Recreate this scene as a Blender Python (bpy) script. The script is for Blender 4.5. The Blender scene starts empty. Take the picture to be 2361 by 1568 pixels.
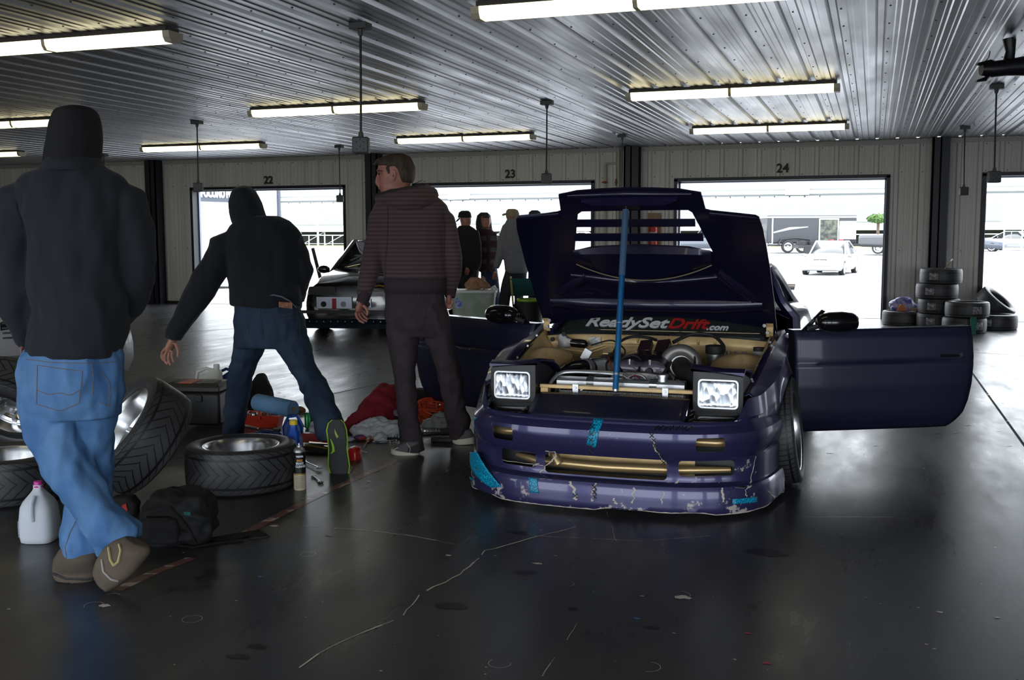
import bpy, math, random
import numpy as np
from mathutils import Vector, Matrix, noise as mnoise
PI = math.pi
SC = bpy.context.scene
COL = SC.collection
# ---------------------------------------------------------------- camera
FPX, YAW, PIT, ROL, CZ = 2429.46, 0.3297, 0.1016, -0.0026, 1.40
FW = Vector((-math.sin(YAW)*math.cos(PIT), math.cos(YAW)*math.cos(PIT), -math.sin(PIT)))
RT = Vector((math.cos(YAW), math.sin(YAW), 0)); UP = RT.cross(FW)
R2 = math.cos(ROL)*RT + math.sin(ROL)*UP; U2 = -math.sin(ROL)*RT + math.cos(ROL)*UP
cam_d = bpy.data.cameras.new('camera'); cam = bpy.data.objects.new('camera', cam_d); COL.objects.link(cam)
mw = Matrix((R2, U2, -FW)).transposed().to_4x4(); mw.translation = Vector((0, 0, CZ)); cam.matrix_world = mw
cam_d.sensor_width = 36; cam_d.lens = FPX/2361*36; cam_d.clip_start = .05; cam_d.clip_end = 2000
SC.camera = cam
# ---------------------------------------------------------------- view, world, sky light
SC.view_settings.view_transform = 'Standard'; SC.view_settings.look = 'None'
SC.view_settings.exposure = EXPO = 0.30; SC.view_settings.gamma = 1.0
SC.view_settings.use_curve_mapping = False
W = bpy.data.worlds.new('overcast_sky'); SC.world = W; W.use_nodes = True
bg = W.node_tree.nodes['Background']; bg.inputs[0].default_value = (.88, .94, 1.0, 1); bg.inputs[1].default_value = 6.0
def portal(x, y, z, w, h, rx):                     # daylight portals in the door openings guide sky sampling only
    l = bpy.data.lights.new('door_daylight', 'AREA'); l.shape = 'RECTANGLE'; l.size = w; l.size_y = h
    l.energy = 1; l.cycles.is_portal = True
    o = bpy.data.objects.new('door_daylight', l); o.location = (x, y, z); o.rotation_euler = (rx, 0, 0); COL.objects.link(o)
SC.cycles.max_bounces = 8; SC.cycles.diffuse_bounces = 4; SC.cycles.glossy_bounces = 4
SC.cycles.transmission_bounces = 6; SC.cycles.transparent_max_bounces = 8
SC.cycles.sample_clamp_indirect = 6; SC.cycles.caustics_reflective = False; SC.cycles.caustics_refractive = False
# ---------------------------------------------------------------- pixel helpers: a sight line met with a plane of the place
def ray(u, v): return FW + R2*((u-1180.5)/FPX) + U2*((784-v)/FPX)
C0 = Vector((0, 0, CZ))
def AZ(u, v, z=0.0): d = ray(u, v); return C0 + d*((z-CZ)/d.z)
def AY(u, v, Y): d = ray(u, v); return C0 + d*(Y/d.y)
NH = Vector((-math.sin(YAW), math.cos(YAW), 0)); RH = RT.copy()
def AH(u, v, D): d = ray(u, v); return C0 + d*(D/d.dot(NH))      # D: level distance from the camera
def HD(u, v, z=0.0): return AZ(u, v, z).dot(NH)
# ---------------------------------------------------------------- object helpers
def tag(o, label=None, cat=None, group=None, kind=None):
    for k, x in (('label', label), ('category', cat), ('group', group), ('kind', kind)):
        if x: o[k] = x
    return o
def thing(name, label, cat, loc=(0, 0, 0), rz=0.0, group=None, kind=None):
    o = bpy.data.objects.new(name, None); COL.objects.link(o); o.empty_display_size = .1
    o.location = loc; o.rotation_euler = (0, 0, rz); return tag(o, label, cat, group, kind)
def sgn(x): return -1.0 if x < 0 else 1.0
class MB:
    def __init__(s): s.v = []; s.f = []; s.m = []; s.uv = {}; s.X = Matrix.Identity(4)
    def at(s, M): s.X = M; return s
    def add(s, vs, fs, mi=0, uvs=None):
        b = len(s.v); s.v += [tuple(s.X @ Vector(p)) for p in vs]
        for i, f in enumerate(fs):
            if uvs: s.uv[len(s.f)] = uvs[i]
            s.f.append(tuple(b+j for j in f)); s.m.append(mi)
        return s
    def box(s, c, d, rz=0, mi=0, R=None):
        R = R or Matrix.Rotation(rz, 3, 'Z'); c = Vector(c)
        P = [c + R @ Vector((x*d[0]/2, y*d[1]/2, z*d[2]/2)) for z in (-1, 1) for y in (-1, 1) for x in (-1, 1)]
        return s.add(P, [(0, 2, 3, 1), (4, 5, 7, 6), (0, 1, 5, 4), (2, 6, 7, 3), (0, 4, 6, 2), (1, 3, 7, 5)], mi)
    def b2(s, a, b, mi=0): return s.box([(a[i]+b[i])/2 for i in range(3)], [abs(b[i]-a[i]) for i in range(3)], mi=mi)
    def bar(s, p, q, w, h, mi=0):
        p, q = Vector(p), Vector(q); d = q-p; L = d.length
        R = d.to_track_quat('Z', 'Y').to_matrix(); return s.box((p+q)/2, (w, h, L), R=R, mi=mi)
    def loft(s, rings, cap=True, closed=True, mi=0, uv=False):
        n = len(rings[0]); vs = [p for r in rings for p in r]; fs = []; U = []
        m = n if closed else n-1
        for i in range(len(rings)-1):
            for j in range(m):
                k = (j+1) % n; fs.append((i*n+j, i*n+k, (i+1)*n+k, (i+1)*n+j))
                if uv: U.append([(j/m, i/(len(rings)-1)), ((j+1)/m, i/(len(rings)-1)), ((j+1)/m, (i+1)/(len(rings)-1)), (j/m, (i+1)/(len(rings)-1))])
        if cap and closed:
            fs.append(tuple(range(n-1, -1, -1))); fs.append(tuple((len(rings)-1)*n+j for j in range(n)))
            if uv: U += [[(0, 0)]*n, [(0, 0)]*n]
        return s.add(vs, fs, mi, U if uv else None)
    def tube(s, pts, r, n=10, cap=True, mi=0, sq=(1, 1)):
        pts = [Vector(p) for p in pts]; rings = []; up = None
        for i, p in enumerate(pts):
            t = (pts[min(i+1, len(pts)-1)]-pts[max(i-1, 0)]).normalized()
            if up is None: up = Vector((0, 0, 1)) if abs(t.z) < .9 else Vector((1, 0, 0))
            a = t.cross(up).normalized(); b = a.cross(t).normalized(); up = b
            rr = r[i] if isinstance(r, (list, tuple)) else r
            rings.append([p + a*(math.cos(2*PI*k/n)*rr*sq[0]) + b*(math.sin(2*PI*k/n)*rr*sq[1]) for k in range(n)])
        return s.loft(rings, cap, mi=mi)
    def cyl(s, p, q, r0, r1=None, n=20, cap=True, mi=0): return s.tube([p, q], [r0, r0 if r1 is None else r1], n, cap, mi)
    def lathe(s, prof, n=40, M=None, mi=0, cap=False, uv=False, a0=0, a1=2*PI):       # prof: (radius, height) about Z
        M = M or Matrix.Identity(4); full = abs(a1-a0-2*PI) < 1e-6; m = n if full else n+1
        rings = [[M @ Vector((r*math.cos(a0+(a1-a0)*k/n), r*math.sin(a0+(a1-a0)*k/n), h)) for k in range(m)] for r, h in prof]
        return s.loft(rings, cap, full, mi, uv)
    def ball(s, c, r, n=12, mi=0, R=None):
        c = Vector(c); r = (r, r, r) if not isinstance(r, (tuple, list)) else r; R = R or Matrix.Identity(3)
        rings = [[c + R @ Vector((r[0]*math.sin(t)*math.cos(2*PI*k/n), r[1]*math.sin(t)*math.sin(2*PI*k/n), r[2]*math.cos(t))) for k in range(n)] for t in [PI*(i+.02)/(n*.6)*(1/1.0) if 0 else PI*min(max(i/(n//2), .01), .99) for i in range(n//2+1)]]
        return s.loft(rings, True, mi=mi)
    def prism(s, pts, vec, mi=0):                      # closed outline pushed along vec
        vec = Vector(vec); n = len(pts); a = [Vector(p) for p in pts]
        return s.add(a + [p+vec for p in a], [tuple(range(n-1, -1, -1)), tuple(range(n, 2*n))] + [(i, (i+1) % n, n+(i+1) % n, n+i) for i in range(n)], mi)
    def grid(s, fn, nu, nv, mi=0, wrap=False, uv=False, skip=None):
        vs = [fn(i/nu, j/nv) for j in range(nv+1) for i in range(nu+1)]; fs = []; U = []
        for j in range(nv):
            for i in range(nu):
                if skip and skip((i+.5)/nu, (j+.5)/nv): continue
                a = j*(nu+1)+i; fs.append((a, a+1, a+nu+2, a+nu+1)); U.append([(i/nu, j/nv), ((i+1)/nu, j/nv), ((i+1)/nu, (j+1)/nv), (i/nu, (j+1)/nv)])
        return s.add(vs, fs, mi, U if uv else None)
    def build(s, name, mats, parent=None, smooth=True, ang=35, bevel=0, solid=0, subsurf=0, loc=None, flip=False):
        me = bpy.data.meshes.new(name); me.from_pydata(s.v, [], s.f)
        for m in (mats if isinstance(mats, (list, tuple)) else [mats]): me.materials.append(m)
        me.polygons.foreach_set('material_index', s.m)
        if s.uv:
            ul = me.uv_layers.new(name='uv').data
            for pi, U in s.uv.items():
                p = me.polygons[pi]
                for k, li in enumerate(p.loop_indices): ul[li].uv = U[k]
        me.validate(); me.update()
        import bmesh
        bm = bmesh.new(); bm.from_mesh(me); bmesh.ops.recalc_face_normals(bm, faces=bm.faces); bm.to_mesh(me); bm.free()
        o = bpy.data.objects.new(name, me); COL.objects.link(o)
        if smooth:
            me.polygons.foreach_set('use_smooth', [True]*len(me.polygons)); me.set_sharp_from_angle(angle=math.radians(ang))
        if solid: m = o.modifiers.new('s', 'SOLIDIFY'); m.thickness = solid; m.offset = 0
        if bevel: m = o.modifiers.new('b', 'BEVEL'); m.width = bevel; m.segments = 2; m.limit_method = 'ANGLE'; m.angle_limit = math.radians(40)
        if subsurf: m = o.modifiers.new('u', 'SUBSURF'); m.levels = m.render_levels = subsurf
        if parent: o.parent = parent
        return o
def bake(o):                                           # apply modifiers
    dg = bpy.context.evaluated_depsgraph_get(); me = bpy.data.meshes.new_from_object(o.evaluated_get(dg)); o.modifiers.clear(); o.data = me; return o
def copy_tree(o, parent=None):
    c = o.copy(); COL.objects.link(c); c.parent = parent
    for ch in list(o.children): copy_tree(ch, c)
    return c
def cut(o, cutters):
    for c in cutters:
        m = o.modifiers.new('c', 'BOOLEAN'); m.object = c; m.operation = 'DIFFERENCE'; m.solver = 'EXACT'
    bpy.context.view_layer.update(); bake(o)
    for c in cutters: bpy.data.objects.remove(c, do_unlink=True)
    o.data.polygons.foreach_set('use_smooth', [True]*len(o.data.polygons)); o.data.set_sharp_from_angle(angle=math.radians(30))
    return o
def text(s, size, M, mat, name, parent=None, depth=.002, shear=0.0, off=0.0, space=1.0, sx=1.0, align='CENTER'):
    c = bpy.data.curves.new(name, 'FONT'); c.body = s; c.size = size; c.extrude = depth; c.shear = shear; c.offset = off
    c.align_x = align; c.align_y = 'CENTER'; c.space_character = space; c.resolution_u = 3
    t = bpy.data.objects.new(name, c); COL.objects.link(t); bpy.context.view_layer.update()
    me = bpy.data.meshes.new_from_object(t.evaluated_get(bpy.context.evaluated_depsgraph_get())); bpy.data.objects.remove(t, do_unlink=True)
    me.transform(M @ Matrix.Diagonal((sx, 1, 1, 1))); me.materials.clear(); me.materials.append(mat)
    o = bpy.data.objects.new(name, me); COL.objects.link(o)
    if parent: o.parent = parent
    return o
def frame(o, x, y, z=None):                            # matrix with origin o, axes x, y
    x = Vector(x).normalized(); y = Vector(y); z = x.cross(y).normalized(); y = z.cross(x)
    M = Matrix((x, y, z)).transposed().to_4x4(); M.translation = Vector(o); return M
T = Matrix.Translation
def Rot(a, ax): return Matrix.Rotation(a, 4, ax)
# ---------------------------------------------------------------- materials
MATS = {}
def mat(name, col, rough=.5, metal=0.0, coat=0.0, spec=.5, col2=None, nscale=8.0, nstretch=(1, 1, 1), bump=0.0, bscale=40.0, rvar=0.0, emit=None, estr=0.0, trans=0.0, alpha=1.0, ncut=(.4, .6), ior=1.45, sheen=0.0, coord='Object', bstretch=None):
    if name in MATS: return MATS[name]
    m = bpy.data.materials.new(name); m.use_nodes = True; nt = m.node_tree; N = nt.nodes; Lk = nt.links; b = N['Principled BSDF']
    b.inputs['Base Color'].default_value = (*col, 1); b.inputs['Roughness'].default_value = rough; b.inputs['Metallic'].default_value = metal
    b.inputs['Coat Weight'].default_value = coat; b.inputs['Coat Roughness'].default_value = .06; b.inputs['Specular IOR Level'].default_value = spec; b.inputs['IOR'].default_value = ior
    b.inputs['Transmission Weight'].default_value = trans; b.inputs['Alpha'].default_value = alpha; b.inputs['Sheen Weight'].default_value = sheen
    if emit: b.inputs['Emission Color'].default_value = (*emit, 1); b.inputs['Emission Strength'].default_value = estr
    tc = N.new('ShaderNodeTexCoord')
    def nz(scale, st, det=5):
        mp = N.new('ShaderNodeMapping'); mp.inputs['Scale'].default_value = st; Lk.new(tc.outputs[coord], mp.inputs[0])
        n = N.new('ShaderNodeTexNoise'); n.inputs['Scale'].default_value = scale; n.inputs['Detail'].default_value = det; Lk.new(mp.outputs[0], n.inputs[0]); return n
    if col2 or rvar:
        n = nz(nscale, nstretch); mr = N.new('ShaderNodeMapRange'); mr.inputs['From Min'].default_value, mr.inputs['From Max'].default_value = ncut; Lk.new(n.outputs[0], mr.inputs[0])
        if col2:
            mx = N.new('ShaderNodeMix'); mx.data_type = 'RGBA'; mx.inputs['A'].default_value = (*col, 1); mx.inputs['B'].default_value = (*col2, 1)
            Lk.new(mr.outputs[0], mx.inputs['Factor']); Lk.new(mx.outputs['Result'], b.inputs['Base Color'])
        if rvar:
            r = N.new('ShaderNodeMapRange'); r.inputs['To Min'].default_value = max(rough-rvar, .02); r.inputs['To Max'].default_value = min(rough+rvar, 1); Lk.new(mr.outputs[0], r.inputs[0]); Lk.new(r.outputs[0], b.inputs['Roughness'])
    if bump:
        n = nz(bscale, bstretch or (1, 1, 1)); bp = N.new('ShaderNodeBump'); bp.inputs['Strength'].default_value = bump; bp.inputs['Distance'].default_value = .01; Lk.new(n.outputs[0], bp.inputs['Height']); Lk.new(bp.outputs[0], b.inputs['Normal'])
    MATS[name] = m; return m
# ================================================================ the garage
DY, CEIL, DH = 17.83, 2.837, 2.281            # back wall, ceiling height, door head height
YF = -4.2                                     # wall behind the camera
XL, XR = -28.0, 14.0
m_wall = mat('cream_metal_siding', (.66, .64, .585), .45, col2=(.57, .55, .50), nscale=1.2, nstretch=(3, 1, .3), ncut=(.35, .75), bump=.05, bscale=6)
m_trimw = mat('cream_trim', (.42, .41, .37), .4)
m_dark = mat('dark_navy_steel', (.012, .014, .022), .45, spec=.4)
m_steel_door = mat('grey_blue_track_steel', (.20, .22, .28), .4, metal=.3)
m_base = mat('black_base_trim', (.012, .012, .013), .6)
def floor_material():
    m = bpy.data.materials.new('painted_concrete'); m.use_nodes = True; nt = m.node_tree; N = nt.nodes; Lk = nt.links; b = N['Principled BSDF']
    g = N.new('ShaderNodeNewGeometry')
    def noi(sc, st=(1, 1, 1), det=6, rg=.55):
        mp = N.new('ShaderNodeMapping'); mp.inputs['Scale'].default_value = st; Lk.new(g.outputs['Position'], mp.inputs[0])
        n = N.new('ShaderNodeTexNoise'); n.inputs['Scale'].default_value = sc; n.inputs['Detail'].default_value = det; n.inputs['Roughness'].default_value = rg; Lk.new(mp.outputs[0], n.inputs[0]); return n.outputs[0]
    def ramp(x, a, c): r = N.new('ShaderNodeMapRange'); r.inputs[1].default_value = a; r.inputs[2].default_value = c; Lk.new(x, r.inputs[0]); return r.outputs[0]
    def mix(f, A, B):
        x = N.new('ShaderNodeMix'); x.data_type = 'RGBA'; Lk.new(f, x.inputs['Factor'])
        for k, val in (('A', A), ('B', B)):
            if isinstance(val, tuple): x.inputs[k].default_value = (*val, 1)
            else: Lk.new(val, x.inputs[k])
        return x.outputs['Result']
    c = mix(ramp(noi(.8), .35, .65), (.036, .036, .041), (.054, .054, .060))
    c = mix(ramp(noi(6, (1, .25, 1)), .5, .8), c, (.064, .064, .069))
    c = mix(ramp(noi(1.7, (1, 1.4, 1), 3), .66, .70), c, (.010, .010, .011))           # oil stains
    c = mix(ramp(noi(19, (.35, 1.1, 1), 4, .7), .735, .76), c, (.34, .32, .29))         # chipped paint
    Lk.new(c, b.inputs['Base Color'])
    r = N.new('ShaderNodeMapRange'); Lk.new(noi(3, (1.5, .4, 1), 8, .65), r.inputs[0]); r.inputs[1].default_value = .3; r.inputs[2].default_value = .75; r.inputs[3].default_value = .24; r.inputs[4].default_value = .40
    Lk.new(r.outputs[0], b.inputs['Roughness']); b.inputs['Specular IOR Level'].default_value = .42
    bp = N.new('ShaderNodeBump'); bp.inputs['Strength'].default_value = .25; bp.inputs['Distance'].default_value = .0022; Lk.new(noi(14, (1, .5, 1), 8), bp.inputs['Height']); Lk.new(bp.outputs[0], b.inputs['Normal'])
    return m
m_floor = floor_material()
floor = tag(MB().b2((XL, YF, -.2), (XR, DY+.12, 0)).build('floor', m_floor, smooth=False), kind='structure')
# markings, cracks and joints on the floor
def strip(name, pts, w, m, h=.0012, jag=0):
    mb = MB(); rnd = random.Random(len(pts)+int(w*1e4))
    P = [AZ(u, v) for u, v in pts]
    if jag:
        Q = [P[0]]
        for a, b in zip(P, P[1:]):
            n = max(1, int((b-a).length/.05))
            for k in range(1, n+1): Q.append(a.lerp(b, k/n) + Vector((rnd.uniform(-jag, jag), rnd.uniform(-jag, jag), 0)))
        P = Q
    for i in range(len(P)-1):
        d = (P[i+1]-P[i]); s = Vector((-d.y, d.x, 0)).normalized(); ww = w*(rnd.uniform(.3, 1) if jag else 1)/2
        if jag and rnd.random() < .12: continue
        a, b = P[i], P[i+1]; mb.add([Vector((q.x, q.y, h)) for q in (a+s*ww, a-s*ww, b-s*ww, b+s*ww)], [(0, 1, 2, 3)])
    return mb.build(name, m, floor, smooth=False)
m_rust = mat('worn_red_brown_line_paint', (.22, .10, .085), .33, col2=(.62, .52, .44), nscale=9, ncut=(.56, .62), coord='Object')
m_crack = mat('pale_crack_edge', (.80, .72, .58), .35); m_joint = mat('dark_floor_joint', (.006, .006, .007), .8)
strip('painted_line', [(538, 1243), (640, 1190), (760, 1130), (912, 1064)], .052, m_rust)
strip('painted_line', [(268, 1362), (350, 1322), (442, 1287)], .052, m_rust)
strip('floor_crack', [(690, 1540), (760, 1492), (830, 1462), (930, 1420), (965, 1372), (1060, 1325), (1120, 1270), (1250, 1235), (1330, 1215)], .009, m_crack, jag=.006)
strip('floor_crack', [(700, 1212), (860, 1225), (960, 1238), (1050, 1255)], .008, m_crack, jag=.006)
strip('floor_crack', [(1230, 1236), (1480, 1248), (1640, 1236)], .004, m_crack, jag=.004)
strip('floor_crack', [(1400, 1180), (1420, 1248)], .003, m_crack, jag=.004)
strip('floor_crack', [(1850, 1192), (2060, 1193)], .006, m_crack, jag=.004)
strip('floor_crack', [(1250, 1560), (1330, 1440)], .003, m_crack, jag=.002)
strip('floor_joint', [(2238, 855), (2361, 1026)], .018, m_joint); strip('floor_joint', [(2361, 1026), (2700, 1500)], .018, m_joint)
strip('floor_joint', [(300, 775), (420, 766), (700, 748)], .018, m_joint); strip('floor_joint', [(768, 908), (900, 880), (1000, 862)], .014, m_joint)
strip('floor_joint', [(1900, 792), (2361, 820)], .012, m_joint)
def blob(u, v, w, m, rnd, asp=.6):
    p = AZ(u, v); n = 12; ph = rnd.random()*6
    pts = [p + Vector((math.cos(2*PI*k/n+ph)*w*rnd.uniform(.4, 1), math.sin(2*PI*k/n+ph)*w*asp*rnd.uniform(.4, 1), .0014)) for k in range(n)]
    return [pts]
rnd = random.Random(4); chips = {'chip': MB(), 'oil': MB(), 'red': MB(), 'blue': MB()}
for (u, v, w, k) in [(240, 1397, .035, 'chip'), (632, 1213, .03, 'chip'), (1034, 1281, .02, 'chip'), (1574, 1378, .045, 'chip'), (1240, 1300, .03, 'chip'), (2168, 1412, .02, 'chip'), (2300, 1424, .015, 'chip'), (1480, 1375, .012, 'chip'), (20, 1405, .012, 'chip'), (2145, 1206, .012, 'red'), (2046, 1205, .014, 'red'), (1775, 1254, .01, 'red'), (1724, 1461, .018, 'red'), (1768, 1530, .02, 'red'), (1470, 1427, .018, 'blue'), (600, 1330, .02, 'blue'), (700, 1150, .01, 'chip'), (850, 1110, .02, 'chip'),
        (1040, 1397, .08, 'oil'), (1195, 1228, .07, 'oil'), (1770, 1275, .11, 'oil'), (1320, 1405, .03, 'oil'), (1210, 1320, .07, 'oil'), (760, 1235, .04, 'oil'), (590, 1490, .05, 'oil'), (1500, 1448, .04, 'oil'), (550, 1515, .05, 'oil')] + [(rnd.uniform(300, 2300), rnd.uniform(1190, 1560), rnd.uniform(.003, .010), 'chip') for _ in range(46)] + [(rnd.uniform(640, 1000), rnd.uniform(780, 930), rnd.uniform(.01, .04), 'chip') for _ in range(36)] + [(rnd.uniform(290, 520), rnd.uniform(800, 900), rnd.uniform(.01, .03), 'chip') for _ in range(16)] + [(rnd.uniform(1880, 2361), rnd.uniform(850, 1050), rnd.uniform(.01, .03), 'chip') for _ in range(26)]:
    for pts in blob(u, v, w, k, rnd): chips[k].add(pts, [tuple(range(12))])
chips['chip'].build('paint_chip', mat('bare_concrete', (.80, .74, .66), .30), floor, smooth=False); chips['oil'].build('oil_stain', mat('black_oil', (.006, .006, .007), .3), floor, smooth=False)
chips['red'].build('red_paint_fleck', mat('red_fleck', (.6, .03, .12), .4), floor, smooth=False); chips['blue'].build('blue_fleck', mat('blue_fleck', (.08, .25, .6), .4), floor, smooth=False)
# chalk rings
mb = MB()
for (u, v, r, a0, a1) in [(443, 1428, .037, 0, 2*PI), (710, 1278, .035, 0, 2*PI), (216, 1396, .036, .6, 4.2), (1152, 1530, .038, 2.6, 6.6), (1565, 1372, .045, -.6, 1.6), (1495, 1538, .04, -1.6, 1.6), (258, 1375, .03, .8, 2.8), (1310, 1347, .025, -1, 1.2)]:
    p = AZ(u, v); n = 26
    for k in range(n):
        a, b = a0+(a1-a0)*k/n, a0+(a1-a0)*(k+1)/n
        mb.add([p+Vector((math.cos(t)*q, math.sin(t)*q, .0015)) for t, q in ((a, r), (b, r), (b, r-.0022), (a, r-.0022))], [(0, 1, 2, 3)])
mb.build('chalk_ring', mat('chalk', (.60, .60, .62), .5), floor, smooth=False)
# corrugated sheets
def corr(x0, x1, pitch, rib, hgt, minor=.004):
    out = []; k = math.floor(x0/pitch)
    while k*pitch < x1+pitch:
        c = k*pitch; out += [(c-rib*.75, 0), (c-rib*.4, hgt), (c+rib*.4, hgt), (c+rib*.75, 0)]
        for q in (.36, .64):
            d = c+pitch*q; out += [(d-.022, 0), (d-.012, minor), (d+.012, minor), (d+.022, 0)]
        k += 1
    return [(x, h) for x, h in out if x0 < x < x1] 
def corr_wall(mb, x0, x1, z0, z1, y, s):
    pr = [(x0, 0)] + corr(x0, x1, .302, .06, .032) + [(x1, 0)]
    mb.grid(lambda a, b: (0, 0, 0), 1, 1) if 0 else None
    vs = [(x, y+s*h, z) for z in (z0, z1) for x, h in pr]; n = len(pr)
    mb.add(vs, [(i, i+1, n+i+1, n+i) for i in range(n-1)])
PX = [AY(u, v, DY).x for u, v in ((353, 376), (853.7, 356), (1448, 338), (2149, 322))]
BAY = (PX[3]-PX[0])/3
doors = [(AY(442, 434, DY).x, AY(796, 430, DY).x)]
dw = AY(2050, 405, DY).x-AY(1558, 411, DY).x
doors += [(AY(1368.5, 416, DY).x-dw, AY(1368.5, 416, DY).x), (AY(1558, 411, DY).x, AY(2050, 405, DY).x)]
x25 = AY(2269, 402, DY).x; doors += [(x25, x25+dw), (x25+BAY, x25+BAY+dw)]
doors = [(x25-BAY*5, x25-BAY*5+dw)] + doors
def wall(name, Y, s, drs, back):
    DH = 2.281 if back else 2.60
    mb = MB(); corr_wall(mb, XL, XR, DH, CEIL+.02, Y, -s)
    e = [XL] + [q for d in drs for q in d] + [XR]
    for i in range(0, len(e), 2): corr_wall(mb, e[i], e[i+1], 0, DH, Y, -s)
    for i in range(0, len(e), 2): mb.b2((e[i], Y+s*.05, 0), (e[i+1], Y+s*.12, CEIL))
    mb.b2((XL, Y+s*.05, DH), (XR, Y+s*.12, CEIL+.02))
    o = tag(mb.build(name, m_wall, smooth=False), kind='structure')
    mb = MB(); mb.b2((XL, Y-s*.045, CEIL-.075), (XR, Y+s*.05, CEIL-.012)); mb.build('top_trim', m_trimw, o, smooth=False)
    mb = MB()
    for i in range(0, len(e), 2): mb.b2((e[i], Y-s*.05, 0), (e[i+1], Y+s*.03, .055))
    mb.build('base_strip', m_base, o, smooth=False)
    for a, b in drs:
        t = MB()
        t.b2((a-.02, Y-s*.04, 0), (a+.035, Y+s*.14, DH)); t.b2((b-.035, Y-s*.04, 0), (b+.02, Y+s*.14, DH)); t.b2((a-.02, Y-s*.04, DH-.035), (b+.02, Y+s*.14, DH+.02))
        t.build('door_frame', m_dark, o, smooth=False)
        t = MB()
        t.b2((a+.035, Y+s*.14, 0), (a+.06, Y+s*.2, DH-.03)); t.b2((b-.06, Y+s*.14, 0), (b-.035, Y+s*.2, DH-.03)); t.b2((a+.035, Y+s*.14, DH-.06), (b-.035, Y+s*.2, DH-.035))
        t.build('roller_track', m_steel_door, o, smooth=False)
        portal((a+b)/2, Y+s*.16, DH/2, b-a, DH, PI/2*s*-1 if 0 else (-PI/2 if s > 0 else PI/2))
    return o
wall_back = wall('wall_back', DY, 1, doors, True)
wall_front = wall('wall_front', YF, -1, [(a-.45, a-.45+4.15) for a, b in doors[1:]], False)
for nm, X, s in (('wall_left', XL, 1), ('wall_right', XR, -1)):
    tag(MB().b2((X, YF, 0), (X-s*.12, DY, CEIL+.1)).build(nm, m_wall, smooth=False), kind='structure')
# screws in the siding
mb = MB()
for k in range(int((XR-XL)/.302)):
    x = XL+k*.302 - (XL % .302)+.03
    for z in (.09, 1.1, DH+.05, CEIL-.1):
        if z < DH and any(a < x < b for a, b in doors): continue
        if -17 < x < 4: mb.cyl((x+.05, DY-.02, z), (x+.05, DY-.008, z), .008, n=6)
mb.build('siding_screw', m_base, wall_back, smooth=False)
def text_on_wall(s, u, v, sz):
    p = AY(u, v, DY); text(s, sz, frame((p.x, DY-.036, p.z), (1, 0, 0), (0, 0, 1)), m_base, 'bay_number', wall_back, .002, off=.006)
text_on_wall('22', 621, 416, .20); text_on_wall('23', 1178, 402, .20); text_on_wall('24', 1805, 389, .20)
# ceiling
m_ceil = mat('galvanized_ceiling', (.48, .485, .52), .38, metal=.72, col2=(.38, .39, .42), nscale=2.2, nstretch=(1.5, .35, 1), ncut=(.3, .7), rvar=.07, bump=.06, bscale=9, bstretch=(1, .5, 1))
pr = [(XL, 0)] + corr(XL, XR, .302, .05, .034, .006) + [(XR, 0)]; n = len(pr); mb = MB()
ys = [YF, -3, 3.05, 9.15, 15.25, DY+.1]; off = [0]*len(ys)
mb.add([(x, y, CEIL+h) for y in ys for x, h in pr], [(j*n+i, j*n+i+1, (j+1)*n+i+1, (j+1)*n+i) for j in range(len(ys)-1) for i in range(n-1)])
ceiling = tag(mb.build('ceiling', m_ceil, smooth=False), kind='structure')
MB().b2((XL-.1, YF-.1, CEIL+.09), (XR+.1, DY+.3, CEIL+.3)).build('roof_deck', m_base, ceiling, smooth=False)
mb = MB()
for k in range(int(-15/.302), int(4/.302)):
    for j in range(2, 29):
        y = j*.61; 
        if y > DY: continue
        mb.cyl((k*.302+.055, y, CEIL-.004), (k*.302+.055, y, CEIL+.002), .007, n=6)
mb.build('ceiling_screw', m_base, ceiling, smooth=False)
# columns
cols = [PX[0]+i*BAY for i in range(-2, 6)]
for i, x in enumerate(cols):
    mb = MB(); w = .25; d = .22; y1 = DY-.055
    mb.b2((x, y1-d, 0), (x+w, y1-d+.016, CEIL)); mb.b2((x, y1-.016, 0), (x+w, y1, CEIL)); mb.b2((x+w*.5-.012, y1-d, 0), (x+w*.5+.012, y1, CEIL))
    mb.b2((x+w-.03, y1-d, 0), (x+w, y1, CEIL)) if i < 4 else mb.b2((x, y1-d, 0), (x+.03, y1, CEIL))
    mb.b2((x-.02, y1-d-.03, 0), (x+w+.02, y1, .015))
    tag(mb.build('trim_%d' % (i+1), m_dark, smooth=False), kind='structure')
# ================================================================ strip lights, drop cords
m_tube = mat('lit_diffuser', (.9, .88, .75), .4, emit=(1.0, .88, .52), estr=2.4)
m_fix = mat('ivory_fixture', (.62, .56, .40), .45)
m_fixback = mat('fixture_back', (.05, .045, .04), .6)
ZL = 2.70
def strip_light(x0, x1, y, lab):
    t = thing('strip_light', lab, 'ceiling light', ((x0+x1)/2, y, CEIL), 0, 'fluorescent strip lights on the metal ceiling')
    L = x1-x0
    mb = MB(); mb.b2((-L/2+.03, -.075, -.035), (L/2-.03, .075, -.003)); mb.build('housing', m_fixback, t, smooth=False)
    for s in (-1, 1):
        a, b = (-L/2+.05, -.012) if s < 0 else (.012, L/2-.05)
        prof = [(-.078, -.035), (-.072, -.075), (-.05, -.105), (.05, -.105), (.072, -.075), (.078, -.035)]
        MB().loft([[(x, y_, z_) for y_, z_ in prof] for x in (a, b)]).build('diffuser', m_tube, t, ang=60)
        mb = MB(); e = s*(L/2-.025); mb.loft([[(x, y_*1.06, z_*1.03) for y_, z_ in prof] for x in (e-.03, e+.025)]); mb.build('end_cap', m_fix, t, smooth=False)
    MB().loft([[(x, y_*1.05, z_*1.03) for y_, z_ in prof] for x in (-.014, .014)]).build('joint_band', m_fix, t, smooth=False)
    return t
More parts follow.
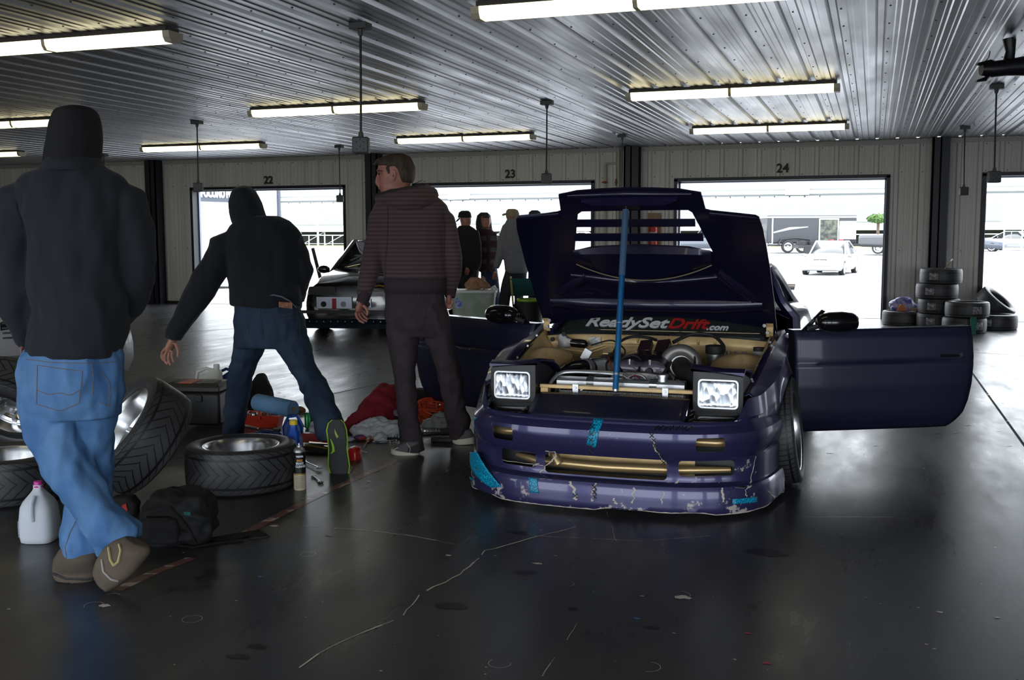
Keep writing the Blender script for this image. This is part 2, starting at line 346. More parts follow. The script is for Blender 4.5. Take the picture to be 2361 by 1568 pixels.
LX = [(-2.42, -.35), (-6.84, -4.66), (-11.42, -9.12), (-16.2, -13.9)]
LN = ['right', 'second from right', 'third from right', 'leftmost']
rows = [(2.1, 'in the added unseen row over the photographer'), (6.38, 'in the nearest visible row'), (10.72, 'in the middle row'), (14.65, 'in the row nearest the door wall')]  # first row is added out of view to help light the interior
col_n = ['rightmost column', 'second column from right', 'third column from right', 'leftmost column']
for j, (y, rn) in enumerate(rows):
    for i, (a, b) in enumerate(LX[:(3 if j < 2 else 4)]):
        strip_light(a, b, y, 'lit fluorescent strip %s, %s' % (rn, col_n[i]))
m_cord = mat('black_cord', (.012, .012, .013), .5); m_box = mat('grey_outlet_box', (.085, .085, .085), .55, metal=.2); m_hole = mat('outlet_black', (.01, .01, .01), .6)
def drop(u, v, u2, v2, lab):
    p = AZ(u, v, CEIL-.02); t = thing('drop_cord', lab, 'hanging outlet', (p.x, p.y, CEIL), 0, 'outlet boxes hanging from the ceiling')
    q = AH(u2, v2, p.dot(NH)); L = CEIL-q.z
    mb = MB(); mb.box((0, 0, -.022), (.13, .10, .044)); mb.build('ceiling_box', m_box, t, bevel=.004)
    MB().cyl((0, 0, -.04), (0, 0, -.085), .024, .015, 10).build('gland', m_box, t)
    MB().tube([(0, 0, -.08), ((q.x-p.x)*.4, 0, -L*.5), (q.x-p.x, 0, -L+.08)], .0085, 8).build('cord', m_cord, t)
    x = q.x-p.x; mb = MB(); mb.cyl((x, 0, -L+.05), (x, 0, -L+.095), .022, .014, 10); mb.build('strain_relief', m_box, t)
    b = MB().box((x, 0, -L), (.115, .085, .115), .3).build('outlet_box', m_box, t, bevel=.012)
    mb = MB(); c, s = math.cos(.3), math.sin(.3)
    for (a, z) in [(-.024, .02), (.024, .02), (0, .036), (-.024, -.03), (.024, -.03), (0, -.012)]: mb.box((x+a*c+.043*s, a*s-.043*c, -L+z), (.007, .004, .012), .3)
    mb.build('socket', m_hole, b, smooth=False)
for a in [(831, 60, 832, 335, 'nearest grey outlet box on a cord, above the man in striped hoodie'), (454, 282, 457, 432, 'outlet box on a cord at the left corner of door 22'), (782, 338, 784, 458, 'small far outlet box hanging before the right edge of door 22'), (239, 358, 240, 470, 'outlet cord partly hidden by the nearest hooded man'),
          (1261, 237, 1260, 412, 'outlet box on a cord before the right end of door 23'), (1435, 313, 1434, 470, 'outlet cord dropping behind the raised purple hood'), (2225, 294, 2222, 441, 'small outlet box hanging beside the rightmost dark column'), (2298, 200, 2292, 408, 'outlet box hanging before the corner of the rightmost door')]: drop(*a)
# black lamp bracket, upper right
p = AZ(2325, 98, CEIL-.02); D = p.dot(NH)
t = thing('ceiling_bracket', 'black articulated arm with two clamp shades fixed to the ceiling', 'lamp bracket', (0, 0, 0))
m_blk = mat('black_plastic', (.012, .012, .014), .38)
g = lambda u, v, dd=0: AH(u, v, D+dd)
MB().tube([g(2327, 88), g(2330, 118), g(2326, 138)], [.05, .035, .04], 12).build('mount', m_blk, t)
MB().tube([g(2366, 152), g(2320, 156), g(2285, 160), g(2262, 160)], [.075, .062, .06, .045], 14).build('arm', m_blk, t)
MB().tube([g(2300, 148), g(2280, 146), g(2252, 148)], [.02, .045, .014], 12, sq=(1.6, .6)).build('upper_shade', m_blk, t)
MB().tube([g(2285, 172), g(2270, 183), g(2250, 188)], [.012, .03, .012], 12, sq=(1.6, .6)).build('lower_shade', m_blk, t)
MB().tube([g(2283, 118), g(2280, 132), g(2270, 144), g(2263, 150)], .004, 6).build('cable', m_cord, t)
# ================================================================ the purple car with its hood up
HO, HP = (-1.26, 5.035), .01
def HL(u, v, x=None, y=None, z=None):              # sight line met with a plane of the car, in car space (x right, y to the rear)
    c, s = math.cos(HP), math.sin(HP)
    f = lambda p: Vector(((p.x-HO[0])*c+(p.y-HO[1])*s, -(p.x-HO[0])*s+(p.y-HO[1])*c, p.z))
    a = f(C0); d = f(C0+ray(u, v))-a
    k, w = (0, x) if x is not None else (1, y) if y is not None else (2, z)
    return a+d*((w-a[k])/d[k])
def HPX(p):                                        # car space -> pixel
    c, s = math.cos(HP), math.sin(HP); q = Vector((HO[0]+p[0]*c-p[1]*s, HO[1]+p[0]*s+p[1]*c, p[2]))-C0
    z = q.dot(FW); return (1180.5+FPX*q.dot(R2)/z, 784-FPX*q.dot(U2)/z)
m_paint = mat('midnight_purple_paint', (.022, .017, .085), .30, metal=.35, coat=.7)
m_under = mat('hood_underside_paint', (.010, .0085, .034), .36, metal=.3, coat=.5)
m_paintd = mat('dull_purple_paint', (.015, .015, .042), .42, metal=.25, coat=.2)
m_gold = mat('gold_bay_paint', (.80, .58, .29), .40, metal=.15, col2=(.64, .44, .20), nscale=7, bump=.1, bscale=14)
m_goldt = mat('gold_tube', (.50, .36, .18), .36, metal=.7)
m_alu = mat('brushed_aluminium', (.62, .63, .65), .33, metal=.9, bump=.04, bscale=60)
m_cast = mat('cast_aluminium', (.30, .29, .28), .5, metal=.75, bump=.5, bscale=50)
m_rub = mat('black_rubber', (.014, .014, .015), .6)
m_trim = mat('satin_black_trim', (.018, .018, .020), .42)
m_gls = mat('black_gloss', (.006, .006, .007), .12, coat=.5)
m_vc = mat('purple_crackle_cover', (.016, .009, .024), .3, metal=.3, coat=.4)
m_chip = mat('bare_fibreglass', (.55, .49, .42), .8)
m_glass = mat('tinted_glass', (.02, .025, .025), .04, trans=.0, coat=1.0, spec=.8)
m_clear = mat('clear_glass', (.95, .97, .97), .02, trans=1.0, ior=1.1)
m_chrome = mat('chrome', (.70, .71, .73), .14, metal=1.0)
m_red = mat('red_letter', (.42, .012, .015), .4); m_white = mat('white_letter', (.62, .66, .72), .4)
m_tyre = None
def tyre_mat(name, N, k, dark=(.012, .012, .013), lite=(.042, .042, .046)):
    m = bpy.data.materials.new(name); m.use_nodes = True; nt = m.node_tree; Nn = nt.nodes; Lk = nt.links; b = Nn['Principled BSDF']
    uv = Nn.new('ShaderNodeUVMap'); uv.uv_map = 'uv'; sp = Nn.new('ShaderNodeSeparateXYZ'); Lk.new(uv.outputs[0], sp.inputs[0])
    def mth(op, a, c=None, d=None):
        n = Nn.new('ShaderNodeMath'); n.operation = op
        for i, x in enumerate((a, c, d)):
            if x is None: continue
            if isinstance(x, (int, float)): n.inputs[i].default_value = x
            else: Lk.new(x, n.inputs[i])
        return n.outputs[0]
    v = mth('ABSOLUTE', mth('SUBTRACT', sp.outputs[1], .5)); sv = mth('POWER', mth('MULTIPLY', v, 4.0), .7)
    a = mth('FRACT', mth('ADD', mth('MULTIPLY', sp.outputs[0], N), mth('MULTIPLY', sv, k)))
    g1 = mth('LESS_THAN', a, .16)
    g2 = mth('LESS_THAN', mth('ABSOLUTE', mth('SUBTRACT', v, .085)), .010); g3 = mth('LESS_THAN', mth('ABSOLUTE', mth('SUBTRACT', v, .185)), .007)
    a2 = mth('FRACT', mth('ADD', mth('MULTIPLY', sp.outputs[0], N*2.5), mth('MULTIPLY', v, -16)))
    g4 = mth('MULTIPLY', mth('LESS_THAN', a2, .2), mth('GREATER_THAN', v, .2))
    inside = mth('LESS_THAN', v, .262)
    g = mth('MULTIPLY', mth('MAXIMUM', mth('MAXIMUM', g1, g4), mth('MAXIMUM', g2, g3)), inside)
    h = mth('SUBTRACT', 1.0, g)
    mx = Nn.new('ShaderNodeMix'); mx.data_type = 'RGBA'; mx.inputs['A'].default_value = (*lite, 1); mx.inputs['B'].default_value = (.004, .004, .004, 1); Lk.new(g, mx.inputs['Factor']); Lk.new(mx.outputs['Result'], b.inputs['Base Color'])
    bp = Nn.new('ShaderNodeBump'); bp.inputs['Strength'].default_value = 1; bp.inputs['Distance'].default_value = .004; Lk.new(h, bp.inputs['Height']); Lk.new(bp.outputs[0], b.inputs['Normal'])
    b.inputs['Roughness'].default_value = .5; return m
m_tread = tyre_mat('tread_rubber', 34, 3.2); m_tread2 = tyre_mat('block_tread_rubber', 60, .6)
m_rim = mat('polished_aluminium', (.88, .89, .90), .24, metal=1.0, bump=.02, bscale=90)
m_rimc = mat('machined_face', (.50, .51, .53), .32, metal=.95)
def tire_profile(R, rr, w):                        # outside shoulder bulge, tread, inside; (r, h), axis Z, h outer = +w/2
    s = R-rr; h = w/2
    return [(rr-.004, h*.78), (rr+.004, h*.93), (rr+s*.22, h*1.03), (rr+s*.5, h*1.08), (rr+s*.78, h*1.05), (rr+s*.93, h*.97), (R-.006, h*.90), (R, h*.72), (R+.002, h*.3), (R+.002, -h*.3), (R, -h*.72), (R-.006, -h*.90), (rr+s*.93, -h*.97), (rr+s*.78, -h*1.05), (rr+s*.5, -h*1.08), (rr+s*.22, -h*1.03), (rr+.004, -h*.93), (rr-.004, -h*.78)]
def make_tire(parent, M, R, rr, w, mt=None, n=72, name='tire'):
    return MB().lathe(tire_profile(R, rr, w), n, M, uv=True).build(name, mt or m_tread, parent, ang=50)
def make_rim(parent, M, rr, w, dish=.5, spokes=10, face=None, lip=.02, n=56, bolt=True):
    h = w/2; f = h-dish*w                           # face height
    pr = [(rr-.004, h*.80), (rr+.006, h*.92), (rr+.004, h*.97), (rr-.006, h*.95), (rr-.012, h*.86), (rr-.020, h*.7), (rr-.03, f+.03), (rr-.038, f+.006), (rr-.04, f-.01), (rr-.05, -h*.85), (rr-.01, -h*.95), (rr+.004, -h*.92)]
    rim = MB().lathe(pr, n, M).build('rim', m_rim, parent, ang=40)
    mb = MB().at(M); r0 = .072
    mb.lathe([(0, f+.004), (.03, f+.006), (.05, f-.004), (r0, f-.002), (r0, f-.03)], 30)
    for k in range(spokes):
        a = 2*PI*k/spokes; ca, sa = math.cos(a), math.sin(a); P = []
        for r, ww, zz in ((r0-.01, .016, f+.002), (rr*.6, .013, f+.006), (rr-.05, .018, f+.010), (rr-.034, .026, f+.004)):
            P.append([(r*ca-q*sa, r*sa+q*ca, z_) for q, z_ in ((-ww, zz-.004), (-ww*.6, zz+.004), (ww*.6, zz+.004), (ww, zz-.004), (ww*.8, zz-.03), (-ww*.8, zz-.03))])
        mb.loft(P)
    mb.lathe([(rr-.036, f+.008), (rr-.055, f+.010), (rr-.062, f-.006), (rr-.05, f-.02), (rr-.036, f-.02)], n)
    mb.build('spokes', face or m_rimc, rim, ang=35)
    if bolt:
        mb = MB().at(M)
        for k in range(5): a = 2*PI*k/5; mb.cyl((.05*math.cos(a), .05*math.sin(a), f-.006), (.05*math.cos(a), .05*math.sin(a), f+.008), .009, n=6)
        mb.build('lug_bolts', m_cast, rim)
    return rim
car = thing('sports_car', 'dark purple sports coupe with raised hood, open doors and pop-up headlights', 'car', (*HO, 0), HP)
# --- bumper surface, swept round the front
PLAN = [(0, 0), (.2, .004), (.38, .022), (.52, .062), (.63, .125), (.71, .21), (.755, .31), (.785, .43), (.812, .60)]
def cat(P, t):
    n = len(P)-1; t = min(max(t, 0), 1)*n; i = min(int(t), n-1); f = t-i
    p0, p1, p2, p3 = (Vector(P[max(i-1, 0)]), Vector(P[i]), Vector(P[i+1]), Vector(P[min(i+2, n)]))
    return .5*((2*p1)+(p2-p0)*f+(2*p0-5*p1+4*p2-p3)*f*f+(3*p1-p0-3*p2+p3)*f*f*f)
PROF = [(.030, .040), (.045, .045), (.10, .042), (.140, .036), (.158, .030), (.166, .005), (.172, -.018), (.20, -.022), (.27, -.018), (.290, -.006), (.305, .004), (.34, .018), (.385, .026), (.42, .022), (.440, .004), (.452, -.012), (.462, -.016), (.475, -.028)]
def prof(z, cx):
    for (a, oa), (b, ob) in zip(PROF, PROF[1:]):
        if z <= b: f = max(0, (z-a)/(b-a)); o = oa+(ob-oa)*f; break
    else: k = max(0, min(1, (cx-.5)/.15)); o = (-.028-(z-.475)*.85)*(1-k)+(-.016-(z-.475)*.15)*k
    k = max(0, min(1, (cx-.60)/.12))              # ledge melts away round the corners
    if .16 < z < .3: o = o*(1-k)+(.012)*k
    return o
def BS(s, z, out=0.0):                            # s in -1..1
    a = abs(s); p = cat(PLAN, a); q = cat(PLAN, min(a+.01, 1)); r = cat(PLAN, max(a-.01, 0)); d = (q-r).normalized(); n = Vector((d.y, -d.x))
    o = prof(z, p.x)+out; sag = (.010*math.sin(s*9)+.006*math.sin(s*23)) if z < .04 else 0
    x, y = p.x+n.x*o, p.y+n.y*o
    return Vector((sgn(s)*x if s else 0, y, z+max(sag, -.004)))
def BP(u, v):                                      # nearest point of the bumper under a pixel
    best = None
    for i in range(-50, 51):
        for j in range(0, 56):
            s, z = i/50, .03+j*.01; q = HPX(BS(s, z)); e = (q[0]-u)**2+(q[1]-v)**2
            if s < -.55 and q[0] < 1095 and 0: continue
            if best is None or e < best[0]: best = (e, s, z)
    e, s, z = best; st = .01
    for _ in range(14):
        for ds, dz in ((st, 0), (-st, 0), (0, st*.5), (0, -st*.5)):
            q = HPX(BS(s+ds, z+dz)); e2 = (q[0]-u)**2+(q[1]-v)**2
            if e2 < e and abs(s+ds) <= 1: e, s, z = e2, s+ds, z+dz
        st *= .75
    return s, z
def ztop(s):
    x = cat(PLAN, abs(s)).x
    if x < .66: return .470
    yy = cat(PLAN, abs(s)).y
    return .47+.105*min(1, (x-.66)/.06)*max(0, min(1, (.50-yy)/.10))
zl = [p[0] for p in PROF]
def bump_pt(a, b):
    s = a*2-1; zz = np.interp(b, np.linspace(0, 1, len(zl)), zl); zt = ztop(s)
    if b > .999: zz = zt
    elif zt > .48 and zz > .44: zz = .44+(zz-.44)*(zt-.44)/(.475-.44)
    return BS(s, zz)
mb = MB(); mb.grid(bump_pt, 150, 51)
m_bump = mat('scuffed_purple_paint', (.034, .032, .108), .34, metal=.35, coat=.45)
def scuff(m):                                      # chipped paint patches that belong to the bumper
    nt = m.node_tree; N = nt.nodes; Lk = nt.links; b = N['Principled BSDF']
    tc = N.new('ShaderNodeTexCoord'); sp = N.new('ShaderNodeSeparateXYZ'); Lk.new(tc.outputs['Object'], sp.inputs[0])
    n1 = N.new('ShaderNodeTexNoise'); n1.inputs['Scale'].default_value = 14; n1.inputs['Detail'].default_value = 8; n1.inputs['Roughness'].default_value = .7; Lk.new(tc.outputs['Object'], n1.inputs[0])
    n2 = N.new('ShaderNodeTexNoise'); n2.inputs['Scale'].default_value = 2.5; Lk.new(tc.outputs['Object'], n2.inputs[0])
    mr = N.new('ShaderNodeMapRange'); mr.inputs[1].default_value = .165; mr.inputs[2].default_value = .02; Lk.new(sp.outputs[2], mr.inputs[0])   # worn near the ground
    a = N.new('ShaderNodeMath'); a.operation = 'MULTIPLY_ADD'; a.inputs[1].default_value = .13; Lk.new(mr.outputs[0], a.inputs[0]); Lk.new(n1.outputs[0], a.inputs[2])
    c = N.new('ShaderNodeMath'); c.operation = 'MULTIPLY_ADD'; c.inputs[1].default_value = .35; Lk.new(n2.outputs[0], c.inputs[0]); Lk.new(a.outputs[0], c.inputs[2])
    th = N.new('ShaderNodeMapRange'); th.inputs[1].default_value = .845; th.inputs[2].default_value = .875; Lk.new(c.outputs[0], th.inputs[0])
    mx = N.new('ShaderNodeMix'); mx.data_type = 'RGBA'; mx.inputs['A'].default_value = b.inputs['Base Color'].default_value; mx.inputs['B'].default_value = (.42, .38, .37, 1)
    Lk.new(th.outputs[0], mx.inputs['Factor']); Lk.new(mx.outputs['Result'], b.inputs['Base Color'])
    iv = N.new('ShaderNodeMath'); iv.operation = 'MULTIPLY'; iv.inputs[1].default_value = -.35; Lk.new(th.outputs[0], iv.inputs[0]); k = N.new('ShaderNodeMath'); k.operation = 'ADD'; k.inputs[1].default_value = .35; Lk.new(iv.outputs[0], k.inputs[0]); Lk.new(k.outputs[0], b.inputs['Metallic'])
scuff(m_bump)
bumper = mb.build('front_bumper', m_bump, None, ang=60, solid=.006)
def rbox(x0, x1, z0, z1, y0, y1, r=.02, slant=0):
    pts = []
    for cx, cz, a0 in ((x1-r, z1-r, 0), (x0+r, z1-r, 90), (x0+r, z0+r, 180), (x1-r, z0+r, 270)):
        for k in range(5): t = math.radians(a0+k*22.5); pts.append((cx+r*math.cos(t), y0, cz+r*math.sin(t)))
    pts = [(x+slant*(z-z0), y, z) for x, y, z in pts]
    return MB().prism(pts, (0, y1-y0, 0))
cs = [rbox(-.295, .33, .182, .286, -.2, .3).build('c', m_trim), rbox(.385, .645, .205, .284, -.2, .35).build('c', m_trim), rbox(-.55, -.345, .200, .280, -.2, .35).build('c', m_trim),
      rbox(.472, .605, .333, .404, -.2, .35, .014).build('c', m_trim), rbox(-.588, -.465, .333, .402, -.2, .35, .014).build('c', m_trim)]
bpy.context.view_layer.update(); bake(bumper); cut(bumper, cs); bumper.parent = car
MB().grid(lambda a, b: BS(a*2-1, .029+b*(.003+.008*max(0, mnoise.noise(Vector((a*70, 1, 0)))+.1)), .0035), 260, 1).build('worn_lip_edge', m_chip, bumper, solid=.002)
# tapes and cracks follow the bumper skin
def voro_tape():
    m = bpy.data.materials.new('cyan_cell_tape'); m.use_nodes = True; nt = m.node_tree; N = nt.nodes; b = N['Principled BSDF']
    tc = N.new('ShaderNodeTexCoord'); v = N.new('ShaderNodeTexVoronoi'); v.feature = 'DISTANCE_TO_EDGE'; v.inputs['Scale'].default_value = 95; nt.links.new(tc.outputs['Object'], v.inputs[0])
    mr = N.new('ShaderNodeMapRange'); mr.inputs[1].default_value = .05; mr.inputs[2].default_value = .13; nt.links.new(v.outputs['Distance'], mr.inputs[0])
    mx = N.new('ShaderNodeMix'); mx.data_type = 'RGBA'; mx.inputs['A'].default_value = (.0, .42, .66, 1); mx.inputs['B'].default_value = (.0, .10, .20, 1); nt.links.new(mr.outputs[0], mx.inputs['Factor']); nt.links.new(mx.outputs['Result'], b.inputs['Base Color']); b.inputs['Roughness'].default_value = .45
    return m
m_tape = voro_tape()
def tape(quad, n=10, name='tape_strip', br=None):           # quad of pixels: top-left, top-right, bottom-right, bottom-left
    P = [BP(*q) for q in quad]
    def f(a, b):
        s = (P[0][0]*(1-a)+P[1][0]*a)*(1-b)+(P[3][0]*(1-a)+P[2][0]*a)*b; z = (P[0][1]*(1-a)+P[1][1]*a)*(1-b)+(P[3][1]*(1-a)+P[2][1]*a)*b
        if br is not None: return BS(s, z, br-prof(z, cat(PLAN, abs(s)).x))
        return BS(s, z, .0055)
    return MB().grid(f, 8, n).build(name, m_tape, bumper, solid=.0012)
tape([(1371, 962), (1393, 966), (1374, 1032), (1352, 1024)]); tape([(1226, 1092), (1247, 1092), (1243, 1138), (1223, 1134)])
tape([(1102, 1042), (1122, 1040), (1160, 1122), (1134, 1124)], 14, br=.052); tape([(1688, 1150), (1744, 1145), (1744, 1157), (1688, 1161)])
tape([(1097, 962), (1103, 962), (1103, 998), (1094, 996)]); tape([(1099, 1084), (1108, 1088), (1101, 1108), (1092, 1102)], br=.054)
def crack(px, w=.006, mt=None, name='crack', jag=.0):
    rnd = random.Random(int(px[0][0]*7+px[0][1])); P = [BP(*q) for q in px]; mb = MB(); Q = [P[0]]
    for a, b in zip(P, P[1:]):
        n = 5
        for k in range(1, n+1): Q.append((a[0]+(b[0]-a[0])*k/n+rnd.uniform(-1, 1)*.006, a[1]+(b[1]-a[1])*k/n+rnd.uniform(-1, 1)*.003))
    L, R = [], []
    for i, (s, z) in enumerate(Q):
        a, b = Q[max(i-1, 0)], Q[min(i+1, len(Q)-1)]; ds, dz = (b[0]-a[0])*1.1, b[1]-a[1]; l = math.hypot(ds, dz) or 1; ww = w*rnd.uniform(.35, 1.2)/2
        L.append(BS(s+dz/l*ww/1.1, z-ds/l*ww, .0048)); R.append(BS(s-dz/l*ww/1.1, z+ds/l*ww, .0048))
    n = len(Q); mb.add(L+R, [(i, i+1, n+i+1, n+i) for i in range(n-1)])
    return mb.build(name, mt or m_chip, bumper, smooth=False, solid=.001)
for px, w in [([(1314, 1110), (1325, 1130), (1328, 1152)], .010), ([(1374, 1110), (1370, 1130), (1366, 1155)], .009), ([(1461, 1124), (1460, 1160)], .006), ([(1530, 1132), (1523, 1162)], .006), ([(1658, 1112), (1664, 1135), (1668, 1158)], .011), ([(1741, 1052), (1733, 1085), (1730, 1110), (1718, 1130), (1720, 1145)], .006), ([(1768, 1132), (1788, 1150)], .008), ([(1538, 1112), (1552, 1118), (1566, 1106)], .007),
              ([(1232, 1095), (1262, 1102), (1300, 1102)], .008), ([(1258, 1040), (1282, 1042), (1278, 1058), (1262, 1070), (1246, 1092)], .006), ([(1160, 1060), (1250, 1072)], .003), ([(1815, 1068), (1828, 1085), (1830, 1108)], .008), ([(1500, 1000), (1508, 1025), (1525, 1058), (1534, 1068)], .004), ([(1130, 1110), (1110, 1108)], .01), ([(1415, 1148), (1422, 1160)], .008), ([(1230, 1075), (1242, 1068)], .004)]: crack(px, w)
m_zip = mat('black_zip_tie', (.005, .005, .006), .5)
for px in [(1366, 984), (1364, 1000), (1363, 1014), (1364, 1028), (1363, 1040), (1503, 1004), (1507, 1016), (1511, 1028), (1519, 1042), (1525, 1054), (1530, 1110 if 0 else 1066)] + [(u, 987) for u in (1514, 1524, 1536, 1549, 1563, 1577, 1590)] + [(1371, y) for y in (1122, 1134, 1146)] + [(1327, 1142)]:
    u, v = px; r = random.Random(u*3+v)
    mb = MB()
    for a in (-1, 1):
        p, q = BP(u-5, v-5*a), BP(u+5, v+5*a+r.uniform(-2, 2)); mb.bar(BS(*p, .006), BS(*q, .006), .004, .004)
    mb.build('zip_tie', m_zip, bumper, smooth=False)
# --- nose panel and black surrounds under the lamps
def nose(a, b):
    x = -.405+.81*a; y0 = .028+.35*abs(x)**2.2; y = y0+(.262-y0)*b; z = .470+.090*b**.8-.006*(x/.4)**2
    return (x, y, z)
npan = MB().grid(nose, 24, 10).build('nose_panel', m_paintd, car, solid=.006)
for (u, v) in [(1512, 986), (1522, 990), (1535, 986), (1548, 984), (1562, 984), (1578, 984), (1590, 984)]:
    p = HL(u, v, y=.045); MB().bar((p.x-.008, .036, p.z-.005), (p.x+.008, .036, p.z+.006), .004, .004).bar((p.x-.008, .036, p.z+.006), (p.x+.008, .036, p.z-.005), .004, .004).build('zip_tie', m_zip, npan, smooth=False)
for (u, v) in [(1596, 955), (1592, 968), (1597, 976), (1592, 982), (1598, 945)]:
    p = HL(u, v, y=.14); MB().bar((p.x-.008, .12, p.z-.005), (p.x+.008, .12, p.z+.006), .004, .004).build('zip_tie', m_zip, npan, smooth=False)
MB().cyl((.395, .235, .54), (.392, .225, .475), .007).build('panel_latch', m_chrome, npan)
m_lens = mat('lamp_glass', (.9, .92, .95), .03, trans=1.0, ior=1.25)
def reflector():
    m = bpy.data.materials.new('faceted_reflector'); m.use_nodes = True; nt = m.node_tree; N = nt.nodes; b = N['Principled BSDF']
    b.inputs['Metallic'].default_value = 1; b.inputs['Roughness'].default_value = .22; b.inputs['Base Color'].default_value = (.62, .64, .67, 1)
    tc = N.new('ShaderNodeTexCoord'); mp = N.new('ShaderNodeMapping'); mp.inputs['Scale'].default_value = (1, 1, .35); v = N.new('ShaderNodeTexVoronoi'); v.inputs['Scale'].default_value = 42; nt.links.new(tc.outputs['Object'], mp.inputs[0]); nt.links.new(mp.outputs[0], v.inputs[0])
    bp = N.new('ShaderNodeBump'); bp.inputs['Strength'].default_value = .8; bp.inputs['Distance'].default_value = .008; nt.links.new(v.outputs['Distance'], bp.inputs['Height']); nt.links.new(bp.outputs[0], b.inputs['Normal']); return m
m_refl = reflector()
def rrect(x0, x1, z0, z1, y, r=.018, n=5):
    out = []
    for cx, cz, a0 in ((x1-r, z1-r, 0), (x0+r, z1-r, 90), (x0+r, z0+r, 180), (x1-r, z0+r, 270)):
        for k in range(n): t = math.radians(a0+k*90/(n-1)); out.append((cx+r*math.cos(t), y, cz+r*math.sin(t)))
    return out
for s in (-1, 1):
    xc = s*.545; pod = thing_part = None
    # side walls and frame
    mb = MB(); xi, xo = s*.418, s*.668; tl = .008*s
    def sec(y, zb, zt, i, o, r=.02):
        a = rrect(min(i, o), max(i, o), zb, zt, y, r); return [(x, yy, z+(-.028 if 1 else 0)*(abs(x)-.418)/.25*(z-zb)/(zt-zb)) for x, yy, z in a]
    A = sec(.262, .492, .706, xi, xo, .012); B = sec(.30, .49, .722, xi, xo, .012); Cc = sec(.46, .50, .69, xi-s*.02, xo+s*.015, .03); E_ = sec(.60, .54, .61, xi-s*.03, xo+s*.02, .02)
    inner = rrect(min(xc-.1, xc+.1), max(xc-.1, xc+.1), .517, .661, .258, .02)
    mb.loft([inner, A, B, Cc, E_], cap=False); mb.loft([[(x, .30, z) for x, y, z in inner], inner], cap=False)
    pod = mb.build('headlight_pod', m_trim, car, ang=40)
    top = [sec(.255, .700, .712, xi-s*.012, xo+s*.006, .004), sec(.30, .716, .732, xi-s*.014, xo+s*.008, .004), sec(.47, .690, .704, xi-s*.045, xo+s*.02, .004), sec(.60, .62, .634, xi-s*.05, xo+s*.025, .004)]
    MB().loft(top).build('lamp_lid', m_paint, pod, ang=40)
    MB().loft([rrect(xc-.100, xc+.100, .516, .662, .257, .020), rrect(xc-.101, xc+.101, .515, .663, .250, .021), rrect(xc-.093, xc+.093, .523, .655, .250, .017), rrect(xc-.093, xc+.093, .523, .655, .262, .017)], cap=False).build('bezel', m_alu, pod)
    L = thing_part = MB().grid(lambda a, b: (xc+(a-.5)*.188, .255-.008*(1-(2*a-1)**2)*(1-(2*b-1)**2), .589+(b-.5)*.134), 10, 8).build('lens', m_lens, pod, solid=.003)
    mb = MB(); rg = []
    for f, y in ((1, .266), (.92, .285), (.7, .31), (.45, .325), (.2, .332)): rg.append([(xc+(x-xc)*f, y, .589+(z-.589)*f) for x, _, z in rrect(xc-.093, xc+.093, .523, .655, 0, .017, 7)])
    mb.loft(rg, cap=True); mb.build('reflector', m_refl, pod, ang=20)
    MB().tube([(xc+s*.0, .33, .589), (xc, .285, .589)], [.02, .016], 12).build('bulb_shield', m_chrome, pod)
    MB().cyl((xc-s*.035, .30, .60), (xc-s*.035, .275, .60), .008).build('marker_bulb', mat('amber_bulb', (.6, .3, .05), .3), pod)
    # black trim below lamp
    MB().grid(lambda a, b: (s*(.43+.235*a), .10+.11*a*a+(.262-.10-.11*a*a)*b+.0, .470+.022*b), 10, 3).build('lamp_surround', m_gls, car, solid=.005)
# --- inner structure seen through the mouth and the ducts
mb = MB(); mb.b2((-.33, .215, .17), (.44, .222, .31)); bp_ = mb.build('crash_panel', m_gold, car, smooth=False)
mb = MB()
for x in (-.25, -.2, -.07, .02, .14, .2): mb.cyl((x, .213, .285), (x, .2145, .285), .007, n=12)
for x in (-.15, .08, .24): mb.loft([rrect(x-.045, x+.045, .255, .28, .213, .01), rrect(x-.045, x+.045, .255, .28, .2142, .01)])
mb.build('panel_hole', m_base, bp_)
MB().box((-.02, .20, .265), (.03, .012, .03)).build('bracket', m_alu, bp_)
MB().tube([(-.50, .20, .225), (-.36, .12, .218), (0, .095, .214), (.38, .12, .218), (.62, .19, .222)], [.012, .023, .024, .023, .014], 14).build('crash_bar', m_goldt, car)
MB().tube([(-.28, .14, .30), (-.262, .10, .25), (-.24, .10, .215)], [.03, .024, .03], 12).build('bar_strut', m_goldt, car)
for s in (-1, 1): MB().tube([(s*.42, .14, .362), (s*.55, .145, .362), (s*.64, .19, .362)], .022, 14).build('duct_tube', m_goldt, car)
MB().b2((-.66, .225, .10), (.66, .235, .46)).b2((-.70, .10, .152), (.70, .235, .158)).build('shade_liner', m_trim, car, smooth=False)  # black sheets added behind the openings so the inside stays dark
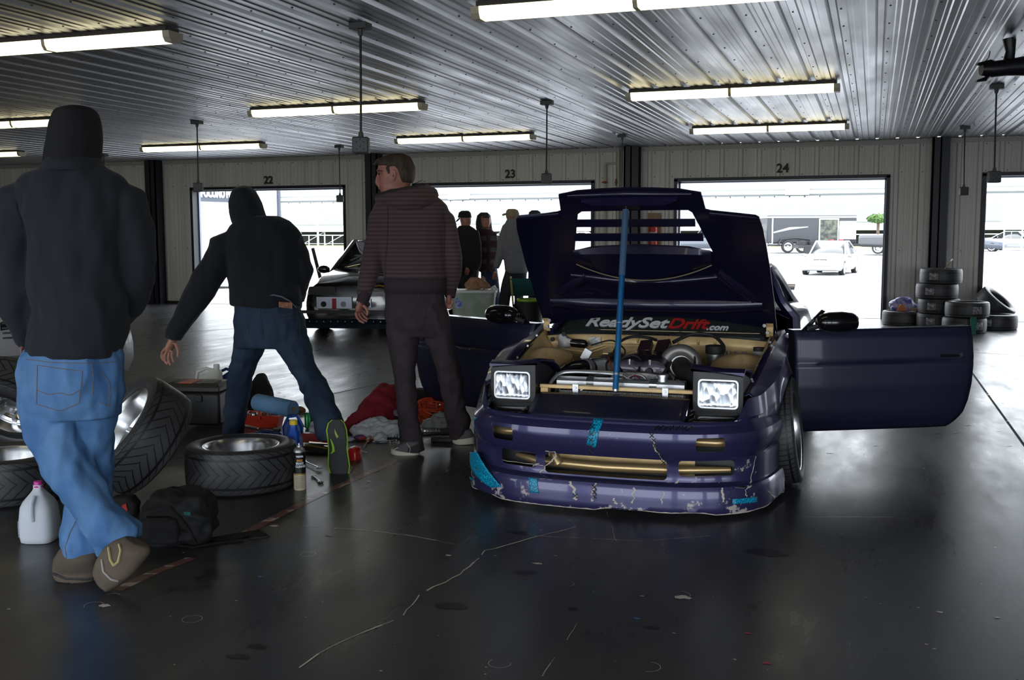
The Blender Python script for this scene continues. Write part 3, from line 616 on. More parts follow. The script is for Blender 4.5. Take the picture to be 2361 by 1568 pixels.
# --- engine bay
fw_ = MB().grid(lambda a, b: (-.72+1.44*a, 1.43-.03*b, .42+b*(.342-.022*abs(2*a-1)**4)), 30, 6).build('firewall', m_gold, car, solid=.006)
mb = MB()
for u in (1470, 1535, 1564, 1610, 1648): p = HL(u, 790, y=1.395); mb.tube([(p.x, 1.405, .715), (p.x, 1.395, .73), (p.x, 1.405, .76)], .008, 8)
mb.build('firewall_bead', m_gold, fw_)
p = HL(1372, 787, y=1.39); MB().box((p.x, 1.392, p.z), (.075, .004, .055)).build('data_plate', mat('aluminium_label', (.5, .5, .48), .45, metal=.3, col2=(.25, .25, .24), nscale=70), fw_, smooth=False)
for s in (-1, 1):
    ap = MB().grid(lambda a, b: (s*(.47+.235*b**.7), .42+1.0*a, .40+(.19+.19*a)*b+.02*math.sin(b*PI)), 16, 6).build('inner_apron', m_gold, car, solid=.006)
    cx, cy = s*.575, .98
    mb = MB(); rr = [(.20, .42, 0), (.185, .56, 0), (.170, .635, 0), (.158, .662, 0), (.13, .672, 0), (.03, .676, 0)]
    mb.loft([[(cx+r*1.0*math.cos(t)*(1.0), cy+r*1.15*math.sin(t), z+.03*(math.sin(t))) for t in [2*PI*k/28 for k in range(28)]] for r, z, _ in rr]); tw = mb.build('strut_tower', m_gold, car, ang=50)
    mb = MB()
    for k in range(40):
        t = 2*PI*k/40; mb.ball((cx+.166*math.cos(t), cy+.19*math.sin(t), .648+.03*math.sin(t)), (.0045, .0045, .003), 6)
    mb.build('weld_bead', mat('dark_weld', (.10, .06, .03), .6), tw)
    MB().grid(lambda a, b: (s*(.665+.05*a+.018*b), .42+1.05*a, .60+.19*a-.012*(1-b)), 18, 2).build('fender_lip', m_trim, car, solid=.006)
    mb = MB()
    for y in (.55, .78, 1.02, 1.25): mb.cyl((s*(.672+.05*(y-.42)), y, .602+.19*(y-.42)/1.05), (s*(.672+.05*(y-.42)), y, .613+.19*(y-.42)/1.05), .010, n=6)
    mb.build('lip_bolt', m_alu, car)
    # hood hinge
    x = s*.70; MB().loft([[(x+q[0]*s, y+q[1], z) for q in ((-.022, 0), (.018, -.004), (.020, .004), (-.02, .008))] for y, z in ((1.44, .77), (1.42, .80), (1.43, .83), (1.40, .855))]).build('hinge', m_gold, car)
    MB().cyl((x-.03*s, 1.405, .842), (x-.03*s, 1.385, .842), .011, n=8).cyl((x-.012*s, 1.415, .800), (x-.012*s, 1.395, .800), .011, n=8).build('hinge_bolt', m_cast, car)
mb = MB(); mb.b2((-.41, .315, .572), (.41, .345, .592)); gb = mb.build('radiator_support', m_gold, car, bevel=.003)
for u in (1327, 1534): p = HL(u, 890, y=.312); MB().box((p.x, .310, .575), (.032, .006, .05)).cyl((p.x, .307, .582), (p.x, .300, .582), .007, n=6).build('clamp_plate', m_alu, gb, bevel=.001)
MB().b2((-.40, .30, .45), (-.36, .35, .575)).build('side_post', m_gold, gb, smooth=False)
mb = MB(); mb.b2((-.31, .336, .40), (.37, .36, .560)); core = mb.build('radiator', mat('radiator_core', (.03, .03, .03), .5, metal=.5), car, smooth=False)
mb = MB()
for k in range(86): x = -.30+k*.0077; mb.b2((x, .331, .535), (x+.0035, .337, .562))
mb.build('cooling_fins', m_cast, core, smooth=False)
MB().b2((-.34, .325, .528), (.385, .345, .536)).build('core_frame', m_cast, core, smooth=False)
mb = MB(); mb.loft([[(x, y, z+.0) for y, z in ((.385, .575), (.385, .606), (.395, .618), (.45, .622), (.462, .61), (.462, .575))] for x in (-.335, .355)]); tank = mb.build('radiator_tank', m_alu, core, ang=30)
MB().cyl((.235, .42, .615), (.235, .42, .645), .026).cyl((.235, .42, .645), (.235, .42, .655), .032).build('filler_neck', m_alu, tank)
for x in (-.15, .19): MB().loft([[(x+d, y, z) for y, z in ((.378, .565), (.378, .608), (.39, .626), (.43, .630), (.43, .622), (.395, .615), (.387, .60), (.387, .565))] for d in (-.02, .02)]).build('tank_strap', m_chrome, tank, ang=30)
MB().tube([cat([(-.38, .40, .50), (-.385, .42, .57), (-.35, .47, .625), (-.28, .50, .640), (-.1, .50, .640), (0, .51, .632)], k/24) for k in range(25)], .012, 10).build('coolant_pipe', m_alu, core)
eng = MB().loft([[(x*w, y, z) for x, z in ((-1, .40), (-1, .58), (-.8, .62), (.8, .62), (1, .58), (1, .40))] for y, w in ((.66, .155), (.70, .165), (1.25, .165), (1.27, .14))]).build('engine', m_cast, car, ang=30)
eng.location = (.055, 0, 0)
c_ = .055
mb = MB(); rg = []
for y, w, h in ((.705, .120, .665), (.715, .138, .692), (.80, .145, .706), (1.18, .145, .710), (1.21, .12, .69)):
    rg.append([(x*w-.0, y, .618+(h-.618)*z) for x, z in ((-1.08, 0), (-1.05, .45), (-.9, .8), (-.62, .98), (-.3, 1), (-.16, .86), (.16, .86), (.3, 1), (.62, .98), (.9, .8), (1.05, .45), (1.08, 0))])
vc = mb.loft(rg).build('valve_cover', m_vc, eng, ang=40)
mb = MB(); mb.loft([[(x, y, z) for x, z in ((-.15, .50), (-.15, .60), (-.13, .625), (-.05, .632), (.06, .632), (.14, .62), (.15, .58), (.15, .50))] for y in (.63, .665)]).build('timing_cover', m_cast, eng, ang=30, bevel=.004)
mb = MB()
for x, z in ((-.11, .60), (-.02, .60), (.09, .60), (.12, .57), (-.06, .57), (.04, .575)): mb.cyl((x, .632, z), (x, .618, z), .012, .009, 8)
mb.tube([(.0+.05*math.cos(t), .622, .585+.035*math.sin(t)) for t in [PI*k/10 for k in range(11)]], .008, 8)
mb.tube([(-.08+.03*math.cos(t), .622, .58+.03*math.sin(t)) for t in [2*PI*k/14 for k in range(15)]], .006, 8); mb.build('cover_casting', m_alu, eng)
MB().cyl((.055, .70, .63), (.055, .67, .63), .022).build('cam_plug', m_rub, eng)
for x in (-.06, .055): MB().cyl((x, .71, .665), (x, .71, .695), .007, .009, 8).build('hose_fitting', m_alu, eng)
for (u, v, w, l) in ((1488, 802, .075, .12), (1528, 806, .08, .14)):
    p = HL(u, v, y=1.12); MB().box((p.x-c_, 1.12, .715), (w, l, .045), R=Matrix.Rotation(.45, 3, 'X') @ Matrix.Rotation(-.15, 3, 'Y')).build('coil_cover', mat('dark_grape_plastic', (.03, .014, .018), .4), eng, bevel=.006)
# intake side (image left)
mb = MB(); mb.loft([[(x, y, z) for x, z in ((-.36, .56), (-.35, .63), (-.30, .672), (-.22, .688), (-.155, .66), (-.15, .58))] for y in (.78, .84, 1.10, 1.15)]).build('intake_plenum', mat('grey_cast', (.13, .13, .13), .55, metal=.6, bump=.4, bscale=40), eng, ang=40, bevel=.012)
MB().box((-.375, .97, .68), (.05, .015, .07), R=Matrix.Rotation(.5, 3, 'Y')).build('throttle_tab', m_alu, eng, bevel=.002)
MB().box((-.24, .90, .70), (.03, .02, .006)).build('sensor', m_gold, eng)
MB().tube([cat([(-.455, .60, .50), (-.43, .63, .575), (-.38, .70, .618), (-.32, .78, .625), (-.29, .84, .625)], k/16) for k in range(17)], .053, 18).build('charge_hose', m_gls, eng)
MB().tube([(-.33, .76, .626), (-.315, .785, .626)], .057, 20).tube([(-.275, .86, .626), (-.265, .88, .626)], .055, 20).build('hose_clamp', m_alu, eng)
for pts, r in [([(-.235, 1.08, .685), (-.22, 1.2, .74), (-.16, 1.26, .765), (-.06, 1.24, .765), (.0, 1.2, .755)], .009), ([(.10, 1.2, .745), (.2, 1.27, .79), (.32, 1.28, .785), (.39, 1.22, .74), (.40, 1.2, .70)], .011), ([(-.43, 1.3, .70), (-.3, 1.3, .735), (-.2, 1.2, .70), (-.17, 1.1, .68)], .005), ([(-.10, .68, .60), (-.12, .72, .68), (-.05, .76, .71), (.0, .74, .68), (-.01, .66, .62)], .006), ([(-.17, .7, .58), (-.2, .75, .66), (-.17, .9, .70)], .006), ([(.12, .66, .6), (.16, .72, .66), (.15, .9, .69)], .006)]:
    MB().tube([cat(pts, k/24) for k in range(25)], r, 10).build('hose', m_rub, eng)
for pts in [([(-.03, .62, .60), (-.01, .615, .62), (.02, .61, .60), (.03, .62, .57)]), ([(-.20, .8, .69), (-.18, .76, .66), (-.16, .70, .62)]), ([(.18, .8, .66), (.2, .75, .69), (.19, .72, .64)])]: MB().tube(pts, .003, 6).build('red_wire', m_red, eng)
# turbo (image right)
tb = MB(); cx, cy, cz = .262, .86, .652; rg = []
for k in range(31):
    t = -2.0+2*PI*k/30; rr = .024+.022*k/30; R0 = .073
    a = Vector((math.cos(t), .0, math.sin(t)));
    rg.append([Vector((cx, cy, cz))+a*(R0+rr*math.cos(p_)*.9+rr*.4)+Vector((0, rr*math.sin(p_), 0)) for p_ in [2*PI*j/12 for j in range(12)]])
tb.loft(rg); tb.lathe([(.088, -.01), (.078, -.03), (.062, -.036), (.055, -.05), (.05, .02)], 32, T((cx, cy, cz)) @ Rot(PI/2, 'X') @ Rot(PI, 'X'), cap=False)
turbo = tb.build('turbocharger', mat('bead_blasted_housing', (.26, .25, .24), .48, metal=.7), car, ang=50)
MB().cyl((cx, cy+.02, cz), (cx, cy+.15, cz), .055, .05).build('turbine_centre', m_cast, turbo)
MB().tube([(cx, cy-.02, cz), (cx+.012, .78, .655), (cx+.05, .68, .64), (cx+.12, .60, .615), (cx+.18, .56, .58)], [.052, .054, .056, .058, .06], 20).build('inlet_duct', m_rub, turbo)
MB().tube([(cx, cy-.034, cz), (cx+.004, cy-.05, cz)], .060, 24).build('duct_clamp', m_alu, turbo)
MB().tube([(cx+.10, .70, .66), (cx+.10, .69, .715), (cx+.095, .70, .72)], .006, 8).build('vacuum_nipple', m_chrome, turbo)
p = HL(1648, 812, y=1.2)
rs = MB().cyl((p.x, 1.2, .58), (p.x, 1.2, .685), .052, .055).cyl((p.x, 1.2, .56), (p.x, 1.2, .58), .03).build('catch_can', m_alu, car)
MB().cyl((p.x, 1.2, .687), (p.x, 1.2, .735), .056).build('filter_cap', m_rub, rs, bevel=.004)
p = HL(1750, 806, y=1.28); rs = MB().cyl((p.x, 1.28, .66), (p.x, 1.28, .70), .036).build('brake_reservoir', mat('milky_plastic', (.4, .4, .36), .4), car); MB().cyl((p.x, 1.28, .702), (p.x, 1.28, .722), .034).build('cap', m_rub, rs)
mb = MB()
for u in (1680, 1698, 1716, 1720, 1664): p = HL(u, 816, y=1.28); mb.cyl((p.x, 1.28, .66), (p.x-.006, 1.28, .695), .010, n=6)
mb.build('valve_block', m_cast, car)
p = HL(1302, 790, y=1.33); x, z = p.x, p.z
wm = MB().loft([[(x+math.cos(t)*r*(1+.22*math.cos(3*t)), y, z+math.sin(t)*r*(1+.22*math.cos(3*t))) for t in [2*PI*k/30 for k in range(30)]] for y, r in ((1.35, .05), (1.32, .05), (1.315, .04))]).build('wiper_motor', m_cast, car, ang=40)
MB().tube([(x+.04, 1.335, z), (x+.10, 1.335, z-.004), (x+.135, 1.335, z-.006), (x+.15, 1.335, z-.006)], [.026, .028, .026, .01], 16).build('motor_can', m_gls, wm)
for a, b in ((-.075, .02), (.0, .055), (.02, -.05)): MB().cyl((x+a, 1.325, z+b), (x+a, 1.305, z+b), .014, n=12).build('rubber_mount', m_rub, wm)
MB().tube([(-.62, 1.3, .675), (-.42, 1.3, .66), (-.3, 1.35, .70), (.1, 1.38, .70)], .008, 8).tube([(-.60, 1.32, .655), (-.40, 1.32, .645), (-.28, 1.36, .69), (.1, 1.385, .69)], .006, 8).build('hard_line', m_gold, fw_)
# --- cowl and windscreen
MB().grid(lambda a, b: (-.70+1.4*a, 1.42+.20*b, .762-.022*b-.014*abs(2*a-1)**3), 20, 4).build('cowl', m_trim, car, solid=.006)
for (a, b) in ((1425, 1475), (1545, 1620), (1645, 1710)):
    pa, pb = HL(a, 772, y=1.47), HL(b, 779, y=1.47); MB().loft([rrect(pa.x, pb.x, -.014, .0, 0, .006)[:], rrect(pa.x, pb.x, -.014, .0, .004, .006)]).at(Matrix()).build('cowl_grille', mat('grey_mesh', (.06, .06, .065), .5), car).matrix_local = T((0, 1.455, .768)) @ Rot(-1.2, 'X')
WS = lambda a, b, o=0: Vector(((2*a-1)*(.70-.16*b), 1.60+.62*b+.10*(1-(2*a-1)**2)*-1*(1-b)*.6, .738+.430*b+.03*(1-(2*a-1)**2)*b)) + Vector((0, -.53, .85))*o
ws = MB().grid(WS, 20, 10).build('windscreen', m_glass, car, solid=.005)
def banner(s_, u0, u1, v0, capv, mt, sh=.25, off=.010):   # letters wrapped on the glass between two sight lines
    o = text(s_, 1.0, Matrix(), mt, 'banner_lettering', ws, .002, sh, .022, .97, 1, 'LEFT')
    x0, x1 = min(v.co.x for v in o.data.vertices), max(v.co.x for v in o.data.vertices); yb = -.29 if s_ == '.com' else -.36+.0
    pa, pb = HL(u0, v0, y=1.72), HL(u1, v0, y=1.72); ztab = [(b, WS(.5, b)) for b in [k/100 for k in range(60)]]
    hb = lambda v: min(ztab, key=lambda q: abs(HPX((.05, q[1].y, q[1].z))[1]-v))[0]
    b0, b1 = hb(v0), hb(v0-capv)
    for v in o.data.vertices:
        x = pa.x+(pb.x-pa.x)*(v.co.x-x0)/(x1-x0); bb = b0+(b1-b0)*(v.co.y-yb)/.70; a = (x/(.70-.16*bb)+1)/2; v.co = WS(a, bb, .006+v.co.z)
    o.data.update()
banner('ReadySet', 1357, 1548, 759, 22, m_white); banner('Drift', 1546, 1640, 760, 22, m_red); banner('.com', 1634, 1683, 760, 13, m_white)
# --- fenders
def fender(s):
    def f(a, b):
        y = .30+1.27*a; hump = math.exp(-((y-.93)/.30)**2); q_ = min(1, max(0, (y-.34)/.32)); q_ = q_*q_*(3-2*q_); px_ = float(np.interp(y, [.30, .43, .60], [.752, .785, .808]))
        Pts = [(.658+.075*a, .572+.222*a+.022*hump), (.694+.078*a, .588+.216*a+.030*hump), (px_-.032+.010*q_+.02*a+.028*hump, .562+.18*a+.050*hump), (px_-.020+.006*q_+.02*a+.042*hump, .47+.12*a+.05*hump)]
        d = abs(y-.93); R = .335
        if d < R: zb = .30+math.sqrt(R*R-d*d)*.96
        else: zb = .36 if y < .93 else .10
        if d < R:
            Pts[2] = (Pts[2][0], max(Pts[2][1], zb+.075)); Pts[3] = (Pts[3][0], max(Pts[3][1], zb+.035))
        xb = Pts[3][0]+(.014*math.sqrt(1-(d/R)**2) if d < R else -.005)
        Pts.append((xb, zb)); t = b*4; i = min(int(t), 3); q = t-i; p, r = Pts[i], Pts[i+1]
        yo = y
        if a < .15 and b > .3: yo = y-0.0
        return (s*(p[0]+(r[0]-p[0])*q), yo, p[1]+(r[1]-p[1])*q)
    o = MB().grid(f, 60, 24).build('fender', m_paint, car, ang=50, solid=.005); return o
for s in (-1, 1):
    fd = fender(s)
# --- hood (raised), in hood space: x across, t from hinge to tip, n outward
HA = math.atan2(.664, .748)
def HH(x, t, n=0): return Vector((x, 1.49-t*.748+n*.664, .823+t*.664+n*.748))
half = [(.735, -.03), (.73, .30), (.72, .60), (.70, .90), (.683, .985), (.665, 1.0), (.43, 1.035), (.405, 1.045), (.40, 1.10), (.392, 1.175), (.28, 1.203), (.14, 1.213), (0, 1.217)]
outline = half + [(-x, t) for x, t in half[-2::-1]]
def hz(x, t): return .010*(1-(x/.74)**2)   # crown of the skin
def hood_shell():
    mb = MB(); n = 48
    def f(a, b):
        t0 = .078-.108*abs(2*a-1)**2.2; t = t0+(1.217-t0)*b; k = abs(2*a-1)
        w = np.interp(t, [-.03, .3, .6, .9, .985, 1.217], [.735, .73, .72, .70, .683, .66]); x = (2*a-1)*w
        return HH(x, t, hz(x, t))
    return mb.grid(f, n, 60)
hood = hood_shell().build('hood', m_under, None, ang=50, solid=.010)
def hcut(pts, d=.3): return MB().prism([HH(x, t, -d) for x, t in pts], HH(0, 0, d)-HH(0, 0, -d)).build('c', m_trim)
e = 1.4
tipcut = [(.43, 1.035), (.405, 1.045), (.40, 1.10), (.392, 1.175), (.28, 1.203), (.14, 1.213), (0, 1.217)]
poly = [(e, 1.5), (e, .96), (.76, .96), (.683, .985), (.665, 1.0)] + tipcut + [(-x, t) for x, t in tipcut[-2::-1]] + [(-.665, 1.0), (-.683, .985), (-.76, .96), (-e, .96), (-e, 1.5)]
ca = hcut(poly)
op = [(-.285, 1.040), (.310, 1.044), (.330, 1.025), (.414, .69), (.28, .735), (0, .752), (-.28, .735), (-.392, .700), (-.38, .75), (-.312, 1.018)]
cb = hcut(op); bpy.context.view_layer.update(); bake(hood); cut(hood, [ca, cb]); hood.parent = car
for t0, t1 in ((.966, .922), (.848, .802)):         # two blades across the vent
    w = lambda t: .315+(1.03-t)*.27
    MB().loft([[HH(x, t0, .012), HH(x, t1+.008, .0), HH(x, t1, -.002), HH(x, t1, -.008), HH(x, t0, .004)] for x in [w(t0)*(k/6-1)*1.02 for k in range(13)]]).build('vent_blade', m_under, hood, ang=40)
mb = MB(); rg = []                                   # curved scoop tray below the vent
for k in range(25):
    x = -.40+.80*k/24; c = 1-(x/.42)**2; tb_ = .735-.02+(0); dpt = .62-.09*c
    rg.append([HH(x, .750-.04*(x/.4)**2, .004), HH(x, .730-.04*(x/.4)**2, -.03*c-.012), HH(x, dpt+.015, -.055*c-.012), HH(x, dpt, -.045*c-.004), HH(x, dpt+.01, .0)])
mb.loft(rg).build('scoop_tray', m_under, hood, ang=45)
mb = MB(); mb.tube([HH(x, .60-.105*(1-(x/.42)**2)+.01, -.045*(1-(x/.42)**2)-.008) for x in [-.40+.8*k/24 for k in range(25)]], .004, 6).build('tray_edge', mat('tan_edge', (.22, .18, .12), .6), hood)
def rib(pts, w, h, name='stiffener', m=None):
    pts = [Vector(p) for p in pts]; rg = []
    for i, p in enumerate(pts):
        d = (pts[min(i+1, len(pts)-1)]-pts[max(i-1, 0)]).normalized(); q = Vector((-d.y, d.x)); f = 1 if 0 < i < len(pts)-1 else .3
        rg.append([HH(p.x+q.x*a*w, p.y+q.y*a*w, .0+hz(p.x, p.y)*.5-b*h*f) for a, b in ((-1, -.6), (-.75, .5), (-.4, 1), (.4, 1), (.75, .5), (1, -.6))])
    return MB().loft(rg).build(name, m or m_under, hood, ang=60)
rib([(-.64, .20), (-.40, .205), (0, .20), (.40, .205), (.66, .20)], .055, .045)
rib([(-.58, .30), (-.44, .42), (-.36, .47)], .035, .035); rib([(.62, .26), (.52, .40), (.42, .52)], .035, .035)
rib([(-.46, .475), (-.2, .45), (0, .44), (.2, .45), (.46, .475)], .022, .030)
rib([(-.67, .98), (-.42, 1.005)], .03, .03); rib([(.67, .965), (.42, 1.0)], .03, .03)
rib([(-.34, 1.165), (0, 1.185), (.34, 1.165)], .014, .022)
mb = MB(); mb.loft([[HH(x, t, n_) for x, t, n_ in ((-.27*k, 1.150+.0*k, a), (-.10, 1.155, a), (.10, 1.155, a), (.27*k, 1.15, a), (.20*k, 1.118, a), (-.20*k, 1.118, a))] for k, a in ((1, .0), (.97, -.03))]).build('latch_panel', mat('purple_pan', (.026, .020, .075), .3, metal=.3, coat=.5), hood, ang=30)
MB().loft([[HH(x, t, n_) for x, t in ((-.085, 1.125), (.075, 1.125), (.05, 1.07), (-.06, 1.07))] for n_ in (.0, -.012)]).build('striker_pocket', m_base, hood, smooth=False)
MB().tube([HH(-.02, 1.13, -.02), HH(-.018, 1.10, -.028), HH(-.02, 1.08, -.02)], .003, 6).build('striker', m_cast, hood)
# --- prop pole: a thing of its own
pb, pt = HL(1419, 903, y=.300), HL(1443, 478, y=.648)
c, s = math.cos(HP), math.sin(HP); wl = lambda p: Vector((HO[0]+p[0]*c-p[1]*s, HO[1]+p[0]*s+p[1]*c, p[2]))
A_, B_ = wl(pb), wl(pt)
m_blue = mat('anodized_blue', (.02, .17, .42), .35, metal=.55, coat=.2); m_blued = mat('faded_blue_foam', (.055, .12, .22), .6)
pole = thing('prop_pole', 'long blue pole propping up the purple hood', 'pole', A_)
d = B_-A_
MB().cyl(d*.01, d*.63, .0165, .0165, 20).build('tube', m_blue, pole); MB().cyl(d*.62, d*.985, .0180, .0180, 20).build('upper_sleeve', m_blued, pole)
MB().cyl(d*.36, d*.365, .0170).cyl(d*.085, d*.095, .0172).build('ring', mat('silver_band', (.5, .55, .6), .3, metal=.8), pole); MB().cyl(d*0, d*.012, .011, .014).build('foot', m_alu, pole)
# --- doors
def door(s):
    t = thing('door', None, None); del_ = None
    t.parent = car; t.location = (s*.828, 1.60, 0); ang = math.radians(65)
    dr = Vector((s*math.sin(ang), math.cos(ang), 0)); nr = Vector((s*math.cos(ang), -math.sin(ang), 0))
    Lw = 1.17
    zt = lambda w: .800+.012*w/Lw
    def off(z): return np.interp(z, [.16, .19, .24, .30, .45, .585, .600, .612, .75, .80], [-.05, -.03, -.008, .004, .018, .016, .006, .012, .002, -.018])
    def edge(z): return float(np.interp(z, [.16, .20, .26, .34, .45, .60, .80], [1.02, 1.07, 1.115, 1.14, 1.155, 1.165, 1.155]))
    def f(a, b):
        z = .165+(zt(0)-.165)*b; w = a*edge(z); z += .012*w/Lw
        return dr*w+nr*(off(z)+.03-.02*(2*a-1)**4)+Vector((0, 0, z))
    sh = MB().grid(f, 30, 40).build('door_skin', m_paintd, t, ang=30, solid=.004)
    MB().grid(lambda a, b: Vector(f(a*.99+.002, b*.98+.008))-nr*(.085+.03*(b < .85)), 12, 12).build('door_card', m_trim, t, solid=.01)
    rgs = []
    P = [f(0, k/16) for k in range(17)]+[f(k/12, 1) for k in range(1, 13)]+[f(1, 1-k/16) for k in range(1, 17)]+[f(1-k/12, 0) for k in range(1, 12)]
    MB().loft([P, [Vector(p)-nr*.085 for p in P]], cap=False).build('door_edge', m_paintd, t, ang=40)
    h = .637; c_ = dr*.985+nr*.036+Vector((0, 0, h))
    hd = MB().loft([[c_+dr*x+Vector((0, 0, z))+nr*o for x, _, z in rrect(-.10, .10, -.022, .022, 0, .012)] for o in (-.006, .004)]).build('door_handle', m_paintd, t, ang=40)
    MB().loft([[c_+dr*(x+.03)+Vector((0, 0, z-.004))+nr*o for x, _, z in rrect(-.08, .04, -.010, .008, 0, .007)] for o in (.004, .012)]).build('grip', m_gls, hd, ang=40)
    MB().cyl(c_+dr*.085+nr*.004, c_+dr*.085+nr*.012, .010).build('lock', m_chrome, hd)
    mw_ = lambda w, z, o: dr*w+nr*o+Vector((0, 0, z))
    mir = MB().loft([[mw_(w, .855+zz*r-.004, .05+yy*r2) for zz, yy in [(math.sin(q), math.cos(q)) for q in [2*PI*k/20 for k in range(20)]]] for w, r, r2 in ((.13, .030, .04), (.15, .048, .06), (.20, .062, .07), (.29, .064, .07), (.345, .058, .065), (.372, .045, .05), (.382, .02, .025))]).build('mirror', m_gls, t, ang=60)
    MB().loft([[mw_(w, z, o) for o in (-.004, .012)][::1]+[mw_(w+.02, z-.01, .012), mw_(w+.02, z-.01, -.004)] for w, z in ((.05, .80), (.11, .86), (.175, .925))]).build('mirror_sail', m_gls, mir, ang=40)
    MB().tube([mw_(.08, .808, .02), mw_(.13, .825, .04), mw_(.17, .84, .05)], [.018, .016, .02], 10).build('mirror_stalk', m_trim, mir)
    if s < 0: pass
    return t
for s in (-1, 1): door(s)
# --- body behind the doors
def body_half(s):
    mb = MB(); secs = []
    for y, w, zt, zb in ((2.82, .80, .80, .14), (2.95, .815, .81, .14), (3.15, .835, .82, .30), (3.30, .85, .825, .50), (3.50, .865, .83, .555), (3.70, .86, .83, .50), (3.86, .85, .83, .30), (4.05, .83, .83, .16), (4.30, .78, .825, .16), (4.44, .70, .80, .20)):
        secs.append([(s*x, y, z) for x, z in ((.0, zt+.04), (.55*w/.83, zt+.035), (.66*w/.83, zt+.01), (w*.94, zt-.04), (w, zt-.16), (w*1.005, max(zb+.03, .5)), (w*.99, zb))])
    mb.loft(secs, cap=False, closed=False); return mb
for s in (-1, 1): body_half(s).build('rear_quarter', m_paint, car, ang=60, solid=.006)
MB().loft([[(x, 4.44+y, z) for x, y, z in ((-.7, 0, .80), (.7, 0, .80), (.7, .04, .5), (.66, .02, .2), (-.66, .02, .2), (-.7, .04, .5))], [(x*.9, 4.48, z) for x, z in ((-.7, .78), (.7, .78), (.7, .5), (.66, .22), (-.66, .22), (-.7, .5))]]).build('rear_bumper', m_paint, car)
RF = lambda a, b: ((2*a-1)*(.535+.015*math.sin(b*PI)), 2.22+1.0*b, 1.168+.022*math.sin(b*2.4)-.035*(2*a-1)**2-.012*b)
MB().grid(RF, 16, 12).build('roof', m_paint, car, solid=.02)
MB().grid(lambda a, b: ((2*a-1)*(.53+.06*b), 3.22+.95*b, 1.150-.27*b-.03*(2*a-1)**2+.03*math.sin(b*PI)), 12, 10).build('rear_window', m_glass, car, solid=.005)
mb = MB(); mb.loft([[(x, y, z) for y, z in ((4.22, .90), (4.12, .915), (4.28, .955), (4.36, .95))] for x in (-.68, -.5, 0, .5, .68)]).build('spoiler', m_gls, car, ang=40)
for s in (-1, 1):
    rail = [(.705, 1.60, .76), (.64, 1.88, .95), (.565, 2.2, 1.14), (.575, 2.7, 1.165), (.585, 3.1, 1.125), (.62, 3.45, 1.02), (.67, 3.85, .87), (.70, 4.05, .80)]
    MB().tube([(s*x, y, z) for x, y, z in rail], [.022, .024, .026, .024, .024, .026, .03, .03], 8).build('roof_rail', m_paint, car)
    mb = MB(); mb.add([(s*.575, 2.78, 1.14), (s*.578, 3.05, 1.12), (s*.66, 3.75, .87), (s*.69, 2.92, .85)], [(0, 1, 2, 3)]); mb.build('quarter_window', m_glass, car, solid=.005)
    MB().tube([(s*.57, 2.74, 1.15), (s*.66, 2.84, .90), (s*.75, 2.86, .78), (s*.78, 2.82, .3)], [.028, .035, .05, .05], 8).build('door_pillar', m_paint, car)
    MB().loft([[(s*x, y, z) for x, z in ((.70, .10), (.80, .12), (.81, .19), (.74, .23), (.70, .2))] for y in (1.3, 2.9)]).build('sill', m_paint, car)
    MB().b2((s*.69, 1.55, .12), (s*.80, 1.60, .78)).build('hinge_pillar', m_paint, car, smooth=False)
    st = MB().loft([[(s*.36+x, y, z) for x, y in ((-.22, y0), (-.18, y0+.09), (.18, y0+.09), (.22, y0), (.18, y0-.06), (-.18, y0-.06))] for y0, z in ((2.55, .30), (2.6, .5), (2.68, .75), (2.72, .86))]).build('seat', m_trim, car, ang=50)
    MB().loft([[(s*.36+x, y0, z) for x, z in ((-.24, .2), (-.24, .34), (-.16, .30), (.16, .30), (.24, .34), (.24, .2))] for y0 in (2.08, 2.6)]).build('seat_base', m_trim, st, ang=50)
    MB().loft([[(s*.36+x, y, z) for x, y in ((-.1, 2.70), (.1, 2.70), (.1, 2.78), (-.1, 2.78))] for z in (.85, .98)]).build('headrest', m_trim, st, bevel=.02)
MB().b2((-.69, 1.62, .12), (.69, 4.3, .16)).b2((-.69, 1.62, .45), (.69, 1.8, .72)).build('cabin_floor', m_trim, car, smooth=False)
MB().tube([(.36+.0, 1.95, .62), (.36, 1.75, .6)], .03).tube([(.36+.18*math.cos(t), 1.98+.05*math.sin(t), .66+.17*math.sin(t)) for t in [2*PI*k/24 for k in range(25)]], .014, 8).build('steering_wheel', m_rub, car)
# --- wheels
def hero_wheel(s, y, camber, steer, x):
    M = T((s*x, y, .298)) @ Rot(s*math.radians(-steer), 'Z') @ Rot(s*(PI/2-math.radians(camber))*1.0, 'Y')
    w = thing('wheel', None, None); w.parent = car; w['label'] = 'wheel with polished rim'
    make_tire(w, M, .298, .222, .20, m_tread2, 60); make_rim(w, M, .222, .20, .45, 10)
for s in (-1, 1): hero_wheel(s, .93, 7, 1 if s > 0 else -1, .80); hero_wheel(s, 3.5, 2, 0, .775)
MB().b2((-.66, .6, .10), (.66, 4.2, .13)).build('underbody', m_base, car, smooth=False)
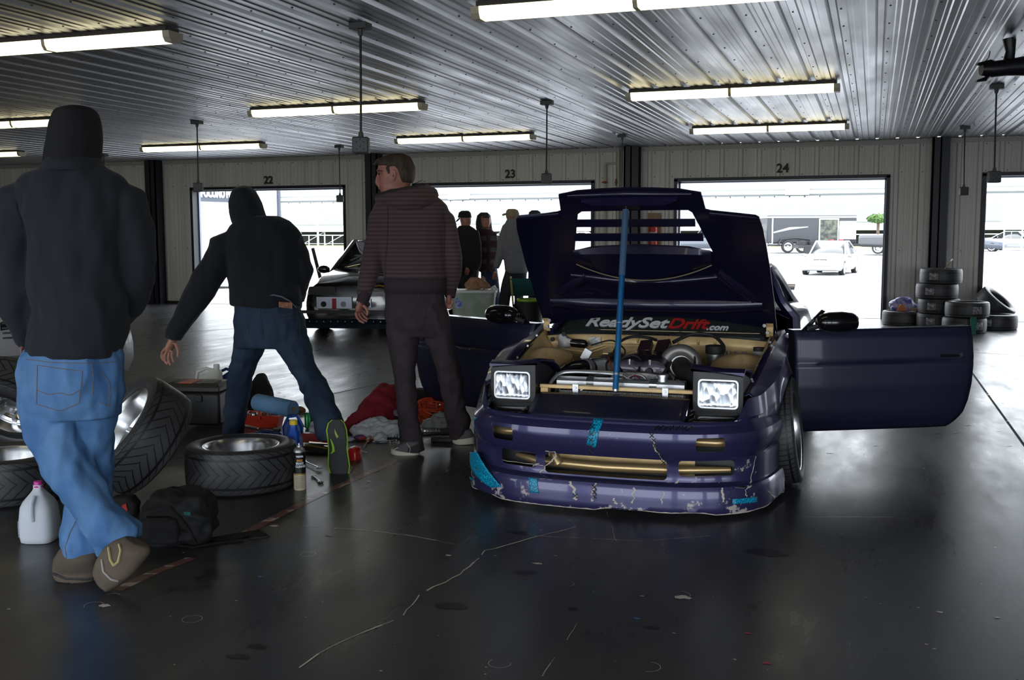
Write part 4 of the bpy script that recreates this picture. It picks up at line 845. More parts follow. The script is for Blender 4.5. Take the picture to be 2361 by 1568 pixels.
# ================================================================ people
def ring(u1, v1, u2, v2, D, th, k=1.0, n=22, e=2.2):
    a, b = AH(u1, v1, D), AH(u2, v2, D); c = (a+b)/2; mj = (b-a)/2*k; out = []
    for i in range(n):
        t = 2*PI*i/n; cs, sn = math.cos(t), math.sin(t)
        out.append(c + mj*(sgn(cs)*abs(cs)**(2/e)) + NH*(th*k*sgn(sn)*abs(sn)**(2/e)))
    return out
def rings(L, D, th, k=1.0, e=2.2):                 # rows (v, uL, uR[, dD[, th]]) or (uL, vL, uR, vR, dD, th)
    out = []
    for r in L:
        if len(r) >= 6: out.append(ring(r[0], r[1], r[2], r[3], D+r[4], r[5], k, e=e))
        else: out.append(ring(r[1], r[0], r[2], r[0], D+(r[3] if len(r) > 3 else 0), r[4] if len(r) > 4 else th, k, e=e))
    return out
def limb(mb, L, D, k=1.0, n=16, sq=(1, 1)):        # rows (u, v, radius in pixels, dD)
    return mb.tube([AH(r[0], r[1], D+(r[3] if len(r) > 3 else 0)) for r in L], [r[2]*D/FPX*k for r in L], n, sq=sq)
def meld(mb, name, m, parent, vox, sm=4, wr=0.0, wsc=(9, 9, 4), seed=0, fold=None, flatz=.15, crisp=0):
    o = mb.build(name, m, parent, smooth=True)
    if vox:
        r = o.modifiers.new('r', 'REMESH'); r.mode = 'VOXEL'; r.voxel_size = vox; s = o.modifiers.new('s', 'SMOOTH'); s.factor = .5; s.iterations = sm
        bpy.context.view_layer.update(); bake(o)
    me = o.data
    if wr:
        me.update(); N = [v.normal.copy() for v in me.vertices]
        for v, nn in zip(me.vertices, N):
            p = v.co; q = Vector((p.x*wsc[0]+seed, p.y*wsc[1], p.z*wsc[2]))
            w = mnoise.noise(q); w = 1-abs(w)*2.4; w2 = mnoise.noise(q*2.7)
            if fold: w2 += fold(p)
            v.co = p + Vector((nn.x, nn.y, nn.z*flatz))*(wr*(w*.7+w2*.5))
    me.polygons.foreach_set('use_smooth', [True]*len(me.polygons)); me.update()
    if crisp: me.set_sharp_from_angle(angle=math.radians(crisp))
    return o
def pt(u, v, D): return AH(u, v, D)
m_skin = mat('skin', (.36, .16, .115), .5, col2=(.30, .115, .085), nscale=22, bump=.05, bscale=120)
m_skin2 = mat('skin_plain_tone', (.36, .17, .12), .5, bump=.1, bscale=90)  # plain skin tone for the lunging person
m_jacket = mat('black_cotton_jacket', (.0125, .0150, .0225), .9, bump=.08, bscale=200, sheen=.06)
m_hoodb = mat('black_hood_jersey', (.009, .009, .0115), .9, bump=.2, bscale=200)
def denim(name, c1, c2, ns=9):
    return mat(name, c1, .8, col2=c2, nscale=ns, nstretch=(1, 1, .45), ncut=(.32, .68), bump=.35, bscale=420)
m_jean1 = denim('light_blue_denim', (.055, .155, .37), (.12, .26, .50)); m_jean2 = denim('dark_blue_denim', (.010, .022, .048), (.020, .038, .075))
m_suede = mat('grey_brown_suede', (.12, .095, .07), .85, col2=(.09, .07, .055), nscale=12, bump=.1, bscale=80)
m_sole = mat('dark_sole', (.035, .035, .037), .7, bump=.6, bscale=60, bstretch=(3, 3, 1)); m_swoosh = mat('pale_yellow_stitch', (.40, .36, .16), .6)
m_stitch = mat('tan_stitching', (.20, .13, .075), .8)
def hand(mb, W_, D, fingers, palm, k=1.0):          # palm rows like limb; fingers: lists of (u, v, r)
    limb(mb, palm, D, k, 14, (1.0, .62))
    for f in fingers: limb(mb, f, D, k, 10)
def seam(pts, D, w, name, m, parent, lift=.0):
    return MB().tube([AH(u, v, D-lift) for u, v in pts], w, 5).build(name, m, parent)
def onto(o, pts, D, w, name, m, parent, off=.003, n=8):   # lay a thread on the camera-side of a garment
    from mathutils.bvhtree import BVHTree
    key = o.name
    if key not in BV: BV[key] = BVHTree.FromPolygons([v.co for v in o.data.vertices], [p.vertices for p in o.data.polygons])
    bv = BV[key]; P = []; org = AH(1180, 700, 0.001) if 0 else C0
    loc = parent.matrix_world.translation if 0 else Vector()
    for (a, b) in zip(pts, pts[1:]):
        for k in range(n): P.append((a[0]+(b[0]-a[0])*k/n, a[1]+(b[1]-a[1])*k/n))
    P.append(pts[-1]); Q = []
    for u, v in P:
        d = ray(u, v).normalized(); h = bv.ray_cast(C0-o_off, d)
        if h[0] is not None: Q.append(h[0]-d*off)
    if len(Q) < 2: return None
    return MB().tube(Q, w, 5).build(name, m, parent)
BV = {}; o_off = Vector()
def person(label, x, y, group=None): return thing('person', label, 'person', (x, y, 0), 0, group)
class At:                                           # builds in world space, then hangs on the person's foot point
    pass
def adopt(root):                                    # children were built in world space: keep them there
    for o in root.children_recursive:
        if o.parent is root: o.matrix_parent_inverse = root.matrix_world.inverted() if 0 else T(-root.location)
# ---- man 1: nearest, black jacket, hood up
D = 4.20; fp = AZ(240, 1358); m1 = person('person walking away in black jacket, hood up and light blue jeans', fp.x, fp.y)
tor = [(378, 112, 226, 0, .085), (388, 92, 240, 0, .10), (399, 62, 262, 0, .12), (416, 46, 284, 0, .13), (450, 50, 300, 0, .15), (520, 74, 296, 0, .165), (600, 80, 294, 0, .17), (700, 78, 290, 0, .165), (780, 71, 283, 0, .165), (812, 68, 276, 0, .155), (822, 66, 273, 0, .14)]
la = [(84, 436, 30, 0), (48, 455, 44, 0), (37, 520, 43, 0), (38, 600, 42, 0), (40, 660, 40, -.02), (42, 720, 33, .0), (52, 775, 22, .03), (58, 797, 15, .04)]
ra = [(250, 438, 30, 0), (293, 460, 38, 0), (312, 520, 37, 0), (317, 590, 37, .0), (312, 650, 37, .04), (296, 705, 32, .12), (276, 735, 26, .2)]
hd = [(244, 172, 192, 0, .03), (246, 160, 203, 0, .06), (250, 147, 213, 0, .09), (257, 136, 219), (268, 127, 225), (287, 119, 230), (320, 115, 232), (350, 110, 229), (372, 107, 227), (392, 104, 232)]
b = MB(); b.loft(rings([(t[0], *t[1:]) for t in tor], D, .1, .8)); limb(b, la, D, .7); limb(b, ra, D, .7); b.loft(rings(hd, D, .10, .8))
hand(b, None, D, [[(54, 800, 5, .03), (52, 818, 5, .03), (56, 834, 4, .03)], [(62, 802, 5, .04), (60, 822, 5, .04), (61, 838, 4, .04)], [(67, 802, 5, .05), (67, 822, 4, .05), (66, 836, 4, .05)], [(70, 800, 4, .07), (72, 818, 4, .07)], [(52, 796, 5, .02), (48, 808, 4, .0), (48, 818, 3, .0)]], [(58, 785, 10, .04), (60, 800, 11, .04), (62, 812, 9, .04)])
body1 = meld(b, 'body', m_skin, m1, .008, 2)
j = MB(); j.loft(rings(tor, D, .15)); limb(j, la, D); limb(j, ra, D)
fold1 = lambda p: .35*math.sin((p.z*1.0+p.x*.9)*16+mnoise.noise(p*3)*4)
jk = meld(j, 'jacket', m_jacket, m1, .011, 5, .020, (7, 7, 3.4), 3, fold1)
cl = MB(); cl.loft(rings([(366, 113, 228, 0, .12), (380, 108, 231, 0, .125), (396, 100, 240, 0, .13)], D, .12), cap=False); cl.build('collar', m_jacket, jk, solid=.008)
h = MB(); h.loft(rings(hd, D, .125, e=2.0)); meld(h, 'hood', m_hoodb, m1, .010, 5, .006, (6, 6, 3), 9)
hips = [(800, 66, 268, 0, .13), (815, 57, 274, 0, .145), (860, 52, 279, 0, .16), (900, 52, 278, 0, .165), (935, 54, 274, 0, .155), (960, 60, 268, 0, .13)]
nl = [(930, 54, 178, -.02, .11), (970, 57, 182, -.02, .11), (1015, 70, 190, -.03, .10), (1060, 97, 206, -.05, .095), (1115, 120, 234, -.06, .09), (1160, 160, 254, -.06, .085), (190, 1200, 292, 1190, -.05, .085), (214, 1245, 316, 1212, -.03, .09), (232, 1284, 321, 1240, -.02, .085)]
fl = [(930, 160, 273, .04, .11), (985, 168, 261, .06, .10), (1040, 174, 257, .08, .09), (1100, 172, 254, .10, .085), (1160, 160, 250, .11, .08), (1215, 148, 238, .10, .08), (140, 1256, 232, 1262, .08, .085), (156, 1300, 232, 1286, .06, .08)]
j = MB(); j.loft(rings(hips, D, .15)); j.loft(rings(nl, D, .1)); j.loft(rings(fl, D, .1))
foldj = lambda p: .5*math.sin(p.z*46+p.x*14+mnoise.noise(p*5)*3)*max(0, min(1, (1.0-p.z)*1.6))
jn = meld(j, 'jeans', m_jean1, m1, .009, 3, .016, (10, 10, 5), 5, foldj)
for pts in ([(60, 828), (120, 836), (212, 838), (272, 834)], [(86, 842), (140, 850), (190, 856), (186, 898), (182, 930), (138, 948), (84, 932), (86, 842)], [(86, 900), (112, 910), (140, 906), (162, 912), (186, 898)], [(232, 852), (252, 880), (254, 910), (250, 936), (228, 926)], [(212, 838), (216, 870), (214, 912)], [(178, 1196), (160, 1230), (150, 1262), (154, 1294)]):
    onto(jn, pts, D, .0013, 'seam', m_stitch, jn, .002)
onto(jn, [(236, 1282), (270, 1266), (320, 1240)], D, .005, 'frayed_hem', mat('frayed_denim', (.25, .35, .5), .9), jn, .002)
sh = MB(); Dn = 4.04
sh.loft(rings([(222, 1338, 252, 1364, -.02, .035), (214, 1318, 278, 1348, -.01, .048), (222, 1290, 302, 1330, 0, .052), (240, 1262, 326, 1304, .02, .052), (262, 1246, 346, 1276, .04, .048), (290, 1236, 346, 1262, .05, .035)], Dn, .05))
s1 = meld(sh, 'shoe', m_suede, m1, .008, 3)
onto(s1, [(250, 1262), (254, 1290), (262, 1304), (272, 1296), (278, 1270), (274, 1255)], Dn, .005, 'side_emblem', m_swoosh, s1, .003)
onto(s1, [(234, 1290), (238, 1318), (256, 1336), (272, 1340)], Dn, .004, 'sole_edge', mat('pale_rubber', (.35, .33, .32), .6), s1, .003)
f2 = HD(170, 1338); sh = MB(); sh.loft(rings([(1262, 140, 225, .1, .045), (1290, 122, 228, .06, .05), (1318, 120, 226, 0, .052), (1338, 128, 222, 0, .045)], f2, .05))
s2 = meld(sh, 'shoe', m_suede, m1, .008, 3); onto(s2, [(120, 1322), (150, 1334), (200, 1336), (222, 1332)], f2, .005, 'sole_edge', m_sole, s2, .002)
adopt(m1)
# ---- man 2: lunging, dark hoodie, hood up
D = 6.50; fp = AZ(782, 1096); m2 = person('person lunging forward in navy hoodie and dark jeans, arm reaching down', fp.x, fp.y)
m_hood2 = mat('navy_fleece', (.0035, .0055, .0105), .9, bump=.2, bscale=200, sheen=.1)
tor = [(498, 556, 640, 0, .10), (508, 545, 662, 0, .12), (524, 530, 682, 0, .13), (548, 517, 695, 0, .14), (585, 516, 694, 0, .15), (620, 522, 694, 0, .15), (660, 534, 692, 0, .15), (690, 533, 692, 0, .145), (533, 704, 692, 716, 0, .13)]
la = [(548, 556, 30, 0), (512, 572, 34, -.02), (490, 620, 34, -.04), (462, 672, 31, -.06), (428, 728, 25, -.08), (404, 768, 18, -.1), (400, 782, 15, -.1)]
ra = [(645, 545, 24, .02), (668, 560, 26, 0), (686, 590, 24, 0), (706, 616, 15, -.02), (697, 645, 20, .03), (688, 690, 18, .12)]
hd = [(428, 556, 568, 0, .03), (430, 549, 575, 0, .06), (435, 541, 583), (447, 533, 593), (467, 528, 603), (490, 530, 610), (510, 535, 618), (526, 542, 640)]
b = MB(); b.loft(rings(tor, D, .1, .75)); limb(b, la, D, .6); limb(b, ra, D, .7); b.loft(rings(hd, D, .1, .8))
Dh = D-.10
hand(b, None, Dh, [[(381, 802, 3.6, .03), (374, 812, 3.4, .02), (372, 822, 3.1, 0), (375, 831, 2.7, -.02)], [(385, 808, 3.8, .015), (380, 820, 3.5, 0), (380, 832, 3.2, -.015), (386, 841, 2.8, -.03)], [(391, 810, 3.7, 0), (388, 823, 3.4, -.015), (389, 834, 3.1, -.03), (394, 843, 2.7, -.04)], [(397, 809, 3.4, -.015), (396, 820, 3.1, -.03), (398, 829, 2.8, -.04), (401, 836, 2.4, -.05)], [(404, 791, 4.2, -.02), (409, 802, 3.8, -.035), (411, 813, 3.5, -.045), (409, 824, 2.9, -.05)]], [(402, 772, 10), (399, 784, 12), (394, 795, 14), (389, 805, 12.5), (388, 811, 9)])
meld(b, 'body', m_skin2, m2, .0048, 1)
j = MB(); j.loft(rings(tor, D, .15)); limb(j, la, D); limb(j, ra, D)
hz2 = meld(j, 'hoodie', m_hood2, m2, .012, 5, .020, (7, 7, 3.5), 17)
h = MB(); h.loft(rings(hd, D, .12, e=2.0)); meld(h, 'hood', m_hood2, hz2, .012, 5, .004, (7, 7, 4), 4)
MB().tube([AH(403, 768, Dh), AH(401, 782, Dh)], [19*D/FPX, 16*D/FPX], 18).build('cuff', m_hood2, hz2)
hips = [(690, 548, 686, 0, .12), (702, 545, 692, 0, .135), (740, 541, 702, 0, .15), (775, 541, 710, 0, .15), (800, 545, 712, 0, .13)]
l1 = [(780, 541, 622, .02, .10), (815, 538, 604, .06, .095), (845, 532, 588, .1, .085), (880, 526, 579, .15, .08), (930, 521, 572, .22, .075), (985, 514, 562, .3, .07), (1008, 514, 560, .34, .068)]
l2 = [(775, 618, 711, -.02, .10), (815, 646, 719, -.08, .09), (850, 670, 731, -.14, .085), (890, 692, 758, -.2, .08), (930, 706, 774, -.27, .078), (968, 724, 788, -.32, .075), (731, 1006, 792, 985, -.36, .07), (738, 1018, 788, 1000, -.38, .06)]
j = MB(); j.loft(rings(hips, D, .15)); j.loft(rings(l1, D, .1)); j.loft(rings(l2, D, .1))
jn = meld(j, 'jeans', m_jean2, m2, .010, 3, .012, (12, 12, 6), 5, lambda p: .4*math.sin(p.z*60+p.x*10))
for pts in ([(548, 716), (610, 732), (660, 726), (700, 716)], [(546, 740), (573, 745), (574, 772), (562, 786), (548, 782)], [(628, 742), (690, 730), (692, 780), (648, 792), (638, 770), (628, 742)], [(600, 700), (601, 740), (606, 780), (612, 794)]): onto(jn, pts, D, .0012, 'seam', mat('dim_stitch', (.08, .06, .045), .8), jn, .002)
mb = MB(); P = [AH(u, v, D-.155) for u, v in ((643, 696), (674, 698), (674, 712), (643, 708))]; mb.prism(P, NH*-.004); mb.build('leather_patch', mat('tan_leather', (.30, .11, .045), .6, col2=(.16, .05, .03), nscale=60), jn)
MB().loft(rings([(690, 556, 688, .0, .13), (704, 560, 694, .0, .14)], D, .14), cap=False).build('belt', m_gls, jn, solid=.004)
MB().tube([AH(u, v, D-.145) for u, v in ((600, 688), (630, 680), (650, 684), (668, 694), (684, 710))], [.004, .011, .012, .009, .004], 8, sq=(1, .5)).build('shirt_tail', mat('grey_tee', (.13, .14, .18), .85), m2)
# shoe seen on its sole
Ds = 6.06
sole = [(968, 766, 786), (976, 757, 794), (992, 753, 799), (1015, 756, 801), (1035, 758, 800), (1055, 757, 803), (1075, 757, 806), (1092, 762, 803), (1099, 772, 796)]
sh = MB(); sh.loft([ring(l, v, r, v, Ds+.045, .05 if 975 < v < 1090 else .03) for v, l, r in sole]); s1 = meld(sh, 'shoe', mat('black_knit', (.012, .013, .015), .8), m2, .008, 2)
MB().loft([ring(l-1.5, v, r+1.5, v, Ds+.004, .012) for v, l, r in sole]).build('neon_midsole', mat('neon_green', (.30, .60, .03), .5), s1)
MB().loft([ring(l+1.5, v, r-1.5, v, Ds-.008, .010) for v, l, r in sole[0:]]).build('outsole', m_sole, s1)
MB().tube([AH(u, v, Ds-.019) for u, v in ((777, 1011), (774, 1000), (771, 988), (775, 1000), (779, 1008))], [.001, .005, .001, .004, .006], 6).build('sole_emblem', mat('neon_dull', (.35, .42, .05), .5), s1)
MB().tube([AH(u, v, Ds-.018) for u, v in ((762, 1012), (768, 1028), (769, 1040), (763, 1046))], [.002, .007, .009, .003], 8).build('arch_insert', MATS['neon_green'], s1)
sh = MB(); sh.loft([ring(514, 995, 560, 995, D+.32, .07), ring(512, 1012, 566, 1012, D+.30, .10), ring(514, 1022, 564, 1022, D+.30, .10)]); meld(sh, 'shoe', MATS['black_knit'], m2, .01, 2)
adopt(m2)
# ---- man 3: striped maroon hoodie
D = 6.72; fp = AZ(960, 1052); m3 = person('tall person in striped maroon hoodie and plum trousers looking left', fp.x, fp.y)
def stripes():
    m = mat('maroon_stripe_knit', (.085, .048, .050), .9, bump=.15, bscale=180, sheen=.1); nt = m.node_tree; N = nt.nodes; b = N['Principled BSDF']
    tc = N.new('ShaderNodeTexCoord'); sp = N.new('ShaderNodeSeparateXYZ'); nt.links.new(tc.outputs['Object'], sp.inputs[0])
    s = N.new('ShaderNodeMath'); s.operation = 'SINE'; k = N.new('ShaderNodeMath'); k.operation = 'MULTIPLY'; k.inputs[1].default_value = 2*PI/.0265; nt.links.new(sp.outputs[2], k.inputs[0]); nt.links.new(k.outputs[0], s.inputs[0])
    mr = N.new('ShaderNodeMapRange'); mr.inputs[1].default_value = -.3; mr.inputs[2].default_value = .5; nt.links.new(s.outputs[0], mr.inputs[0])
    mx = N.new('ShaderNodeMix'); mx.data_type = 'RGBA'; mx.inputs['A'].default_value = (.085, .048, .050, 1); mx.inputs['B'].default_value = (.045, .029, .035, 1); nt.links.new(mr.outputs[0], mx.inputs['Factor']); nt.links.new(mx.outputs['Result'], b.inputs['Base Color']); return m
m_str = stripes(); m_rib = mat('plum_rib_knit', (.035, .022, .028), .9, bump=.4, bscale=90, bstretch=(1, 1, .05)); m_plum = mat('plum_cotton', (.036, .024, .031), .85, col2=(.026, .018, .024), nscale=12, bump=.2, bscale=200)
tor = [(436, 893, 975, 0, .09), (448, 878, 1000, 0, .11), (458, 870, 1016, 0, .12), (472, 866, 1030, 0, .13), (490, 866, 1034, 0, .135), (520, 871, 1033, 0, .14), (560, 876, 1029, 0, .135), (600, 881, 1026, 0, .13), (640, 887, 1026, 0, .13), (660, 889, 1025, 0, .13), (673, 890, 1023, 0, .12)]
la = [(888, 472, 20, 0), (876, 505, 24, 0), (868, 550, 24, 0), (858, 602, 24, -.02), (848, 645, 21, -.05), (838, 685, 14, -.08)]
ra = [(1004, 486, 18, 0), (1024, 506, 23, 0), (1037, 550, 22, 0), (1044, 598, 22, 0), (1043, 636, 19, .04), (1036, 676, 13, .07)]
b = MB(); b.loft(rings(tor, D, .1, .8)); limb(b, la, D, .7); limb(b, ra, D, .7)
head = [(360, 893, 940, .0, .055), (368, 880, 948, 0, .068), (382, 872, 953, 0, .075), (392, 870, 954, 0, .077), (402, 873, 954, 0, .077), (412, 874, 952, 0, .074), (424, 875, 947, 0, .068), (434, 875, 942, 0, .064), (448, 880, 936, 0, .06)]
b.loft(rings(head, D-.0, .07, e=2.0)); limb(b, [(918, 425, 21), (918, 455, 24)], D)
limb(b, [(873, 398, 2.5), (869.5, 412, 3.5), (868.5, 421, 4.2), (872, 427, 4)], D, 1, 10); limb(b, [(868, 394, 2), (873, 393, 3.5), (880, 393, 3)], D, 1, 8)
limb(b, [(876, 428, 2.5), (874, 432, 3), (876, 436, 3)], D, 1, 8)
limb(b, [(906, 392, 3, -.07), (910, 394, 4, -.075), (911, 404, 4, -.075), (907, 415, 3.4, -.07), (903, 413, 2.5, -.068), (904, 400, 2.5, -.068), (906, 392, 2.5, -.07)], D, 1, 8)
Dh = D-.09
hand(b, None, Dh, [[(820, 720, 3.6, 0), (823, 732, 3.4, 0), (830, 740, 3.1, .0), (840, 745, 2.6, .0)], [(826, 721, 3.6, .02), (831, 732, 3.3, .02), (838, 738, 3, .02), (847, 741, 2.5, .02)], [(832, 719, 3.5, .04), (838, 728, 3.2, .04), (844, 734, 2.9, .04), (849, 737, 2.4, .04)], [(836, 715, 3.2, .06), (842, 722, 3, .06), (847, 728, 2.5, .06)], [(838, 704, 3.8, -.02), (845, 712, 3.5, -.03), (848, 721, 3.1, -.03), (846, 728, 2.6, -.03)]], [(834, 692, 9), (831, 702, 11), (828, 711, 12), (827, 719, 10)])
hand(b, None, D+.02, [[(1032, 700, 4), (1031, 712, 3.5)], [(1036, 700, 4), (1036, 713, 3.5)], [(1040, 698, 3.5), (1040, 710, 3)], [(1028, 696, 3.5), (1026, 706, 3)], [(1043, 692, 3.5), (1044, 702, 3)]], [(1036, 680, 8), (1036, 692, 9), (1036, 700, 8)])
body3 = meld(b, 'body', m_skin, m3, .0046, 1)
m_hair = mat('brown_hair', (.026, .016, .011), .65, col2=(.055, .034, .022), nscale=40, nstretch=(1, 1, .25), bump=.8, bscale=90, bstretch=(1.5, 1.5, .4))
h = MB(); h.loft(rings([(355, 900, 932, 0, .05), (361, 882, 945, 0, .068), (370, 873, 951, 0, .078), (380, 869, 955, .0, .083), (387, 884, 957, .01, .084), (394, 903, 957, .01, .090), (404, 910, 956.5, .01, .089), (414, 914, 955, .01, .084), (422, 924, 951, .01, .076)], D, .07, e=2.0))
limb(h, [(880, 366, 6, -.02), (869, 374, 6, -.02), (862, 382, 3, -.02)], D); limb(h, [(872, 372, 5, .03), (864, 380, 2.5, .03)], D); limb(h, [(893, 385, 5, -.066), (897, 396, 4, -.068), (897, 402, 2.5, -.068)], D)
meld(h, 'hair', m_hair, m3, .0065, 2, .004, (30, 30, 12), 2)
MB().ball(AH(873.5, 401, D-.052), .006, 8).build('eye', mat('eye_dark', (.03, .02, .02), .3), body3); MB().tube([AH(868, 394.5, D-.04), AH(873, 393, D-.058), AH(881, 395, D-.068)], [.002, .004, .002], 6).build('eyebrow', m_hair, body3)
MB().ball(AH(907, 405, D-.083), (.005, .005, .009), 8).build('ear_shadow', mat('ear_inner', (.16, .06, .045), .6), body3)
j = MB(); j.loft(rings(tor, D, .15)); limb(j, la, D); limb(j, ra, D)
hj = meld(j, 'hoodie', m_str, m3, .011, 5, .011, (7, 7, 4), 21)
h = MB(); h.loft(rings([(868, 446, 984, 424, 0, .115), (864, 456, 1006, 436, -.01, .14), (865, 464, 1011, 450, -.03, .145), (884, 474, 1006, 466, -.05, .13), (905, 484, 990, 478, -.06, .10), (925, 492, 978, 486, -.06, .07)], D, .1)); hoodr = meld(h, 'lowered_hood', m_str, hj, .010, 3, .006, (10, 10, 10), 8)
MB().loft(rings([(866, 449, 982, 425, 0, .122), (863, 454, 990, 431, 0, .132), (864, 458, 994, 437, 0, .13)], D, .1), cap=False).build('neck_rib', m_rib, hj, solid=.012)
MB().loft(rings([(640, 886, 1028, 0, .145), (655, 886, 1029, 0, .147), (675, 887, 1027, 0, .14)], D, .1), cap=False).build('waist_rib', m_rib, hj, solid=.006)
MB().tube([AH(842, 672, D-.07), AH(838, 688, D-.08), AH(833, 699, D-.085)], [16*D/FPX, 14.5*D/FPX, 13*D/FPX], 18).build('cuff', m_rib, hj); MB().tube([AH(1040, 660, D+.06), AH(1037, 685, D+.04)], [15*D/FPX, 12*D/FPX], 18).build('cuff', m_rib, hj)
onto(hj, [(893, 470), (895, 500), (893, 560), (888, 610), (890, 640)], D, .0015, 'seam', m_rib, hj); onto(hj, [(1020, 480), (1025, 520), (1025, 620)], D, .0015, 'seam', m_rib, hj)
MB().tube([AH(955, 423, D-.1), AH(962, 421, D-.11), AH(972, 416, D-.12)], .002, 6).build('drawstring', m_rib, hj)
hips = [(662, 892, 1020, 0, .12), (690, 889, 1025, 0, .13), (720, 888, 1032, 0, .14), (755, 890, 1040, 0, .13), (775, 894, 1040, 0, .10)]
l1 = [(745, 890, 966, 0, .10), (790, 896, 964, 0, .095), (830, 902, 960, 0, .09), (870, 907, 956, 0, .08), (910, 912, 960, -.02, .075), (960, 918, 965, -.05, .07), (1000, 923, 971, -.08, .068), (1030, 926, 976, -.1, .075), (1040, 930, 977, -.1, .07)]
l2 = [(745, 966, 1038, 0, .10), (790, 984, 1045, .02, .095), (830, 1000, 1056, .04, .09), (870, 1012, 1065, .06, .08), (910, 1019, 1069, .1, .075), (945, 1025, 1076, .14, .07), (970, 1030, 1085, .18, .07), (1001, 1036, 1078, .22, .068), (1012, 1038, 1076, .22, .06)]
j = MB(); j.loft(rings(hips, D, .15)); j.loft(rings(l1, D, .1)); j.loft(rings(l2, D, .1))
jn = meld(j, 'trousers', m_plum, m3, .010, 4, .009, (12, 12, 7), 33, lambda p: .5*math.sin(p.z*55+p.x*16))
onto(jn, [(892, 700), (950, 712), (1024, 700)], D, .0012, 'seam', m_rib, jn); onto(jn, [(958, 706), (962, 745)], D, .0012, 'seam', m_rib, jn)
m_canv = mat('grey_canvas', (.085, .085, .09), .85); m_white_rub = mat('white_rubber', (.52, .48, .40), .6)
def sneaker(pts_sole, pts_up, D, parent):
    o = MB(); o.loft(rings(pts_up, D, .05)); s = meld(o, 'sneaker', m_canv, parent, .007, 2)
    MB().loft(rings(pts_sole, D, .05), cap=True).build('rubber_sole', m_white_rub, s, ang=50)
    return s
s1 = sneaker([(901, 1034, 968, 1044, 0, .052), (901, 1044, 970, 1056, 0, .055), (908, 1049, 969, 1059, 0, .05)], [(934, 1016, 968, 1016, 0, .045), (912, 1028, 969, 1034, 0, .048), (903, 1038, 969, 1046, 0, .05)], D-.12, m3)
onto(s1, [(938, 1022), (946, 1034), (944, 1044)], D, .002, 'lace', m_white_rub, s1); onto(s1, [(905, 1038), (918, 1032)], D, .003, 'toe_cap', m_white_rub, s1)
s2 = sneaker([(1043, 1012, 1094, 1006, 0, .05), (1043, 1019, 1095, 1017, 0, .052), (1048, 1023, 1094, 1021, 0, .05)], [(1050, 992, 1086, 988, 0, .045), (1045, 1004, 1092, 1000, 0, .048), (1044, 1014, 1094, 1010, 0, .05)], D+.2, m3)
adopt(m3)
# ---- people by the far door
m_grey = mat('heather_grey_fleece', (.17, .175, .20), .9, sheen=.1, col2=(.145, .15, .17), nscale=30); m_blackc = mat('black_cotton', (.010, .010, .011), .9); m_dark_d = denim('grey_black_denim', (.020, .021, .026), (.035, .036, .042))
def plaid():
    m = mat('red_grey_plaid', (.1, .02, .025), .9); nt = m.node_tree; N = nt.nodes; b = N['Principled BSDF']; tc = N.new('ShaderNodeTexCoord'); sp = N.new('ShaderNodeSeparateXYZ'); nt.links.new(tc.outputs['Object'], sp.inputs[0])
    def sq(o, k, th):
        a = N.new('ShaderNodeMath'); a.operation = 'MULTIPLY'; a.inputs[1].default_value = k; nt.links.new(o, a.inputs[0]); s = N.new('ShaderNodeMath'); s.operation = 'FRACT'; nt.links.new(a.outputs[0], s.inputs[0]); g = N.new('ShaderNodeMath'); g.operation = 'GREATER_THAN'; g.inputs[1].default_value = th; nt.links.new(s.outputs[0], g.inputs[0]); return g.outputs[0]
    mx = N.new('ShaderNodeMix'); mx.data_type = 'RGBA'; mx.inputs['A'].default_value = (.045, .014, .018, 1); mx.inputs['B'].default_value = (.075, .07, .08, 1); nt.links.new(sq(sp.outputs[2], 5.2, .6), mx.inputs['Factor'])
    m2 = N.new('ShaderNodeMix'); m2.data_type = 'RGBA'; m2.inputs['B'].default_value = (.03, .02, .03, 1); nt.links.new(mx.outputs['Result'], m2.inputs['A']); nt.links.new(sq(sp.outputs[0], 7, .62), m2.inputs['Factor']); nt.links.new(m2.outputs['Result'], b.inputs['Base Color']); return m
